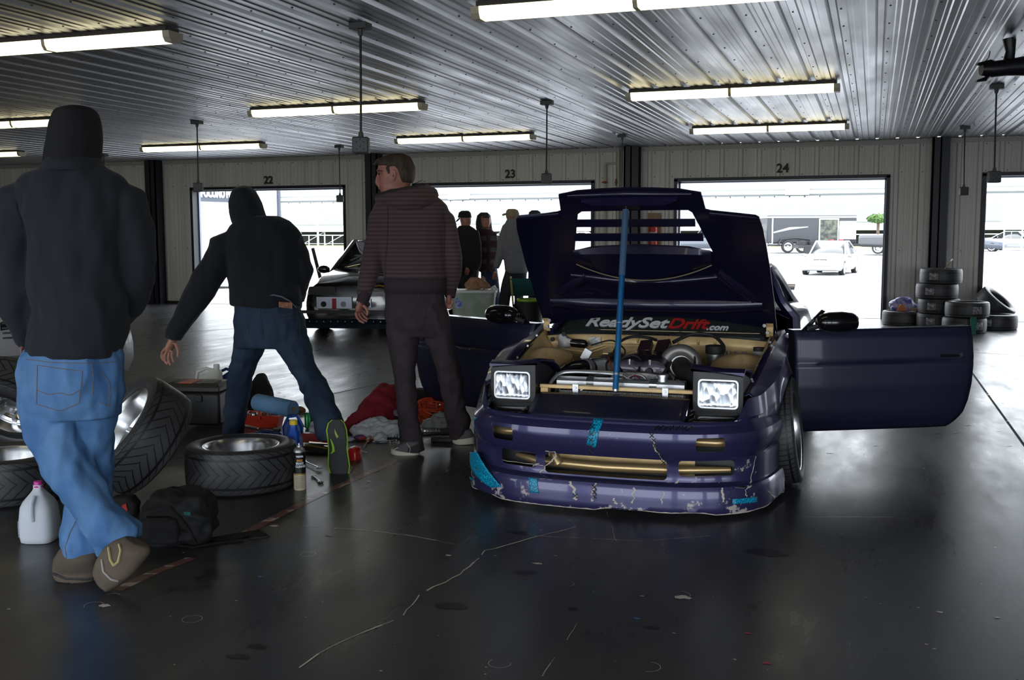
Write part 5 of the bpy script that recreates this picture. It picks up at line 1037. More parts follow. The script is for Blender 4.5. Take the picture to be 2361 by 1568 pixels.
def far_person(label, D, foot, top, arms, head, legs, mt, mb_, cap=None, extra=None, hands=(), hair=None):
    fp_ = AH(foot, 700, D); r = person(label, fp_.x, fp_.y)
    zf = lambda L: L
    b = MB(); b.loft(rings(top, D, .1, .8)); b.loft(rings(head, D, .09, e=2)); limb(b, [((head[-1][1]+head[-1][2])/2, head[-1][0]-6, 8), (top[0][1]*.5+top[0][2]*.5, top[0][0]+6, 9)], D)
    for a in arms: limb(b, a, D, .7)
    for h_ in hands:
        u, v, dd = h_; limb(b, [(u, v-6, 4, dd), (u, v, 5.5, dd), (u, v+6, 5, dd)], D, 1, 10, (1, .6))
        for k in range(4): limb(b, [(u-4.5+3*k, v+4, 1.7, dd), (u-5+3*k, v+10, 1.6, dd), (u-4+3*k, v+14-abs(k-1.5), 1.3, dd)], D, 1, 6)
        limb(b, [(u+5, v-2, 1.8, dd), (u+7, v+5, 1.5, dd)], D, 1, 6)
    if extra: extra(b, D, r)
    body = meld(b, 'body', m_skin, r, .014 if D > 12 else .01, 2)
    j = MB(); j.loft(rings(top, D, .12))
    for a in arms: limb(j, a, D)
    g = meld(j, 'hoodie' if 'hood' in label else 'shirt', mt, r, .018, 4, .008, (6, 6, 4), D)
    j = MB()
    for l in legs: j.loft(rings(l, D, .09))
    meld(j, 'jeans', mb_, r, .018, 4, .006, (8, 8, 6), D)
    # shoes on the floor
    for l in legs:
        u = (l[-1][1]+l[-1][2])/2; p = AH(u, l[-1][0], D+(l[-1][3] if len(l[-1]) > 3 else 0)); q = MB()
        q.loft([[Vector((p.x+x, p.y+y, z)) for x, y in [(.05*math.cos(t), .13*math.sin(t)-.04) for t in [2*PI*k/14 for k in range(14)]]] for z in (.0, .035, .07, .1)]); q.build('shoe', m_blackc, r)
    return r, g, body
def cap_on(r, D, top, bill, m, name='cap'):
    j = MB(); j.loft(rings(top, D, .095, e=2)); c = j.build(name, m, r, ang=60)
    if bill: MB().tube([AH(u, v, D+dd) for u, v, _, dd in bill], [w*D/FPX for _, _, w, _ in bill], 10, sq=(1, .35) if 0 else (1, .5)).build('bill', m, c)
zfoot = lambda D: 540+1.40*FPX/D/1.0+4
def face(D_, uf, vf, dD):
    def f(b, D, r):
        limb(b, [(uf, vf-4, 1.4, dD), (uf, vf, 2.0, dD-.01), (uf, vf+3, 2.2, dD-.01)], D, 1, 8)
    return f
D4 = 17.2
r, g, bd = far_person('person in black cap and black top, hand at pocket, by the far door', D4, 1076, [(520, 1060, 1083), (528, 1052, 1096), (545, 1049, 1103), (570, 1048, 1106), (600, 1049, 1106), (622, 1050, 1105), (632, 1051, 1104)], [[(1056, 532, 8), (1052, 565, 8), (1052, 600, 7), (1064, 620, 6, -.12)], [(1096, 532, 8), (1102, 565, 8), (1104, 600, 7), (1102, 618, 6)]],
    [(490, 1062, 1082, 0, .08), (500, 1060, 1086, 0, .09), (510, 1061, 1086.5, 0, .09), (517, 1063, 1085, 0, .08), (523, 1066, 1082, 0, .06), (527, 1068, 1080, 0, .04)], [[(620, 1052, 1080, 0, .1), (660, 1055, 1078, 0, .09), (700, 1056, 1076, 0, .08), (zfoot(D4)-8, 1058, 1074, 0, .07)], [(620, 1076, 1104, 0, .1), (660, 1080, 1103, 0, .09), (700, 1082, 1102, 0, .08), (zfoot(D4)-8, 1084, 1100, 0, .07)]], m_blackc, m_dark_d, hands=[(1076, 622, -.14)], extra=face(0, 1083, 509, -.05))
cap_on(r, D4, [(486, 1064, 1080, 0, .06), (490, 1058, 1085, 0, .095), (498, 1056, 1087, 0, .102), (502, 1056, 1087, 0, .10)], [(1060, 503, 3, .05), (1055, 508, 3.5, .04), (1052, 511, 2, .03)], m_blackc)
MB().tube([AH(1082, 519, D4-.09), AH(1084, 523, D4-.09), AH(1082, 526, D4-.08)], [.008, .014, .006], 8).build('beard', m_hair, bd)
for u in (1076, 1083): MB().ball(AH(u, 506, D4-.085), .007, 6).build('eye', MATS['eye_dark'], bd)
D5 = 17.6
r, g, bd = far_person('person in red and grey plaid hooded jacket looking down', D5, 1120, [(524, 1106, 1128), (532, 1098, 1138), (550, 1096, 1143), (580, 1100, 1142), (610, 1104, 1142), (628, 1106, 1142)], [[(1101, 536, 8), (1098, 565, 8), (1104, 600, 7), (1110, 625, 6, -.08)], [(1138, 536, 7), (1142, 565, 7), (1142, 600, 6), (1140, 625, 6)]],
    [(494, 1110, 1128, 0, .07), (502, 1107, 1131, 0, .08), (512, 1108, 1132, 0, .085), (520, 1110, 1131, 0, .08), (527, 1113, 1128, 0, .06)], [[(618, 1108, 1128, 0, .1), (660, 1110, 1130, 0, .09), (700, 1112, 1130, 0, .08), (zfoot(D5)-8, 1114, 1128, 0, .07)], [(618, 1124, 1146, 0, .1), (660, 1130, 1152, 0, .09), (700, 1134, 1153, 0, .08), (zfoot(D5)-8, 1136, 1152, 0, .07)]], plaid(), denim('mid_blue_denim', (.02, .04, .085), (.035, .06, .12)), hands=[(1113, 642, -.1)], extra=face(0, 1122, 515, -.06))
MB().loft(rings([(490, 1108, 1124, .03, .06), (497, 1100, 1131, .03, .11), (512, 1097, 1133, .04, .12), (526, 1097, 1135, .04, .12), (534, 1100, 1136, .02, .11)], D5, .1)).build('raised_hood', mat('grey_lining', (.03, .032, .04), .9), g, ang=60)
MB().loft(rings([(499, 1109, 1129, -.06, .05), (512, 1109, 1130, -.065, .05), (524, 1112, 1128, -.06, .045)], D5, .1)).build('face', m_skin, bd)
MB().loft(rings([(526, 1110, 1128, -.09, .02), (546, 1116, 1124, -.09, .02)], D5, .1)).build('orange_shirt', mat('orange_cotton', (.50, .12, .03), .8), g)
MB().loft(rings([(494, 1110, 1129, -.05, .06), (503, 1109, 1130, -.05, .065)], D5, .1)).build('hair', m_hair, r)
D6 = 16.4
r, g, bd = far_person('person in heather grey hoodie and tan cap seen from behind', D6, 1180, [(502, 1172, 1196, 0, .10), (512, 1166, 1206, 0, .12), (530, 1160, 1212, 0, .14), (560, 1158, 1216, 0, .15), (600, 1162, 1218, 0, .15), (620, 1164, 1218, 0, .15), (630, 1166, 1216, 0, .14)], [[(1168, 520, 9), (1158, 555, 10), (1152, 590, 9, -.04), (1144, 618, 7, -.08)], [(1206, 520, 9), (1214, 560, 9), (1216, 600, 8)]],
    [(486, 1168, 1190, 0, .08), (494, 1166, 1194, 0, .09), (502, 1167, 1193, 0, .085), (508, 1170, 1190, 0, .06)], [[(620, 1166, 1192, 0, .11), (655, 1156, 1184, 0, .1), (690, 1150, 1176, .0, .085), (zfoot(D6)-8, 1150, 1172, 0, .07)], [(620, 1186, 1216, 0, .11), (655, 1188, 1212, 0, .1), (690, 1186, 1206, 0, .085), (zfoot(D6)-8, 1184, 1202, 0, .07)]], m_grey, m_dark_d, hands=[(1140, 632, -.08)])
cap_on(r, D6, [(482, 1172, 1188, 0, .06), (485, 1168, 1194, 0, .09), (492, 1166, 1197, 0, .1), (499, 1167, 1197, 0, .1)], [(1174, 494, 5, .0), (1164, 494, 5, .0), (1158, 496, 4, .0)], mat('tan_cap', (.26, .20, .12), .8))
D7 = 17.2
r, g, bd = far_person('person in dark cap mostly hidden behind the raised hood', D7, 1236, [(508, 1222, 1244), (518, 1214, 1254), (560, 1212, 1258), (625, 1216, 1256)], [[(1214, 525, 8), (1212, 600, 7)], [(1254, 525, 8), (1258, 600, 7)]], [(490, 1224, 1240, 0, .07), (500, 1221, 1244, 0, .09), (512, 1226, 1240, 0, .06)], [[(615, 1218, 1238, 0, .1), (zfoot(D7)-8, 1218, 1232, 0, .07)], [(615, 1234, 1254, 0, .1), (zfoot(D7)-8, 1238, 1252, 0, .07)]], m_blackc, m_dark_d)
cap_on(r, D7, [(485, 1226, 1240, 0, .06), (489, 1220, 1246, 0, .1), (496, 1218, 1247, 0, .105), (500, 1218, 1247, 0, .1)], [(1240, 497, 5, .0), (1250, 498, 4, .0)], mat('charcoal_cap', (.05, .055, .055), .8))
for p_ in [o for o in COL.objects if o.name.startswith('person') and o not in (m1, m2, m3)]: adopt(p_)
# ================================================================ loose things on the floor
def G(u, v, z=0.0): return AZ(u, v, z)
def mtx(p, n, spin=0.0):
    n = Vector(n).normalized(); a = Vector((0, 0, 1)) if abs(n.z) < .95 else Vector((1, 0, 0)); x = a.cross(n).normalized(); y = n.cross(x)
    M = Matrix((x, y, n)).transposed().to_4x4(); M.translation = p; return M @ Rot(spin, 'Z')
def lowest(M, R, w): n = M.to_3x3() @ Vector((0, 0, 1)); return M.translation.z-R*math.sqrt(max(0, 1-n.z**2))-abs(n.z)*w/2
def loose_wheel(label, u, v, D, n, R=.31, rr=.222, w=.22, spokes=10, dish=.42, flat=False, group='loose alloy wheels on the floor'):
    d = ray(u, v); M = mtx(AH(u, v, D), n)
    for _ in range(30): M = mtx(AH(u, v, D), n); D += lowest(M, R+.002, w*1.08)*.8*D/1.2 if not flat else 0
    if flat: p = AH(u, v, D); p.z = w*.54; M = mtx(p, n)
    t = thing('car_wheel', label, 'wheel', (M.translation.x, M.translation.y, 0), 0, group)
    M = T(-t.location) @ M
    make_tire(t, M, R, rr, w); r = make_rim(t, M, rr, w, dish, spokes)
    MB().tube([M @ Vector((rr-.03, 0, w/2-.06)), M @ Vector((rr-.045, 0, w/2-.035))], [.005, .003], 8).build('valve_stem', m_goldt, t)
    return t
nw = RT*(-.66)+UP*.56-FW*.50
loose_wheel('alloy wheel leaning at an angle, silver dish facing up left', 318, 1003, 4.72, nw, .31, .225, .235, 10, .5)
loose_wheel('alloy wheel lying flat between leaning wheel and spray can', 556, 1031, 5.78, (0, 0, 1), .302, .205, .225, 10, .55, True)
loose_wheel('alloy wheel lying flat at far left behind the water jug', 12, 1030, 5.55, (0, 0, 1), .312, .215, .225, 10, .5, True)
loose_wheel('tyre and wheel tipped up at far left edge, tread facing the camera', 30, 930, 6.25, UP*.62+NH*.75+RT*.12, .312, .215, .235, 10, .5)
# water jug
def jug(p, s=1.0, rz=0.0):
    t = thing('water_jug', 'translucent gallon water jug with magenta cap, left of walking person', 'jug', p, rz)
    mj = mat('milky_polyethylene', (.74, .79, .88), .35, trans=.25, ior=1.2, bump=.03, bscale=20); cap = mat('magenta_cap', (.55, .03, .30), .4)
    def sq(z, w, d, r=.35, x=0): return [(x+w*sgn(math.cos(a))*abs(math.cos(a))**.55, d*sgn(math.sin(a))*abs(math.sin(a))**.55, z) for a in [2*PI*k/28 for k in range(28)]]
    body = MB().loft([sq(0, .062, .062), sq(.006, .074, .074), (sq(.03, .078, .078)), sq(.10, .079, .079), sq(.13, .076, .076), sq(.165, .072, .072), sq(.19, .060, .060), sq(.215, .040, .040), sq(.235, .024, .024), sq(.245, .019, .019), sq(.262, .019, .019)]).build('bottle', mj, t, ang=60)
    MB().loft([sq(.001, .060, .060), sq(.006, .070, .070), sq(.03, .075, .075), sq(.128, .074, .074)]).build('water', mat('water', (.60, .70, .80), .05, trans=.6, ior=1.33), t, ang=60)
    MB().lathe([(0, .278), (.016, .278), (.019, .274), (.019, .258), (.021, .256), (.021, .25)], 24).build('cap', cap, t, ang=40)
    MB().tube([(-.0, -.052, .215), (0, -.076, .19), (0, -.082, .15), (0, -.076, .11)], [.013, .012, .012, .014], 10).build('handle', mj, t)
    MB().grid(lambda a, b: (-.0775+.004*(1-a), -.058+.05*a, .03+.075*b), 2, 2).build('label', mat('printed_label', (.62, .62, .72), .5, col2=(.20, .15, .40), nscale=70), t, solid=.001)
p = G(94, 1246); jug((p.x, p.y, 0), 1, YAW)
# backpack
p = G(415, 1245); m_nyl = mat('black_nylon', (.010, .010, .011), .75, bump=.2, bscale=250)
t = thing('backpack', 'black nylon bag with flap and straps in front of the wheels', 'bag', (p.x, p.y, 0), YAW)
def sqr(z, w, d, x=0, y=0, n=24, e=.5): return [Vector((x+w*sgn(math.cos(a))*abs(math.cos(a))**e, y+d*sgn(math.sin(a))*abs(math.sin(a))**e, z)) for a in [2*PI*k/n for k in range(n)]]
b = MB(); b.loft([sqr(.004, .135, .10), sqr(.05, .155, .12), sqr(.12, .15, .12), sqr(.18, .14, .11, .01), sqr(.215, .11, .09, .01), sqr(.23, .06, .05, .02)])
meld(b, 'bag_body', m_nyl, t, .010, 2, .022, (10, 10, 14), 4, None, 1.0)
b = MB(); b.loft([sqr(.02, .075, .03, -.04, -.115), sqr(.10, .08, .035, -.04, -.12), sqr(.14, .07, .025, -.04, -.115)]); meld(b, 'front_pocket', m_nyl, t, .009, 2, .005, (15, 15, 15), 8)
MB().loft([sqr(.13, .055, .035, -.05, -.12), sqr(.145, .055, .035, -.05, -.12)]).build('buckle_flap', m_nyl, t)
MB().tube([(.0, -.12, .19), (.05, -.135, .14), (.09, -.13, .08), (.11, -.12, .02)], .012, 8, sq=(1, .4)).build('strap', m_nyl, t)
MB().tube([(-.02, -.08, .006), (.10, -.13, .006), (.20, -.06, .006), (.30, -.02, .006)], .016, 8, sq=(1, .3)).build('strap', m_nyl, t)
MB().tube([(.16, -.02, .004), (.24, .04, .005), (.32, .10, .004), (.36, .02, .004)], .05, 8, sq=(1, .08)).build('loose_flap', m_nyl, t)
MB().box((.075, -.12, .155), (.03, .004, .018)).build('tag', mat('teal_tag', (.0, .10, .09), .6), t)
p = G(288, 1188); t = thing('tool_pouch', 'small black pouch with a red tab between leg and leaning wheel', 'pouch', (p.x, p.y, 0), YAW)
b = MB(); b.loft([sqr(.003, .07, .05), sqr(.06, .075, .05), (sqr(.10, .05, .035))]); meld(b, 'pouch', m_nyl, t, .009, 2, .006, (15, 15, 15), 1); MB().prism([(.0, -.055, .03), (.035, -.055, .035), (.028, -.055, .075), (.01, -.055, .065)], (0, .004, 0)).build('tab', mat('bright_red', (.55, .02, .02), .5), t)
# cardboard box
m_card = mat('cardboard', (.33, .21, .115), .85, col2=(.28, .175, .095), nscale=5)
p = G(292, 1030); t = thing('cardboard_box', 'open cardboard box behind the leaning wheel', 'box', (p.x, p.y, 0), YAW+.2)
mb = MB(); s_ = .13
for a, b in (((-s_, -.1, 0), (s_, -.095, .17)), ((-s_, .1, 0), (s_, .105, .25)), ((-s_, -.1, 0), (-s_+.005, .1, .17)), ((s_-.005, -.1, 0), (s_, .1, .17)), ((-s_, -.1, 0), (s_, .1, .005))): mb.b2(a, b)
mb.build('carton', m_card, t, smooth=False); MB().prism([(-s_, .1, .17), (s_, .1, .17), (s_+.02, .16, .22), (-s_-.02, .16, .22)], (0, .002, .003)).build('flap', m_card, t, smooth=False)
# black tool case with orange stripe
p = G(430, 985); t = thing('tool_case', 'long black tool case with orange stripe behind the leaning wheel', 'tool case', (p.x, p.y, 0), YAW-.12)
MB().box((0, .1, .14), (.54, .28, .24)).build('case_body', m_trim, t, bevel=.02)
MB().loft([[(x, y, z) for x, y in ((-w, .1-d), (w, .1-d), (w, .1+d), (-w, .1+d))] for z, w, d in ((.265, .275, .145), (.30, .275, .145), (.325, .25, .12))]).build('case_lid', mat('scuffed_black_plastic', (.03, .029, .027), .5, bump=.1, bscale=60), t, bevel=.008)
MB().b2((-.04, -.02, .324), (.06, .16, .329)).build('stripe', mat('orange_stripe', (.55, .09, .02), .5), t, smooth=False)
MB().b2((-.22, -.01, .324), (-.10, .14, .331)).b2((.12, -.01, .324), (.22, .14, .331)).build('lid_panel', mat('khaki_plastic', (.06, .055, .04), .6), t, smooth=False)
MB().box((-.1, -.045, .22), (.05, .02, .05)).build('latch', m_trim, t, bevel=.004); MB().box((.12, -.045, .22), (.05, .02, .05)).build('latch', m_trim, t, bevel=.004)
# oil jugs
def oil_jug(name, label, p, rz, mt, cap, h=.30, w=.09, d=.05, lay=False, neck=None, capn='cap'):
    t = thing(name, label, 'bottle', p, rz); X = Matrix()
    if lay: X = T((0, 0, d)) @ Rot(PI/2, 'Y') @ Rot(-PI/2, 'Z')
    q = lambda z, ww, dd, x=0: [X @ v for v in sqr(z, ww, dd, x, 0, 24, .6)]
    MB().loft([q(0, w*.92, d*.92), q(.01, w, d), q(h*.55, w, d), q(h*.72, w*.8, d*.9, w*.15), q(h*.84, w*.4, d*.5, w*.5), q(h*.88, .02, .02, w*.55), q(h*.92, .02, .02, w*.55)]).build('bottle', mt, t, ang=60)
    MB().loft([q(h*.90, .024, .024, w*.55), q(h, .023, .023, w*.55)]).build(capn, cap, t, ang=40)
    MB().tube([X @ Vector(v) for v in ((w*.3, 0, h*.86), (-w*.2, 0, h*.90), (-w*.85, 0, h*.82), (-w*.98, 0, h*.6), (-w*.95, 0, h*.45))], [.012, .013, .014, .014, .014], 10).build('handle', mt, t)
    return t
m_whp = mat('white_plastic', (.62, .62, .58), .4); m_blp = mat('blue_plastic', (.008, .075, .42), .35); m_dbp = mat('navy_plastic', (.010, .04, .16), .35); m_yel = mat('yellow_cap', (.75, .55, .02), .45)
p = G(485, 935); oil_jug('oil_jug', 'white oil jug with handle standing behind the black tool case', (p.x, p.y, 0), YAW, m_whp, m_whp, .34, .11, .055)
p = G(528, 930); oil_jug('oil_jug', 'dark blue oil jug behind the tool case, beside the white jug', (p.x, p.y, 0), YAW, m_dbp, m_rub, .32, .08, .05)
p = G(681, 1092); t = thing('oil_bottle', 'upright bright blue oil bottle with yellow cap behind spray can', 'bottle', (p.x, p.y, 0), YAW-.1)
MB().loft([sqr(0, .036, .05), sqr(.01, .04, .055), sqr(.19, .04, .055), sqr(.235, .033, .042), sqr(.27, .020, .022, -.004), sqr(.295, .019, .019, -.004)]).build('bottle', m_blp, t, ang=60); MB().cyl((-.004, 0, .29), (-.004, 0, .318), .024, .023).build('cap', m_yel, t, bevel=.003)
p = G(622, 1055); t = oil_jug('oil_jug', 'blue oil jug with grey cap lying behind the flat wheel', (p.x, p.y, 0), YAW, m_dbp, m_rub, .185, .09, .05)
p = G(606, 1028); MB_ = None; t = thing('oil_jug', 'bright blue jug with arched handle showing behind the darker blue jug', 'bottle', (p.x+.10, p.y+.22, 0), YAW); MB().loft([sqr(0, .065, .04), sqr(.10, .07, .04), sqr(.14, .04, .03)]).build('bottle', m_blp, t, ang=60); MB().tube([(-.06, 0, .10), (-.03, 0, .165), (.03, 0, .17), (.07, 0, .09)], .011, 10).build('handle', m_blp, t)
# brake cleaner can
p = G(692, 1128); t = thing('spray_can', 'black and silver brake cleaner spray can beside the flat wheel', 'spray can', (p.x, p.y, 0), YAW)
MB().lathe([(0, 0), (.032, 0), (.0335, .004), (.0335, .085)], 32).build('cream_band', mat('cream_label', (.50, .45, .33), .45), t); MB().lathe([(.0336, .085), (.0336, .094)], 32).build('gold_band', mat('gold_label', (.35, .24, .06), .4, metal=.3), t)
bb = MB().lathe([(.0335, .094), (.0335, .205), (.034, .208), (.033, .211)], 32).build('black_label', mat('black_label', (.008, .008, .009), .35), t)
MB().lathe([(.033, .211), (.030, .222), (.022, .232), (.013, .236), (.013, .242), (.006, .243), (.006, .256), (0, .257)], 32).build('dome', m_alu, t, ang=40)
def wrap(s, size, z, mt, name, sh=0.0, off=.001, par=None, r=.0345, x0=-.004, th=0.0):
    o = text(s, size, Matrix(), mt, name, par, .0003, sh, off, 1.0, .85)
    for v in o.data.vertices: a = (v.co.x+x0+.012)/r-PI/2+th; v.co = Vector((math.cos(a)*(r+v.co.z), math.sin(a)*(r+v.co.z), z+v.co.y))
wrap('BRAKE', .017, .150, m_white, 'label_lettering', par=bb, off=.0008, r=.0340); wrap('CLEANER', .017, .133, m_white, 'label_lettering', par=bb, off=.0008, r=.0340, x0=.002); wrap('GOLD', .014, .166, mat('orange_print', (.55, .25, .03), .4), 'label_lettering', par=bb, r=.0340); wrap('WEAVER', .012, .188, m_white, 'label_lettering', par=bb, r=.0340)
mb = MB()
for k in range(9): z = .076-k*.0078; mb.grid(lambda a, b: (math.cos(-PI/2-.5+a*1.3)*.0338, math.sin(-PI/2-.5+a*1.3)*.0338, z+b*.003), 10, 1)
mb.build('small_print', mat('print_grey', (.16, .15, .12), .6), t, smooth=False)
# towel roll, tray, tools
p = G(634, 985, .0); t = thing('paper_towel_roll', 'blue paper towel roll lying across the red tool tray', 'towel roll', (p.x, p.y, 0), 0)
a_, b_ = AH(592, 927, 7.35), AH(676, 944, 7.15); a_.z += 0; mb = MB(); a_, b_ = a_-t.location, b_-t.location
d = (b_-a_); mb.tube([a_, a_+d*.02, a_+d*.98, b_], [.056, .060, .060, .056], 28).build('roll', mat('blue_paper', (.13, .27, .46), .85, bump=.1, bscale=80), t); MB().tube([b_-d*.01, b_+d*.012], .018, 14).build('core', m_card, t)
m_redp = mat('red_plastic', (.50, .035, .012), .38)
p = G(604, 984); t = thing('tool_tray', 'red two-compartment tool tray full of sockets behind the bottles', 'tool tray', (p.x, p.y, 0), YAW-.05)
mb = MB(); W_, D_ = .14, .11
mb.loft([[(x*k, y*k+.06, z) for x, y in ((-W_, -D_), (W_, -D_), (W_*1.05, D_*.3), (W_*.4, D_), (-W_, D_))] for k, z in ((.85, .0), (1, .085), (1.05, .09), (.97, .09), (.95, .085), (.8, .015))], cap=False)
mb.b2((-W_*.8, -D_*.75+.06, .006), (W_*.8, D_*.6+.06, .016)); tr = mb.build('tray', m_redp, t, smooth=False)
MB().tube([(0, -.05, .06), (.0, -.03, .13), (0, .02, .15), (0, .10, .14), (0, .14, .07)], [.014, .018, .02, .018, .014], 10, sq=(1, .7)).build('centre_grip', m_redp, t)
rnd = random.Random(8)
for k in range(16):
    x, y = rnd.choice((-1, 1))*rnd.uniform(.035, .10), rnd.uniform(0, .12); o = MB().cyl((x, y, .05+rnd.random()*.02), (x+rnd.uniform(-.03, .03), y+rnd.uniform(-.03, .03), .075+rnd.random()*.02), .010, n=12).build('socket', m_chrome if k % 2 else m_cast, None)
    o.location = t.location; o.rotation_euler = t.rotation_euler; tag(o, 'chrome socket lying in the red tool tray' if k % 2 else 'dull grey socket lying in the red tool tray', 'socket', 'sockets in the red tool tray')
def rod(name, label, cat, u1, v1, u2, v2, z, r, mt, group=None):
    a, b = G(u1, v1, z), G(u2, v2, z); t = thing(name, label, cat, a, 0, group); MB().tube([(0, 0, 0), tuple((b-a)*.9), tuple(b-a)], [r, r, r*.7], 12).build('shaft', mt, t); return t, b-a
rod('ratchet_extension', 'shiny chrome bar lying in front of the red tray', 'tool', 566, 983, 597, 990, .05, .011, m_chrome)
def wrench(label, u1, v1, u2, v2, z=.006, sc=1.0):
    a, b = G(u1, v1, z), G(u2, v2, z); t = thing('wrench', label, 'wrench', (a.x, a.y, 0), 0, None); d = b-a; a0 = Vector((0, 0, z)); n = d.normalized(); s = Vector((-n.y, n.x, 0))
    MB().tube([a0, a0+d*.5, a0+d], [.007*sc, .005*sc, .006*sc], 8, sq=(1, .5)).build('shank', m_chrome, t)
    MB().tube([a0+d+n*.014*math.cos(q)*sc+s*.014*math.sin(q)*sc+n*.012 for q in [2*PI*k/14 for k in range(15)]], .004*sc, 6).build('box_end', m_chrome, t)
    MB().tube([a0-n*.014*sc*math.cos(q)+s*.013*math.sin(q)*sc for q in [-2.1+4.2*k/12 for k in range(13)]], .0045*sc, 6).build('open_end', m_chrome, t); return t
wrench('small chrome spanner alone on the floor right of the spray can', 724, 1098, 738, 1110)
wrench('chrome spanner beside the black tool bundle behind the spray can', 700, 1062, 734, 1078, .012); wrench('chrome spanner near the white bag at the clothes pile', 870, 1018, 905, 1016, .012)
# red and black tool items
p = G(738, 1040); t = thing('tool_roll', 'open black tool roll with chrome wrenches behind the spray can', 'tool roll', (p.x, p.y, 0), YAW-.35)
for k in range(4): MB().tube([(-.10+.0*k, -.03*k, .02+.004*k), (.02, -.03*k, .024), (.15-.02*k, -.03*k-.01, .018)], [.014, .016, .012], 8, sq=(1, .6)).build('wrench_pocket', m_nyl, t)
MB().tube([(-.09, .02, .045), (.14, .01, .045)], .008, 10).build('chrome_bar', m_chrome, t); MB().tube([(-.08, -.05, .045), (.02, -.06, .04), (.10, -.07, .035)], .006, 8).build('yellow_print', mat('mustard', (.20, .14, .02), .6), t)
p = G(735, 1030); t = thing('socket_case', 'dark red tool case lying open beyond the black tool roll', 'tool case', (p.x, p.y+.05, 0), YAW-.22)
m_dred = mat('dark_red_plastic', (.22, .012, .014), .4)
MB().box((-.03, .02, .045), (.24, .07, .06)).build('case_half', m_dred, t, bevel=.008); MB().box((.03, .06, .085), (.12, .05, .05)).build('case_half', m_dred, t, bevel=.008); MB().box((.0, -.02, .05), (.02, .01, .05)).build('latch', m_alu, t)
p = G(818, 1058); t = thing('jack_handle', 'glossy red plastic tool end right of the upturned shoe', 'tool', (p.x, p.y, 0), YAW-.3); MB().loft([sqr(0, .035, .05), sqr(.05, .035, .05), sqr(.075, .02, .04)]).build('grip', mat('glossy_red', (.42, .015, .015), .25), t, ang=60)
p = G(808, 1092); t = thing('hook_pick', 'thin black hooked pick beside the sole of the upturned shoe', 'pick', (p.x, p.y, 0)); MB().tube([(0, 0, .003), (.008, .02, .02), (.02, .03, .05), (.035, .03, .055)], .003, 6).build('wire', m_rub, t)
p = G(713, 988); t = thing('drink_can', 'green soft drink can beyond the lunging leg', 'can', (p.x, p.y, 0)); MB().lathe([(0, .002), (.024, .002), (.033, .012), (.033, .105), (.026, .118), (.026, .121), (.0, .119)], 28).build('can', mat('green_can', (.02, .22, .06), .3, metal=.4, col2=(.3, .4, .3), nscale=25, ncut=(.6, .65)), t, ang=40)
# cloth heaps
def heap(name, label, cat, px, D0, mt, amp=.02, h=None, vox=.011, seed=1, par='cloth', wsc=(9, 9, 9), crisp=0):
    """px: rows (v, uL, uR); a soft heap standing on the floor"""
    us = sum((r[1]+r[2])/2 for r in px)/len(px); p = G(us, px[-1][0]); D0 = HD(us, px[-1][0])+px[-1][3]*.8; t = thing(name, label, cat, (p.x, p.y, 0))
    b = MB(); b.loft([ring(r[1], r[0], r[2], r[0], D0+(px[-1][0]-r[0])*.0022, r[3] if len(r) > 3 else .10) for r in px])
    o = meld(b, par, mt, None, vox, 3, amp, wsc, seed, lambda q: .8*math.sin(q.x*26+q.y*14+mnoise.noise(q*6)*4), 1.0, crisp)
    for v in o.data.vertices: v.co.z = max(v.co.z, .002)
    o.parent = t; o.matrix_parent_inverse = T(-t.location); return t
m_rcl = mat('crimson_cloth', (.20, .008, .022), .85, bump=.2, bscale=200); m_lav = mat('lavender_cloth', (.30, .24, .36), .85, bump=.2, bscale=200)
heap('crimson_shirt', 'crimson red shirt crumpled in a heap behind the left sneaker', 'shirt', [(888, 880, 912, .05), (905, 855, 918, .09), (925, 838, 922, .12), (950, 815, 924, .15), (975, 797, 922, .16), (992, 800, 920, .15), (1000, 812, 905, .12)], 7.3, m_rcl, .016, seed=3)
heap('lavender_shirt', 'pale lavender shirt lying on the front of the crimson heap', 'shirt', [(936, 862, 905, .03), (945, 840, 920, .05), (960, 836, 926, .06), (985, 834, 930, .07), (1000, 840, 925, .06)], 7.12, m_lav, .006, seed=6)
m_pla = mat('thin_white_plastic', (.62, .65, .70), .28, trans=.25, ior=1.15, bump=.6, bscale=22, bstretch=(1, 2.5, 1)); m_pla2 = mat('clear_film', (.30, .32, .33), .25, bump=.4, bscale=50, alpha=.75)
heap('plastic_bag', 'crumpled white plastic bag in front of the crimson shirt', 'bag', [(968, 850, 900, .03), (976, 830, 918, .05), (990, 812, 926, .06), (1004, 806, 918, .05), (1014, 812, 880, .03)], 6.92, m_pla, .024, seed=9, vox=.008, wsc=(13, 13, 22), par='bag')
heap('plastic_bag', 'small white plastic bag corner among the hand tools', 'bag', [(1000, 872, 884, .01), (1010, 864, 892, .03), (1021, 860, 896, .03)], 6.78, m_pla, .012, seed=12, vox=.007, wsc=(22, 22, 30), par='bag')
heap('plastic_bag', 'white plastic bag scrap just left of the upturned shoe', 'bag', [(976, 720, 733, .02), (990, 714, 742, .04), (1008, 712, 748, .04), (1020, 716, 746, .03)], 6.55, m_pla, .014, seed=14, vox=.008, wsc=(20, 20, 26), par='bag')
heap('folded_cloth', 'black cloth folded between lavender shirt and white bag', 'cloth', [(960, 886, 915, .02), (970, 874, 928, .03), (985, 880, 932, .03), (1000, 900, 932, .03)], 7.0, m_blackc, .008, seed=15, vox=.009)
heap('black_coat', 'black coat bunched upright behind the red tool tray', 'coat', [(862, 590, 606, .03), (870, 586, 616, .06), (890, 577, 624, .09), (915, 570, 630, .10), (945, 566, 640, .11), (962, 570, 636, .10)], 7.35, m_blackc, .010, seed=16)
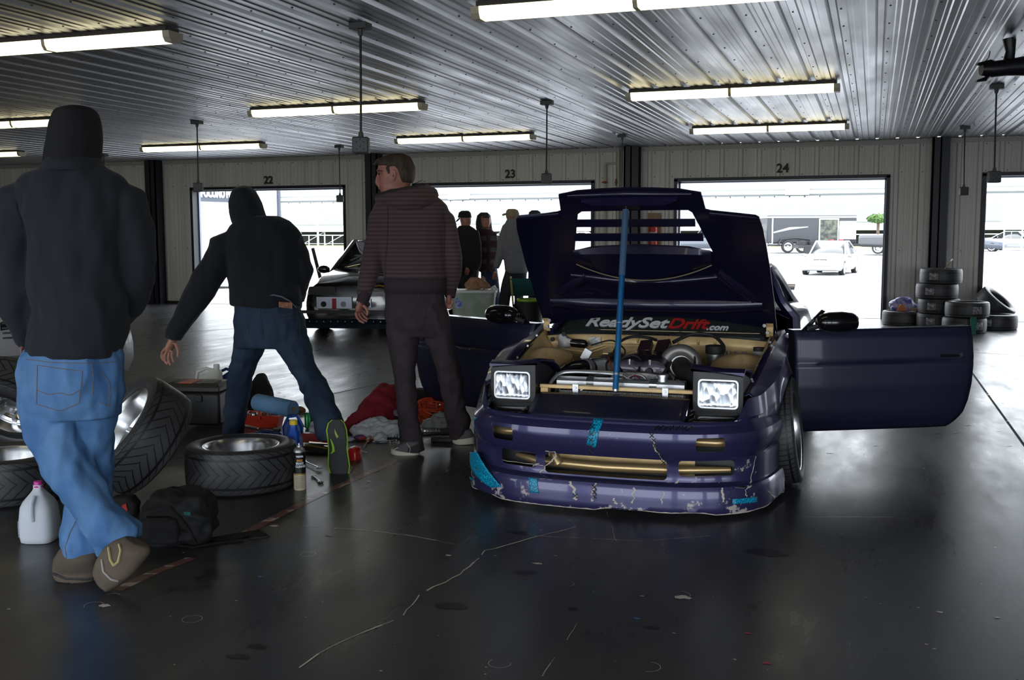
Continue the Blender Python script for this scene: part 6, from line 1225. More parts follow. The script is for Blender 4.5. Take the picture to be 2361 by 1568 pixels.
heap('brown_wrapper', 'torn brown paper wrapper beside the blue towel roll', 'paper', [(938, 686, 698, .01), (944, 682, 704, .03), (952, 684, 706, .02)], 7.35, mat('brown_paper', (.22, .11, .045), .8, col2=(.12, .06, .02), nscale=25), .012, seed=18, vox=.007, wsc=(40, 40, 40))
heap('carry_bag', 'black holdall with white lettering behind the coiled orange cord', 'bag', [(897, 955, 985, .05), (904, 950, 1005, .09), (918, 950, 1012, .12), (940, 952, 1012, .12), (952, 956, 1008, .1)], 7.7, m_blackc, .006, seed=20, par='bag')
heap('clear_bag', 'clear plastic packaging in front of the orange cord', 'bag', [(955, 1014, 1028, .02), (968, 985, 1034, .04), (982, 968, 1036, .06), (994, 966, 1032, .05)], 7.0, m_pla2, .022, seed=22, vox=.009, wsc=(16, 16, 26), par='bag')
# orange cord coil
p = G(1000, 972); t = thing('extension_cord', 'coiled orange extension cord between the legs of the striped hoodie person', 'cord', (p.x, p.y, 0), YAW)
rnd = random.Random(5); pts = []
for k in range(460):
    a = k*.26; R_ = .10+.03*math.sin(k*.11)+rnd.uniform(-.008, .008); pts.append((R_*math.cos(a), .03+.06*math.sin(a)+.02*math.sin(k*.07), .075+.055*math.sin(a*.5+k*.05)+.06*math.sin(a)*.6))
MB().tube(pts, .0068, 7).build('cable', mat('orange_rubber', (.55, .055, .012), .4), t); MB().tube([(.06+.04*math.cos(q), .0, .12+.04*math.sin(q)) for q in [2*PI*k/14 for k in range(15)]], .006, 7).build('loop', MATS['orange_rubber'], t)
# flat trays at the right sneaker
p = G(1012, 1000); t = thing('parts_tray', 'flat dark tray of small bits under the plastic packaging', 'tray', (p.x, p.y, 0), YAW+.15); MB().box((0, .03, .012), (.24, .14, .022)).build('tray', m_trim, t, bevel=.004)
mb = MB(); [mb.box((-.10+.02*(k % 6), -.02+.018*(k//6), .027), (.012, .010, .008)) for k in range(18)]; mb.build('drill_bits', m_chrome, t, smooth=False)
p = G(1020, 1018); t = thing('shoe_tray', 'low black tray with patterned insert beside the right sneaker', 'tray', (p.x, p.y, 0), YAW-.2); MB().box((0, .02, .015), (.15, .10, .028)).build('tray', m_rub, t, bevel=.006); mb = MB(); [mb.box((-.05+.014*(k % 8), .0+.018*(k//8), .031), (.004, .014, .004), .5) for k in range(24)]; mb.build('pattern', mat('tan_rubber', (.16, .14, .10), .6), t, smooth=False)
# screwdriver, wrappers, socket rail
def sdriver(label, u1, v1, u2, v2, c):
    a, b = G(u1, v1, .018), G(u2, v2, .012); t = thing('screwdriver', label, 'screwdriver', (a.x, a.y, 0)); d = b-a; a0 = Vector((0, 0, .018)); MB().tube([a0, a0+d*.15, a0+d*.5, a0+d*.6], [.012, .016, .015, .009], 10).build('handle', c, t); MB().tube([a0+d*.6, a0+d*1.3], .0035, 8).build('blade', m_chrome, t)
m_amb = mat('amber_handle', (.35, .09, .015), .25, coat=.5)
sdriver('amber handled screwdriver left of the small white bag', 856, 1004, 842, 1026, m_amb); sdriver('black handled screwdriver lying nearest the red tool end', 816, 1030, 840, 1041, m_rub)
def wrapper(label, u, v, c, c2, s=.04):
    p = G(u, v); t = thing('food_wrapper', label, 'wrapper', (p.x, p.y, 0), .3); b = MB(); b.ball((0, 0, s*.55), (s, s*.8, s*.5), 14); meld(b, 'wrapper', mat('wrap_'+label[:6].strip(), c, .4, col2=c2, nscale=30), t, .007, 1, .010, (40, 40, 40), u)
wrapper('light blue crumpled wrapper by the white plastic bag', 822, 1002, (.10, .26, .50), (.5, .5, .55)); wrapper('navy and red crumpled wrapper beside the amber screwdriver', 830, 1016, (.02, .05, .22), (.4, .05, .04)); wrapper('pale paper scrap between upturned shoe and wrappers', 806, 1018, (.35, .36, .42), (.4, .4, .45), .03)
p = G(905, 1012); t = thing('socket_rail', 'row of chrome sockets on a rail left of the front sneaker', 'socket set', (p.x, p.y, 0), YAW-.1); MB().b2((-.07, -.012, 0), (.06, .012, .012)).build('rail', m_rub, t, smooth=False)
for k in range(6): MB().cyl((-.06+.021*k, 0, .012), (-.06+.021*k, 0, .036), .009, n=12).build('socket', m_chrome, t)
# ================================================================ far side of the garage and the paddock outside
def make_car(name, label, u, v, yaw, L=4.5, Wd=1.72, H=1.32, col=None, kind='sedan', group=None, zg=0.0, detail=True, cat='car', pos=None):
    """x to its left-hand side in front view, nose at -y; placed with its front tyre line under the given pixel"""
    p = pos or AZ(u, v, zg); t = thing(name, label, cat, (p.x, p.y, zg), yaw, group); w = Wd/2; s = H/1.4
    P = {'sedan': [(-.03, .50, .60, .30), (-.02, .62, .64, .27), (-.0, .72, .68, .25), (.06, .80, .74, .20), (.5, .86, .80, .2), (1.3, .87, .90, .2), (3.3, .87, .93, .2), (4.0, .86, .92, .22), (4.4, .80, .88, .25), (4.5, .70, .75, .3)],
         'coupe': [(-.0, .66, .60, .20), (.02, .74, .66, .17), (.08, .80, .71, .15), (.5, .87, .79, .15), (1.3, .88, .88, .16), (3.2, .88, .92, .16), (4.0, .86, .94, .18), (4.4, .80, .90, .22), (4.5, .68, .75, .3)],
         'suv': [(-.0, .74, .90, .35), (.05, .84, 1.0, .32), (.5, .9, 1.05, .32), (1.2, .9, 1.1, .32), (3.6, .9, 1.12, .32), (4.3, .88, 1.12, .34), (4.5, .82, 1.05, .38)],
         'pickup': [(-.0, .78, .95, .45), (.05, .9, 1.1, .42), (.6, .95, 1.15, .42), (1.4, .95, 1.2, .42), (3.1, .95, 1.2, .42), (4.3, .96, 1.2, .45), (4.5, .94, 1.15, .5)]}[kind]
    ky, kw, kz = L/4.5, w/.87, 1.0
    secs = []
    for y, ww, zt, zb in P:
        ww *= kw; y *= ky; secs.append([(x, y, z) for x, z in ((-ww*.93, zb), (-ww, zb+.12), (-ww, zt*.62), (-ww*.96, zt*.86), (-ww*.80, zt*.985), (-ww*.3, zt*1.01+.012), (ww*.3, zt*1.01+.012), (ww*.80, zt*.985), (ww*.96, zt*.86), (ww, zt*.62), (ww, zb+.12), (ww*.93, zb))])
    body = MB().loft(secs).build('body', col, t, ang=50)
    wy = [(.80*ky), (3.55*ky)]; R = .31 if kind in ('sedan', 'coupe') else .38
    for y in wy:
        for sx in (-1, 1):
            c = MB().cyl((sx*(w+.1), y, R), (sx*(w-.28), y, R), R*1.12, n=24).build('c', col); bpy.context.view_layer.update(); cut(body, [c])
    z0 = P[3][2]-.01; hs = H
    G4 = {'sedan': [(1.25, z0, 2.0, hs), (2.0, hs, 2.9, hs), (2.9, hs, 3.75, .93)], 'coupe': [(1.25, z0, 2.05, hs), (2.05, hs, 2.8, hs-.01), (2.8, hs-.01, 4.0, .93)], 'suv': [(1.2, z0, 1.75, hs), (1.75, hs, 4.2, hs), (4.2, hs, 4.45, 1.1)], 'pickup': [(1.35, z0, 1.95, hs), (1.95, hs, 2.9, hs), (2.9, hs, 3.0, 1.2)]}[kind]
    wb, wt = w*.90, w*.70
    (a0, za, a1, zb_), (b0, _, b1, zc), (c0, _, c1, zd) = [(q[0]*ky, q[1], q[2]*ky, q[3]) for q in G4]
    wing = lambda y, z, ww: [(-ww, y, z), (ww, y, z)]
    MB().loft([[(-wt, a1, zb_-.03), (wt, a1, zb_-.03), (wt*.9, a1+.1, zb_+.012), (-wt*.9, a1+.1, zb_+.012)], [(-wt, b1, zc-.03), (wt, b1, zc-.03), (wt*.9, b1-.05, zc+.012), (-wt*.9, b1-.05, zc+.012)]]).build('roof', col, t, ang=40)
    gl = MB(); gl.add([(-wb, a0, za), (wb, a0, za), (wt, a1, zb_-.015), (-wt, a1, zb_-.015)], [(0, 1, 2, 3)]); gl.build('windscreen', m_glass, t, solid=.006)
    gl = MB(); gl.add([(-wt, c0, zc-.015), (wt, c0, zc-.015), (wb, c1, zd), (-wb, c1, zd)], [(0, 1, 2, 3)]); gl.build('rear_window', m_glass, t, solid=.006)
    for sx in (-1, 1):
        gl = MB(); gl.add([(sx*wb, a0+.1, z0-.02), (sx*wb, c1-.1, min(zd, z0)-.02), (sx*wt, c0, zc-.03), (sx*wt, a1, zb_-.03)], [(0, 1, 2, 3)]); gl.build('side_window', m_glass, t, solid=.006)
        MB().tube([(sx*wb, a0, za), (sx*wt, a1, zb_-.01), (sx*wt, c0, zc-.01), (sx*wb, c1, zd)], .035, 8).tube([(sx*wb, (a1+c0)/2, z0-.02), (sx*wt, (a1+c0)/2, zb_-.02)], .03, 6).build('roof_frame', col, t)
        MB().ball((sx*(w+.08), a0+.25, z0+.07), (.10, .06, .06), 12).tube([(sx*(w-.06), a0+.25, z0+.02), (sx*(w+.05), a0+.25, z0+.05)], .02, 8).build('mirror', col, t)
        for y in wy:
            wh = thing('wheel', None, None); wh.parent = t; M = T((sx*(w-.11), y, R)) @ Rot(sx*PI/2, 'Y'); make_tire(wh, M, R, R*.68, .2, m_rub, 32); make_rim(wh, M, R*.68, .2, .3, 7, None, n=28, bolt=False)
    return t, w, ky
def front_details(t, w, z=.62, lampc=None, dark=None, plate=False, grille=True, y=-.01):
    lampc = lampc or m_lens_d; dark = dark or m_gls
    for sx in (-1, 1): MB().loft([rrect(sx*w*.62-.19, sx*w*.62+.19, z-.065, z+.05, y-.012, .03), rrect(sx*w*.62-.19, sx*w*.62+.19, z-.065, z+.04, y+.14, .03)]).build('headlight', lampc, t)
    if grille:
        g = MB().loft([rrect(-.27, .27, z-.08, z+.08, y-.015, .02), rrect(-.27, .27, z-.08, z+.08, y+.12, .02)]).build('grille', dark, t, smooth=False)
        mb = MB(); [mb.b2((-.26, y-.025, z-.06+k*.04), (.26, y-.012, z-.045+k*.04)) for k in range(4)]; mb.b2((-.01, y-.026, z-.08), (.01, y-.012, z+.08)); mb.build('grille_bar', m_chrome, g, smooth=False)
    MB().loft([rrect(-w*.55, w*.55, .26, .33, y-.012, .02), rrect(-w*.55, w*.55, .26, .33, y+.1, .02)]).build('air_intake', dark, t, smooth=False)
m_lens_d = mat('lamp_smoke', (.35, .36, .38), .15, metal=.5, coat=.6)
m_silver = mat('silver_paint', (.36, .37, .385), .28, metal=.6, coat=.6); m_blackp = mat('black_paint', (.008, .008, .009), .14, metal=.1, coat=1.0); m_whitep = mat('white_paint', (.68, .69, .70), .3, coat=.6); m_greyp = mat('grey_blue_paint', (.06, .07, .09), .3, metal=.4, coat=.6)
# black car in the next bay
pf = AH(832, 700, 14.55); yaw = .22
bc, w, ky = make_car('sports_car', 'black sports coupe with riveted front lip parked inside behind the people', 0, 0, yaw, 4.4, 1.74, 1.27, m_blackp, 'coupe', pos=Vector((pf.x, pf.y, 0)))
front_details(bc, w, .615, mat('smoked_lamp', (.03, .03, .03), .15, coat=1), m_gls, grille=False, y=-.02)
MB().loft([[(x, y, z) for y, z in ((-.10, .09), (-.11, .15), (-.05, .22), (.05, .22), (.05, .09))] for x in (-.86, -.6, 0, .6, .86)]).build('front_lip', mat('navy_gloss', (.01, .016, .035), .2, coat=.8), bc, ang=40)
mb = MB(); [mb.ball((-.80+k*.1, -.105, .185), .011, 6) for k in range(17)]; mb.build('rivet', m_chrome, bc)
MB().b2((-.62, -.03, .36), (-.12, -.02, .52)).b2((-.05, -.03, .38), (.15, -.02, .50)).build('intercooler', mat('polished_core', (.40, .42, .48), .25, metal=.9), bc, smooth=False)
[MB().cyl((x, -.035, .42), (x, -.032, .42), .04, n=14).build('duct_hole', m_gls, bc) for x in (-.52, -.24, .0, .1)]; MB().loft([rrect(-.40, -.34, .35, .50, -.034, .01), rrect(-.40, -.34, .35, .50, -.032, .01)]).build('red_emblem', m_red, bc)
MB().b2((-.84, -.04, .29), (.84, -.02, .335)).build('splitter_bar', m_trim, bc, smooth=False); MB().tube([(.62, -.12, .10), (.66, -.13, .04), (.70, -.12, .10)], .01, 6).build('tow_hook', m_chrome, bc)
mb = MB()
for pts in ([(.10, .30, .832), (.45, .22, .815)], [(.16, .7, .872), (.5, .5, .85)]): mb.tube(pts, .012, 6, sq=(1, .3))
mb.build('yellow_decal', mat('gold_decal', (.6, .40, .06), .4), bc); MB().tube([(.15, -.03, .66), (.28, -.03, .68), (.36, -.03, .66)], .03, 8, sq=(1, .4)).build('amber_lamp', mat('amber_glass', (.45, .20, .01), .2), bc)
text('70', .26, T((-.42, 1.50, 1.02)) @ Rot(math.atan2(.37, .78), 'X'), mat('grey_vinyl', (.25, .26, .27), .5), 'race_number', bc, .002, .35, .006)
p = AH(735, 628, 17.2); q = AH(721, 572, 17.2); t = thing('leaning_post', 'thin black post leaning behind the black coupe', 'post', (p.x, p.y, 0)); f_ = p+(p-q)*(p.z/(q.z-p.z)); MB().cyl(f_-t.location, q-t.location, .028).build('post', m_trim, t)
# silver car at the left edge
pf = AH(84, 800, 8.6)
sc_, w, ky = make_car('silver_car', 'light grey car at far left, bumper corner showing behind nearest person', 0, 0, 1.0, 4.5, 1.76, 1.35, mat('dusty_silver', (.30, .30, .31), .4, metal=.3, coat=.3), 'sedan', pos=Vector((pf.x, pf.y, 0)))
front_details(sc_, w, .62)
# tote, bag, bucket, chair by door 23
p = AH(1092, 700, 12.2); p.z = 0
t = thing('utility_cart', 'low black cart hidden behind the open left car door', 'cart', p, YAW)
MB().b2((-.36, -.2, .36), (.32, .2, .42)).build('shelf', m_trim, t, bevel=.01)
for x in (-.33, .29):
    for y in (-.17, .17): MB().cyl((x, y, 0), (x, y, .37), .018).build('leg', m_trim, t)
m_tote = mat('frosted_plastic', (.42, .45, .42), .35, trans=.15, col2=(.30, .38, .27), nscale=7)
t = thing('storage_tote', 'frosted plastic tote standing above the open left car door', 'tote', (p.x, p.y, .422), YAW)
def rr2(z, w, d): return sqr(z, w, d, 0, 0, 28, .35)
MB().loft([rr2(.0, .235, .15), rr2(.30, .26, .175), rr2(.30, .25, .165), rr2(.02, .225, .14)], cap=True).build('bin', m_tote, t, ang=50); MB().loft([rr2(.295, .275, .19), rr2(.32, .275, .19), rr2(.325, .25, .17)]).build('rim', mat('white_rim', (.6, .62, .6), .4), t, ang=40)
MB().b2((-.20, -.165, .12), (-.13, -.160, .24)).build('label', mat('blue_white_label', (.45, .48, .6), .5, col2=(.05, .1, .5), nscale=30), t, smooth=False); MB().tube([(.24, .02, .24), (.27, 0, .33), (.255, 0, .36), (.2, 0, .33)], .02, 8).build('lid_clip', mat('white_rim', (.6, .62, .6), .4), t)
b = MB(); t = thing('paper_bag', 'crumpled brown paper bag on top of the plastic tote', 'paper bag', (p.x, p.y, .755), YAW); b.loft([sqr(0, .13, .08, .04), sqr(.05, .14, .09, .04), sqr(.10, .09, .06, .03), sqr(.13, .04, .03, .02)]); meld(b, 'bag', mat('kraft_paper', (.36, .20, .12), .8, col2=(.28, .15, .085), nscale=14), t, .012, 1, .022, (16, 16, 16), 3)
p = AH(1222, 720, 9.6); p.z = 0; t = thing('bucket', 'black bucket with lime green rim behind the left door mirror', 'bucket', p)
MB().lathe([(0, .42), (.10, .42), (.115, .78), (.118, .79), (.105, .78), (.09, .44)], 30).build('bucket', m_rub, t, ang=40); MB().lathe([(.114, .775), (.122, .785), (.122, .80), (.112, .80)], 30).build('rim', mat('lime_rim', (.25, .45, .02), .4), t); MB().lathe([(0, 0), (.15, 0), (.12, .40), (0, .42)], 24).build('stand', m_trim, t, ang=40)
p = AH(1222, 690, 13.0); p.z = 0; t = thing('folding_chair', 'teal folding chair with yellow legs seen past the raised hood edge', 'chair', p, .5)
m_teal = mat('teal_fabric', (.01, .10, .11), .7)
MB().box((0, 0, .45), (.42, .4, .02)).build('seat', m_teal, t, bevel=.005); MB().box((0, .2, .72), (.42, .02, .22), R=Matrix.Rotation(-.2, 3, 'X')).build('backrest', m_teal, t, bevel=.005)
for a, b in (((-.2, -.2, 0), (-.2, .24, .85)), ((.2, -.2, 0), (.2, .24, .85)), ((-.18, .22, 0), (-.18, -.18, .46)), ((.18, .22, 0), (.18, -.18, .46))): MB().cyl(a, b, .012).build('leg', mat('cream_yellow', (.5, .48, .2), .4), t)
# --- stacked tyres by the right door
def tire_obj(label, c, n=(0, 0, 1), R=.29, w=.20, sticker=None, group='loose tyres by the right-hand doors'):
    t = thing('tire', label, 'tire', (c.x, c.y, max(0, lowest(mtx(c, n), R, w))), 0, group); M = T(-t.location) @ mtx(c, n)
    o = MB().lathe(tire_profile(R, .195, w)+[(.187, -w*.38), (.21, -w*.42), (R-.03, -w*.36), (R-.025, 0), (R-.03, w*.36), (.21, w*.42), (.187, w*.38)], 48, M, uv=True).build('carcass', m_tread2, t, ang=50)
    if sticker is not None: MB().grid(lambda a, b: M @ Vector((math.cos(sticker+a*.42)*(R+.004), math.sin(sticker+a*.42)*(R+.004), (b-.5)*w*.5)), 6, 1).build('paper_sticker', mat('tyre_sticker', (.42, .43, .44), .6, col2=(.12, .10, .12), nscale=45), t, solid=.001)
    return t
def face_ang(c): d = C0-c; return math.atan2(d.y, d.x)
p1 = G(2205, 764); c0 = p1+NH*.62+RH*-.02
def rotn(c, k): return face_ang(c)+PI/2-PI/2+k
for k, (du, lab) in enumerate([(0, 'bottom tire of the tallest tire stack, beside the dark column'), (2, 'second tire up in the tallest tire stack'), (-4, 'third tire up in the tallest stack, with paper sticker'), (4, 'topmost tire of the tallest tire stack')]):
    c = Vector((c0.x+du*.006, c0.y, .105+k*.2175)); M = mtx(c, (0, 0, 1)); x = M.to_3x3() @ Vector((1, 0, 0)); tire_obj(lab, c, sticker=face_ang(c)-math.atan2(x.y, x.x)-.55)
tp = Vector((c0.x+.1, c0.y, .105+3*.2175+.11)); t = thing('paint_stick', 'thin brown stick standing out of the topmost tire', 'stick', tp+Vector((0, 0, -.10))); MB().cyl((-.03, 0, .09), (.05, 0, .20), .006).build('stick', mat('tan_stick', (.3, .2, .1), .6), t); MB().cyl((.05, 0, .20), (.075, 0, .235), .010).build('tip', m_alu, t)
p2 = G(2246, 770); c2 = p2+NH*.28
for k, lab in enumerate(['lower tire of the front two-tire stack with green sheet', 'upper tire of the front two-tire stack with wide sticker']):
    c = Vector((c2.x-.02+.03*k, c2.y, .105+k*.2175)); M = mtx(c, (0, 0, 1)); x = M.to_3x3() @ Vector((1, 0, 0)); tire_obj(lab, c, sticker=face_ang(c)-math.atan2(x.y, x.x)+(.25 if k else .5))
t = thing('green_sheet', 'small green plastic sheet against the front tire stack', 'sheet', G(2243, 772)); MB().box((0, 0, .12), (.08, .01, .24), YAW).build('sheet', mat('green_plastic', (.02, .16, .10), .5), t)
p3 = G(2316, 762); c = Vector(p3+NH*.28); c.z = .105; M = mtx(c, (0, 0, 1)); x = M.to_3x3() @ Vector((1, 0, 0)); tire_obj('tire lying flat at the right end of the tire pile', c, sticker=face_ang(c)-math.atan2(x.y, x.x)-.6)
n_ = (UP*.72-NH*.45+RT*.50); tire_obj('tire leaning tilted on the right end of the tire pile', AH(2296, 700, c.dot(NH)+.52), n_)
p4 = G(2096, 752); c = Vector(p4+NH*.28); c.z = .105; tire_obj('single flat tire nearest door 24 under the blue plastic bag', c)
m_bpl = mat('blue_film', (.10, .10, .42), .3, bump=.4, bscale=50, col2=(.42, .40, .60), nscale=12)
t = thing('plastic_bag', 'blue and white plastic wrapping on the single flat tire', 'bag', (c.x, c.y, .215)); b = MB(); b.loft([sqr(0, .17, .10, .03), sqr(.06, .21, .12, .03), sqr(.12, .17, .10, -.02), sqr(.20, .07, .05, .02)]); meld(b, 'bag', m_bpl, t, .014, 1, .03, (14, 14, 14), 9)
t = thing('orange_glove', 'orange cloth scrap in front of the blue plastic bag', 'cloth', (c.x-.02, c.y-.17, .215)); b = MB(); b.loft([sqr(0, .07, .03), sqr(.05, .06, .03, .01), sqr(.10, .02, .02, .0)]); meld(b, 'cloth', mat('orange_cloth', (.50, .17, .07), .8), t, .010, 1, .008, (20, 20, 20), 2)
t = thing('paper_scrap', 'tan paper scrap right of the orange cloth on the tire', 'paper', (c.x+.17, c.y-.14, .215)); b = MB(); b.loft([sqr(0, .07, .03), sqr(.05, .05, .03)]); meld(b, 'paper', mat('tan_paper', (.35, .25, .18), .8), t, .010, 1, .010, (20, 20, 20), 5)
# --- wall fittings
m_pipe = mat('cream_pipe', (.46, .44, .38), .4)
a, b_ = AY(1398, 378, DY), AY(1428, 378, DY); t = tag(MB().tube([(a.x, DY-.07, 0), (a.x, DY-.07, a.z-.02), (a.x+.03, DY-.07, a.z)], .022, 10).tube([(a.x, DY-.07, a.z), (b_.x, DY-.07, a.z)], .022, 10).tube([(b_.x, DY-.07, CEIL), (b_.x, DY-.07, 0)], .028, 10).build('wall_pipe', m_pipe), 'cream painted pipes on the wall between door 23 and the column', 'pipe')
for u in (1398, 1424): q = AY(u, 421, DY); MB().tube([(q.x-(.05 if u < 1400 else 0), DY-.12, q.z-(0 if u < 1400 else .06)), (q.x+(.05 if u < 1400 else 0), DY-.12, q.z+(0 if u < 1400 else .06))], .012, 8).cyl((q.x, DY-.08, q.z), (q.x, DY-.13, q.z), .022).build('valve_handle', mat('rusty_orange', (.20, .07, .02), .7), t)
q = AY(1510, 528, DY); t = thing('fire_extinguisher', 'fire extinguisher on a tan board seen through the hood vent', 'fire extinguisher', (q.x, DY-.05, q.z-.35))
MB().b2((-.11, -.02, .0), (.11, .01, .62)).build('backboard', mat('tan_board', (.30, .20, .11), .7), t, smooth=False); MB().lathe([(0, .02), (.07, .03), (.075, .06), (.075, .36), (.05, .42), (.02, .44), (.02, .47)], 20, T((0, -.1, 0))).build('cylinder', mat('extinguisher_red', (.40, .03, .02), .35), t, ang=40)
MB().tube([(0, -.1, .46), (-.05, -.1, .49), (.05, -.1, .52)], .012, 8).build('valve', m_alu, t); MB().grid(lambda a, b: (math.cos(-PI/2-.9+1.8*a)*.077, -.1+math.sin(-PI/2-.9+1.8*a)*.077, .14+.16*b), 8, 1).build('label', mat('grey_label', (.35, .35, .33), .5), t)
# ================================================================ outdoors
m_asph = mat('pale_asphalt', (.34, .34, .34), .85, col2=(.29, .29, .295), nscale=.35, nstretch=(.6, 3, 1)); m_grass = mat('dry_grass', (.17, .19, .08), .95, col2=(.12, .15, .05), nscale=.5)
ZO = -.42
yz = [(DY+.12, -.005), (24, -.16), (34, ZO), (50, ZO), (76, -.005), (95, -.005)]
tag(MB().add([(x, y, z) for x in (-160, 90) for y, z in yz], [(i, i+1, 7+i, 6+i) for i in range(5)]).build('floor_asphalt', m_asph, smooth=False, solid=.02), kind='structure')
tag(MB().b2((-160, -60, -.2), (90, YF, -.005)).build('floor_asphalt', m_asph, smooth=False), kind='structure')
tag(MB().b2((-220, 95, -.3), (160, 260, -.0)).build('floor_grass', m_grass, smooth=False), kind='structure')
m_seam = mat('asphalt_seam', (.16, .16, .16), .9)
mb = MB()
for y in (21, 24, 27.5, 33, 41, 49, 60, 70): z = float(np.interp(y, [q[0] for q in yz], [q[1] for q in yz]))+.012; mb.add([(-50, y, z), (40, y, z), (40, y+.10, z), (-50, y+.10, z)], [(0, 1, 2, 3)])
mb.build('asphalt_seam', m_seam, bpy.data.objects['floor_asphalt'], smooth=False)
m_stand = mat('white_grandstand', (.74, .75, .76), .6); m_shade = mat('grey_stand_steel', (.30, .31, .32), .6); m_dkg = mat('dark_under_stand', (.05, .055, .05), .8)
def zat(v, D_): return CZ+(537-v)*D_/FPX
t = thing('grandstand', 'long white grandstand with rows of seats beyond the paddock', 'grandstand', (0, 0, 0)); DS = 108.0
Xa, Xb = -120.0, 45.0; t.location = (-35, DS, 0)
def tiers(y0, z0, rows, rise, run, name):
    prof_ = []
    for k in range(rows): prof_ += [(y0+k*run, z0+k*rise), (y0+k*run, z0+(k+1)*rise-.06), (y0+k*run-.12, z0+(k+1)*rise-.06), (y0+k*run-.12, z0+(k+1)*rise), (y0+(k+1)*run, z0+(k+1)*rise)]
    n_ = len(prof_); mb = MB(); mb.add([(x, y, z) for x in (Xa+35, Xb+35) for y, z in prof_], [(i, i+1, n_+i+1, n_+i) for i in range(n_-1)]); mb.m = [1 if i % 5 == 2 else 2 if i % 5 == 0 else 0 for i in range(n_-1)]; return mb.build(name, [m_stand, mat('seat_edge_shade', (.20, .21, .22), .7), mat('riser_shade', (.36, .37, .38), .7)], t, smooth=False)  # row shading put into the colour: darker seat fronts and risers
zb = zat(518, DS); zt = zat(474, DS); zu = zat(452, DS); tiers(0, zb, 14, (zt-zb)/14, .55, 'lower_tier')
tiers(9.5, zat(441, DS), 16, .30, .5, 'upper_tier')
MB().b2((Xa+35, -.1, zb-.7), (Xb+35, .1, zb)).build('front_wall', m_stand, t, smooth=False)
MB().b2((Xa+35, 8.1, zu), (Xb+35, 8.3, zu+.22)).build('walkway_rail', mat('dark_rail', (.07, .08, .08), .6), t, smooth=False); MB().b2((Xa+35, 8.4, zt-.2), (Xb+35, 8.5, zat(441, DS))).build('upper_wall', m_stand, t, smooth=False)
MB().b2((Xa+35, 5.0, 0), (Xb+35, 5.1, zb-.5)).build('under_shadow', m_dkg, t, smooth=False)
rnd = random.Random(2)
for k in range(60):
    x = -62+k*1.55; mb = MB(); h = rnd.uniform(.5, .95); mb.b2((x, 8.1, zu-h), (x+.10, 8.2, zu+.02)); mb.b2((x-.1, 8.1, zu-.14), (x+rnd.uniform(.1, .4), 8.2, zu)); mb.build('rail_post', m_shade, t, smooth=False)
for k in range(30):
    x = -62+k*3.1; MB().bar((x, .3, 0), (x, .3, zb-.6), .14, .14).bar((x, .3, 0), (x+3.1, .3, zb-.7), .08, .08).build('truss', m_shade, t, smooth=False)
for x in (-38, -12.4, 8, 26): MB().b2((x, 7.4, zu+.1), (x+2.4, 8.3, zu+2.0)).build('stair_tower', m_stand, t, smooth=False); mb = MB(); [mb.b2((x, 7.3, zu+.2+.28*k), (x+2.4, 7.4, zu+.25+.28*k)) for k in range(7)]; mb.build('stair_tread', m_shade, t, smooth=False)
t = thing('metal_fence', 'white railed fence in front of the grandstand', 'fence', (-35, 92, 0)); FY = 92.0
MB().b2((Xa+35, 0, 1.15), (Xb+35, .06, 1.22)).b2((Xa+35, 0, .35), (Xb+35, .06, .39)).build('rail', m_stand, t, smooth=False)
for k in range(42): x = -80+k*2.6; MB().b2((x, 0, 0), (x+.07, .07, 1.2)).build('fence_post', m_stand, t, smooth=False)
def lamp_post(label, u, v0, v1, D_):
    p = AH(u, 540, D_); zt_ = AH(u, v0, D_).z; t = thing('lamp_post', label, 'lamp post', (p.x, p.y, 0)); MB().cyl((0, 0, 0), (0, 0, zt_-.2), .09, .06).build('pole', m_shade, t); MB().tube([(0, 0, zt_-.25), (.1, 0, zt_), (.9, 0, zt_+.05)], .05, 8).b2((.7, -.12, zt_-.04), (1.3, .12, zt_+.08)).build('lamp_head', m_shade, t)
lamp_post('street lamp in front of the grandstand seen through door 22', 733, 485, 0, 80); lamp_post('street lamp left of the cap wearers seen through door 23', 1044, 481, 0, 80)
lamp_post('street lamp between the people seen through door 23', 1155, 480, 0, 85); lamp_post('street lamp above the black trailer through door 24', 1768, 466, 0, 82); lamp_post('tall lamp right of the hood through door 24', 1906, 470, 0, 84)
# white building with sign
A0, B0 = AH(425, 540, 29.4), AH(643, 540, 32.8); A0.z = B0.z = 0; d = (B0-A0); L = d.length; ang = math.atan2(d.y, d.x)
A1 = A0-d.normalized()*14
t = thing('garage_building', 'white building with dark sign band seen through door 22', 'building', A1, ang); L2 = L+14
MB().b2((0, 0, 0), (L2, 10, 4.2)).build('wall', mat('white_block_wall', (.80, .80, .80), .7), t, smooth=False)
zs = 2.30; MB().b2((0, -.06, zs), (L2-1.0, -.005, zs+.44)).build('sign_band', mat('slate_sign', (.045, .055, .075), .6), t, smooth=False)
px0 = AH(464, 450, 29.9); off_ = (Vector((px0.x, px0.y, 0))-A1).length
text('POCONO PENT', .30, T((off_-.02, -.075, zs+.22)) @ Rot(PI/2, 'X'), mat('white_sign_letters', (.9, .9, .9), .5), 'sign_lettering', t, .01, 0, .016, 1.0, .70, 'LEFT')
MB().b2((off_+.1, -.03, 0), (off_+2.3, -.005, 2.0)).build('roll_door', mat('white_shutter', (.70, .70, .68), .6), t, smooth=False); MB().b2((off_+.05, -.06, 1.98), (off_+2.35, -.005, 2.05)).build('door_head', mat('grey_sill', (.35, .35, .33), .6), t, smooth=False)
MB().b2((L2-.06, -.08, 0), (L2+.03, .0, 4.2)).build('downspout', mat('slate_sign', (.045, .055, .075), .6), t, smooth=False)
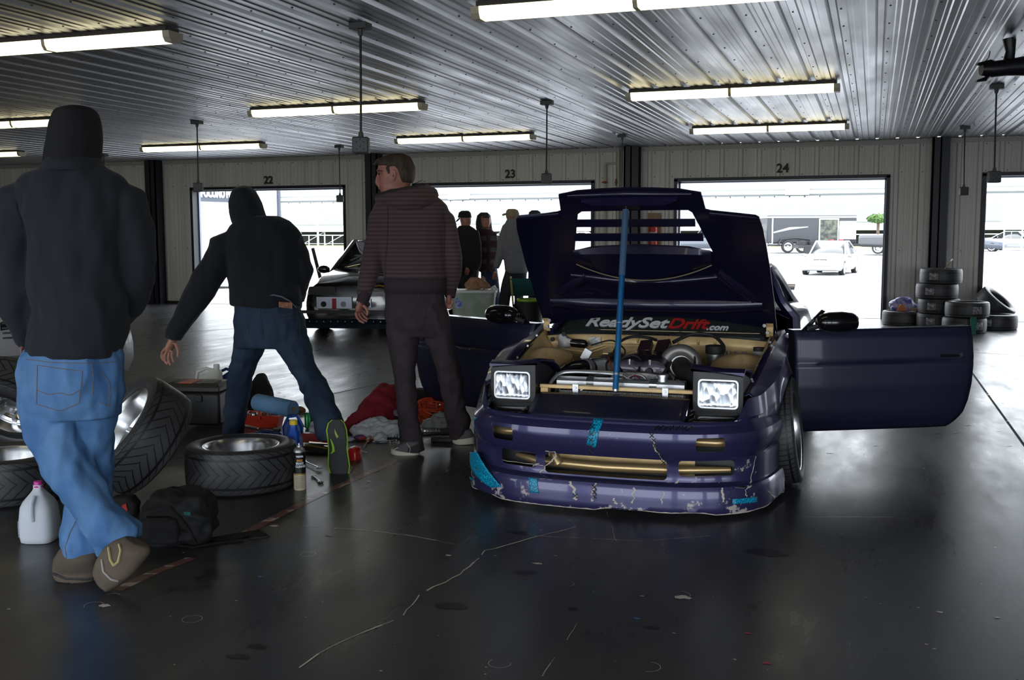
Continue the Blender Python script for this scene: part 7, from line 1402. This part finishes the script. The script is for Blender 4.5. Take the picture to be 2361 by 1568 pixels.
# vehicles outside
def park(name, label, u, v, yaw, *a, **k): return make_car(name, label, u, v, yaw, *a, **k)
sd, w, ky = park('sedan', 'silver sedan driving toward the garage through door 24', 1890, 636, -.16, 4.5, 1.72, 1.42, m_silver, 'sedan', 'vehicles in the paddock', ZO); front_details(sd, w, .62); MB().loft([rrect(-.8, .8, .24, .40, -.06, .05), rrect(-.84, .84, .22, .44, .10, .05)]).build('bumper', m_silver, sd, ang=40)
t = park('sports_car', 'dark sports car with rear wing parked outside the rightmost door', 2318, 580, 1.35, 4.4, 1.8, 1.28, m_greyp, 'coupe', 'vehicles in the paddock')[0]; MB().b2((-.6, 4.0, 1.02), (.6, 4.3, 1.06)).build('rear_wing', m_gls, t); MB().b2((-.8, 4.28, .68), (.8, 4.36, .76)).build('tail_light', m_red, t)
park('white_car', 'pale car at the right frame edge beyond the dark sports car', 2420, 578, 1.2, 4.5, 1.8, 1.4, m_silver, 'sedan', 'vehicles in the paddock')
park('sport_utility', 'grey sport utility vehicle glimpsed through the hood vent', 1560, 584, -1.5, 4.7, 1.85, 1.78, m_greyp, 'suv', 'vehicles in the paddock')
park('hatchback', 'light hatchback glimpsed at the left of the hood vent', 1250, 590, -1.5, 4.2, 1.75, 1.42, m_whitep, 'sedan', 'vehicles in the paddock')
park('pickup_truck', 'dark pickup truck parked right of the black trailer', 2200, 586, 1.5, 5.6, 1.95, 1.9, mat('black_red_paint', (.02, .02, .025), .3, coat=.5), 'pickup', 'vehicles in the paddock')
# black trailer
DT = HD(1830, 583); a, b_ = AH(1768, 500, DT), AH(1975, 500, DT); W_ = (b_-a).length; p = AH(1768, 540, DT); p.z = 0
t = thing('race_trailer', 'black enclosed race trailer with open side door', 'trailer', p, YAW); ht = a.z
m_trl = mat('black_trailer_skin', (.018, .020, .025), .4, coat=.2)
MB().box((W_/2, 1.2, (ht+.55)/2+.1), (W_, 2.4, ht-.55)).build('box_body', m_trl, t, bevel=.04); MB().b2((-.02, -.03, ht-.08), (W_+.02, 2.42, ht+.04)).build('roof_rail', m_shade, t, smooth=False)
sx = lambda u: (u-1768)*DT/FPX
MB().b2((sx(1888), -.03, .65), (sx(1932), .0, ht-.15)).build('side_doorway', mat('cluttered_interior', (.10, .11, .08), .7, col2=(.03, .03, .03), nscale=3), t, smooth=False)
mb = MB()
for x in (sx(1888), sx(1931)): mb.b2((x-.04, -.06, .6), (x+.04, .0, ht-.12))
mb.b2((sx(1888), -.06, ht-.2), (sx(1931), 0, ht-.12)); mb.build('door_trim', m_alu, t, smooth=False); MB().b2((sx(1779), -.04, .6), (sx(1782), 0, ht-.1)).build('vertical_trim', m_alu, t, smooth=False)
MB().b2((sx(1934), -.05, .9), (sx(1972), -.01, ht-.3)).build('white_panel', m_whitep, t, smooth=False)
MB().tube([(sx(1783), -.04, 1.35), (sx(1820), -.04, 1.62), (sx(1862), -.04, 1.72)], [.05, .09, .03], 8, sq=(.3, 1)).build('graphic_stripe', m_shade, t)
for u in (1815, 1848): M = T((sx(u), -.15, .42)) @ Rot(PI/2, 'X'); wh = thing('wheel', None, None); wh.parent = t; make_tire(wh, M, .42, .27, .22, m_rub, 28); make_rim(wh, M, .27, .22, .2, 8, m_silver, n=24, bolt=False)
MB().tube([(sx(1792), -.2, .5), (sx(1800), -.2, .9), (sx(1832), -.2, 1.0), (sx(1865), -.2, .9), (sx(1872), -.2, .5)], .06, 8).build('fender_arch', m_trim, t); MB().b2((sx(1770), -.1, .45), (W_+.2, .1, .58)).build('chassis', m_trim, t, smooth=False)
p = AH(1900, 540, DT-3); p.z = 0; t = thing('flatbed_load', 'black spare tires and red fuel cans on a low flatbed', 'flatbed', p, YAW); MB().b2((-1.8, -.6, .35), (1.5, .6, .55)).build('deck', m_trim, t, smooth=False)
for x in (-1.4, -.7, 0): MB().cyl((x, 0, .56), (x, 0, .8), .33).build('spare_tire', m_rub, t)
for x in (.5, 1.1): MB().box((x, 0, .74), (.22, .3, .34)).build('fuel_can', m_dred, t, bevel=.03)
for x in (-1.2, 1.0): MB().cyl((x, -.7, .25), (x, -.5, .25), .25).build('wheel', m_rub, t)
# trees and white board
def bush(label, u, v0, v1, r, D_, hh):
    p = AH(u, 540, D_); t = thing('tree', label, 'tree', (p.x, p.y, 0)); rnd = random.Random(u); zt_, zb_ = AH(u, v0, D_).z, max(.4, AH(u, v1, D_).z); mb = MB()
    for k in range(900):
        q = Vector((rnd.gauss(0, 1), rnd.gauss(0, 1), rnd.gauss(0, 1))).normalized()*rnd.uniform(.6, 1); c = Vector((q.x*r, q.y*r, (zt_+zb_)/2+q.z*(zt_-zb_)/2)); a = Vector((rnd.uniform(-1, 1), rnd.uniform(-1, 1), rnd.uniform(-1, 1))).normalized()*.2*r/1.2; b = a.cross(q).normalized()*.12*r/1.2; mb.add([c-a, c+b, c+a, c-b], [(0, 1, 2, 3)])
    mb.build('foliage', mat('green_leaves', (.045, .10, .02), .7, col2=(.08, .15, .035), nscale=2), t, smooth=False); MB().cyl((0, 0, 0), (0, 0, zb_+.3), .12).build('trunk', mat('bark', (.08, .06, .04), .8), t)
bush('small green tree standing behind the black trailer', 2024, 494, 514, .9, 86, 1)
p = AH(2336, 540, 70); p.z = 0; t = thing('white_board', 'large white board standing beside the parked cars at right', 'board', p, YAW); MB().box((0, 0, 2.5), (1.6, .1, 1.7)).build('panel', m_whitep, t, bevel=.02); [MB().cyl((x, 0, 0), (x, 0, 1.7), .05).build('leg', m_shade, t) for x in (-.6, .6)]
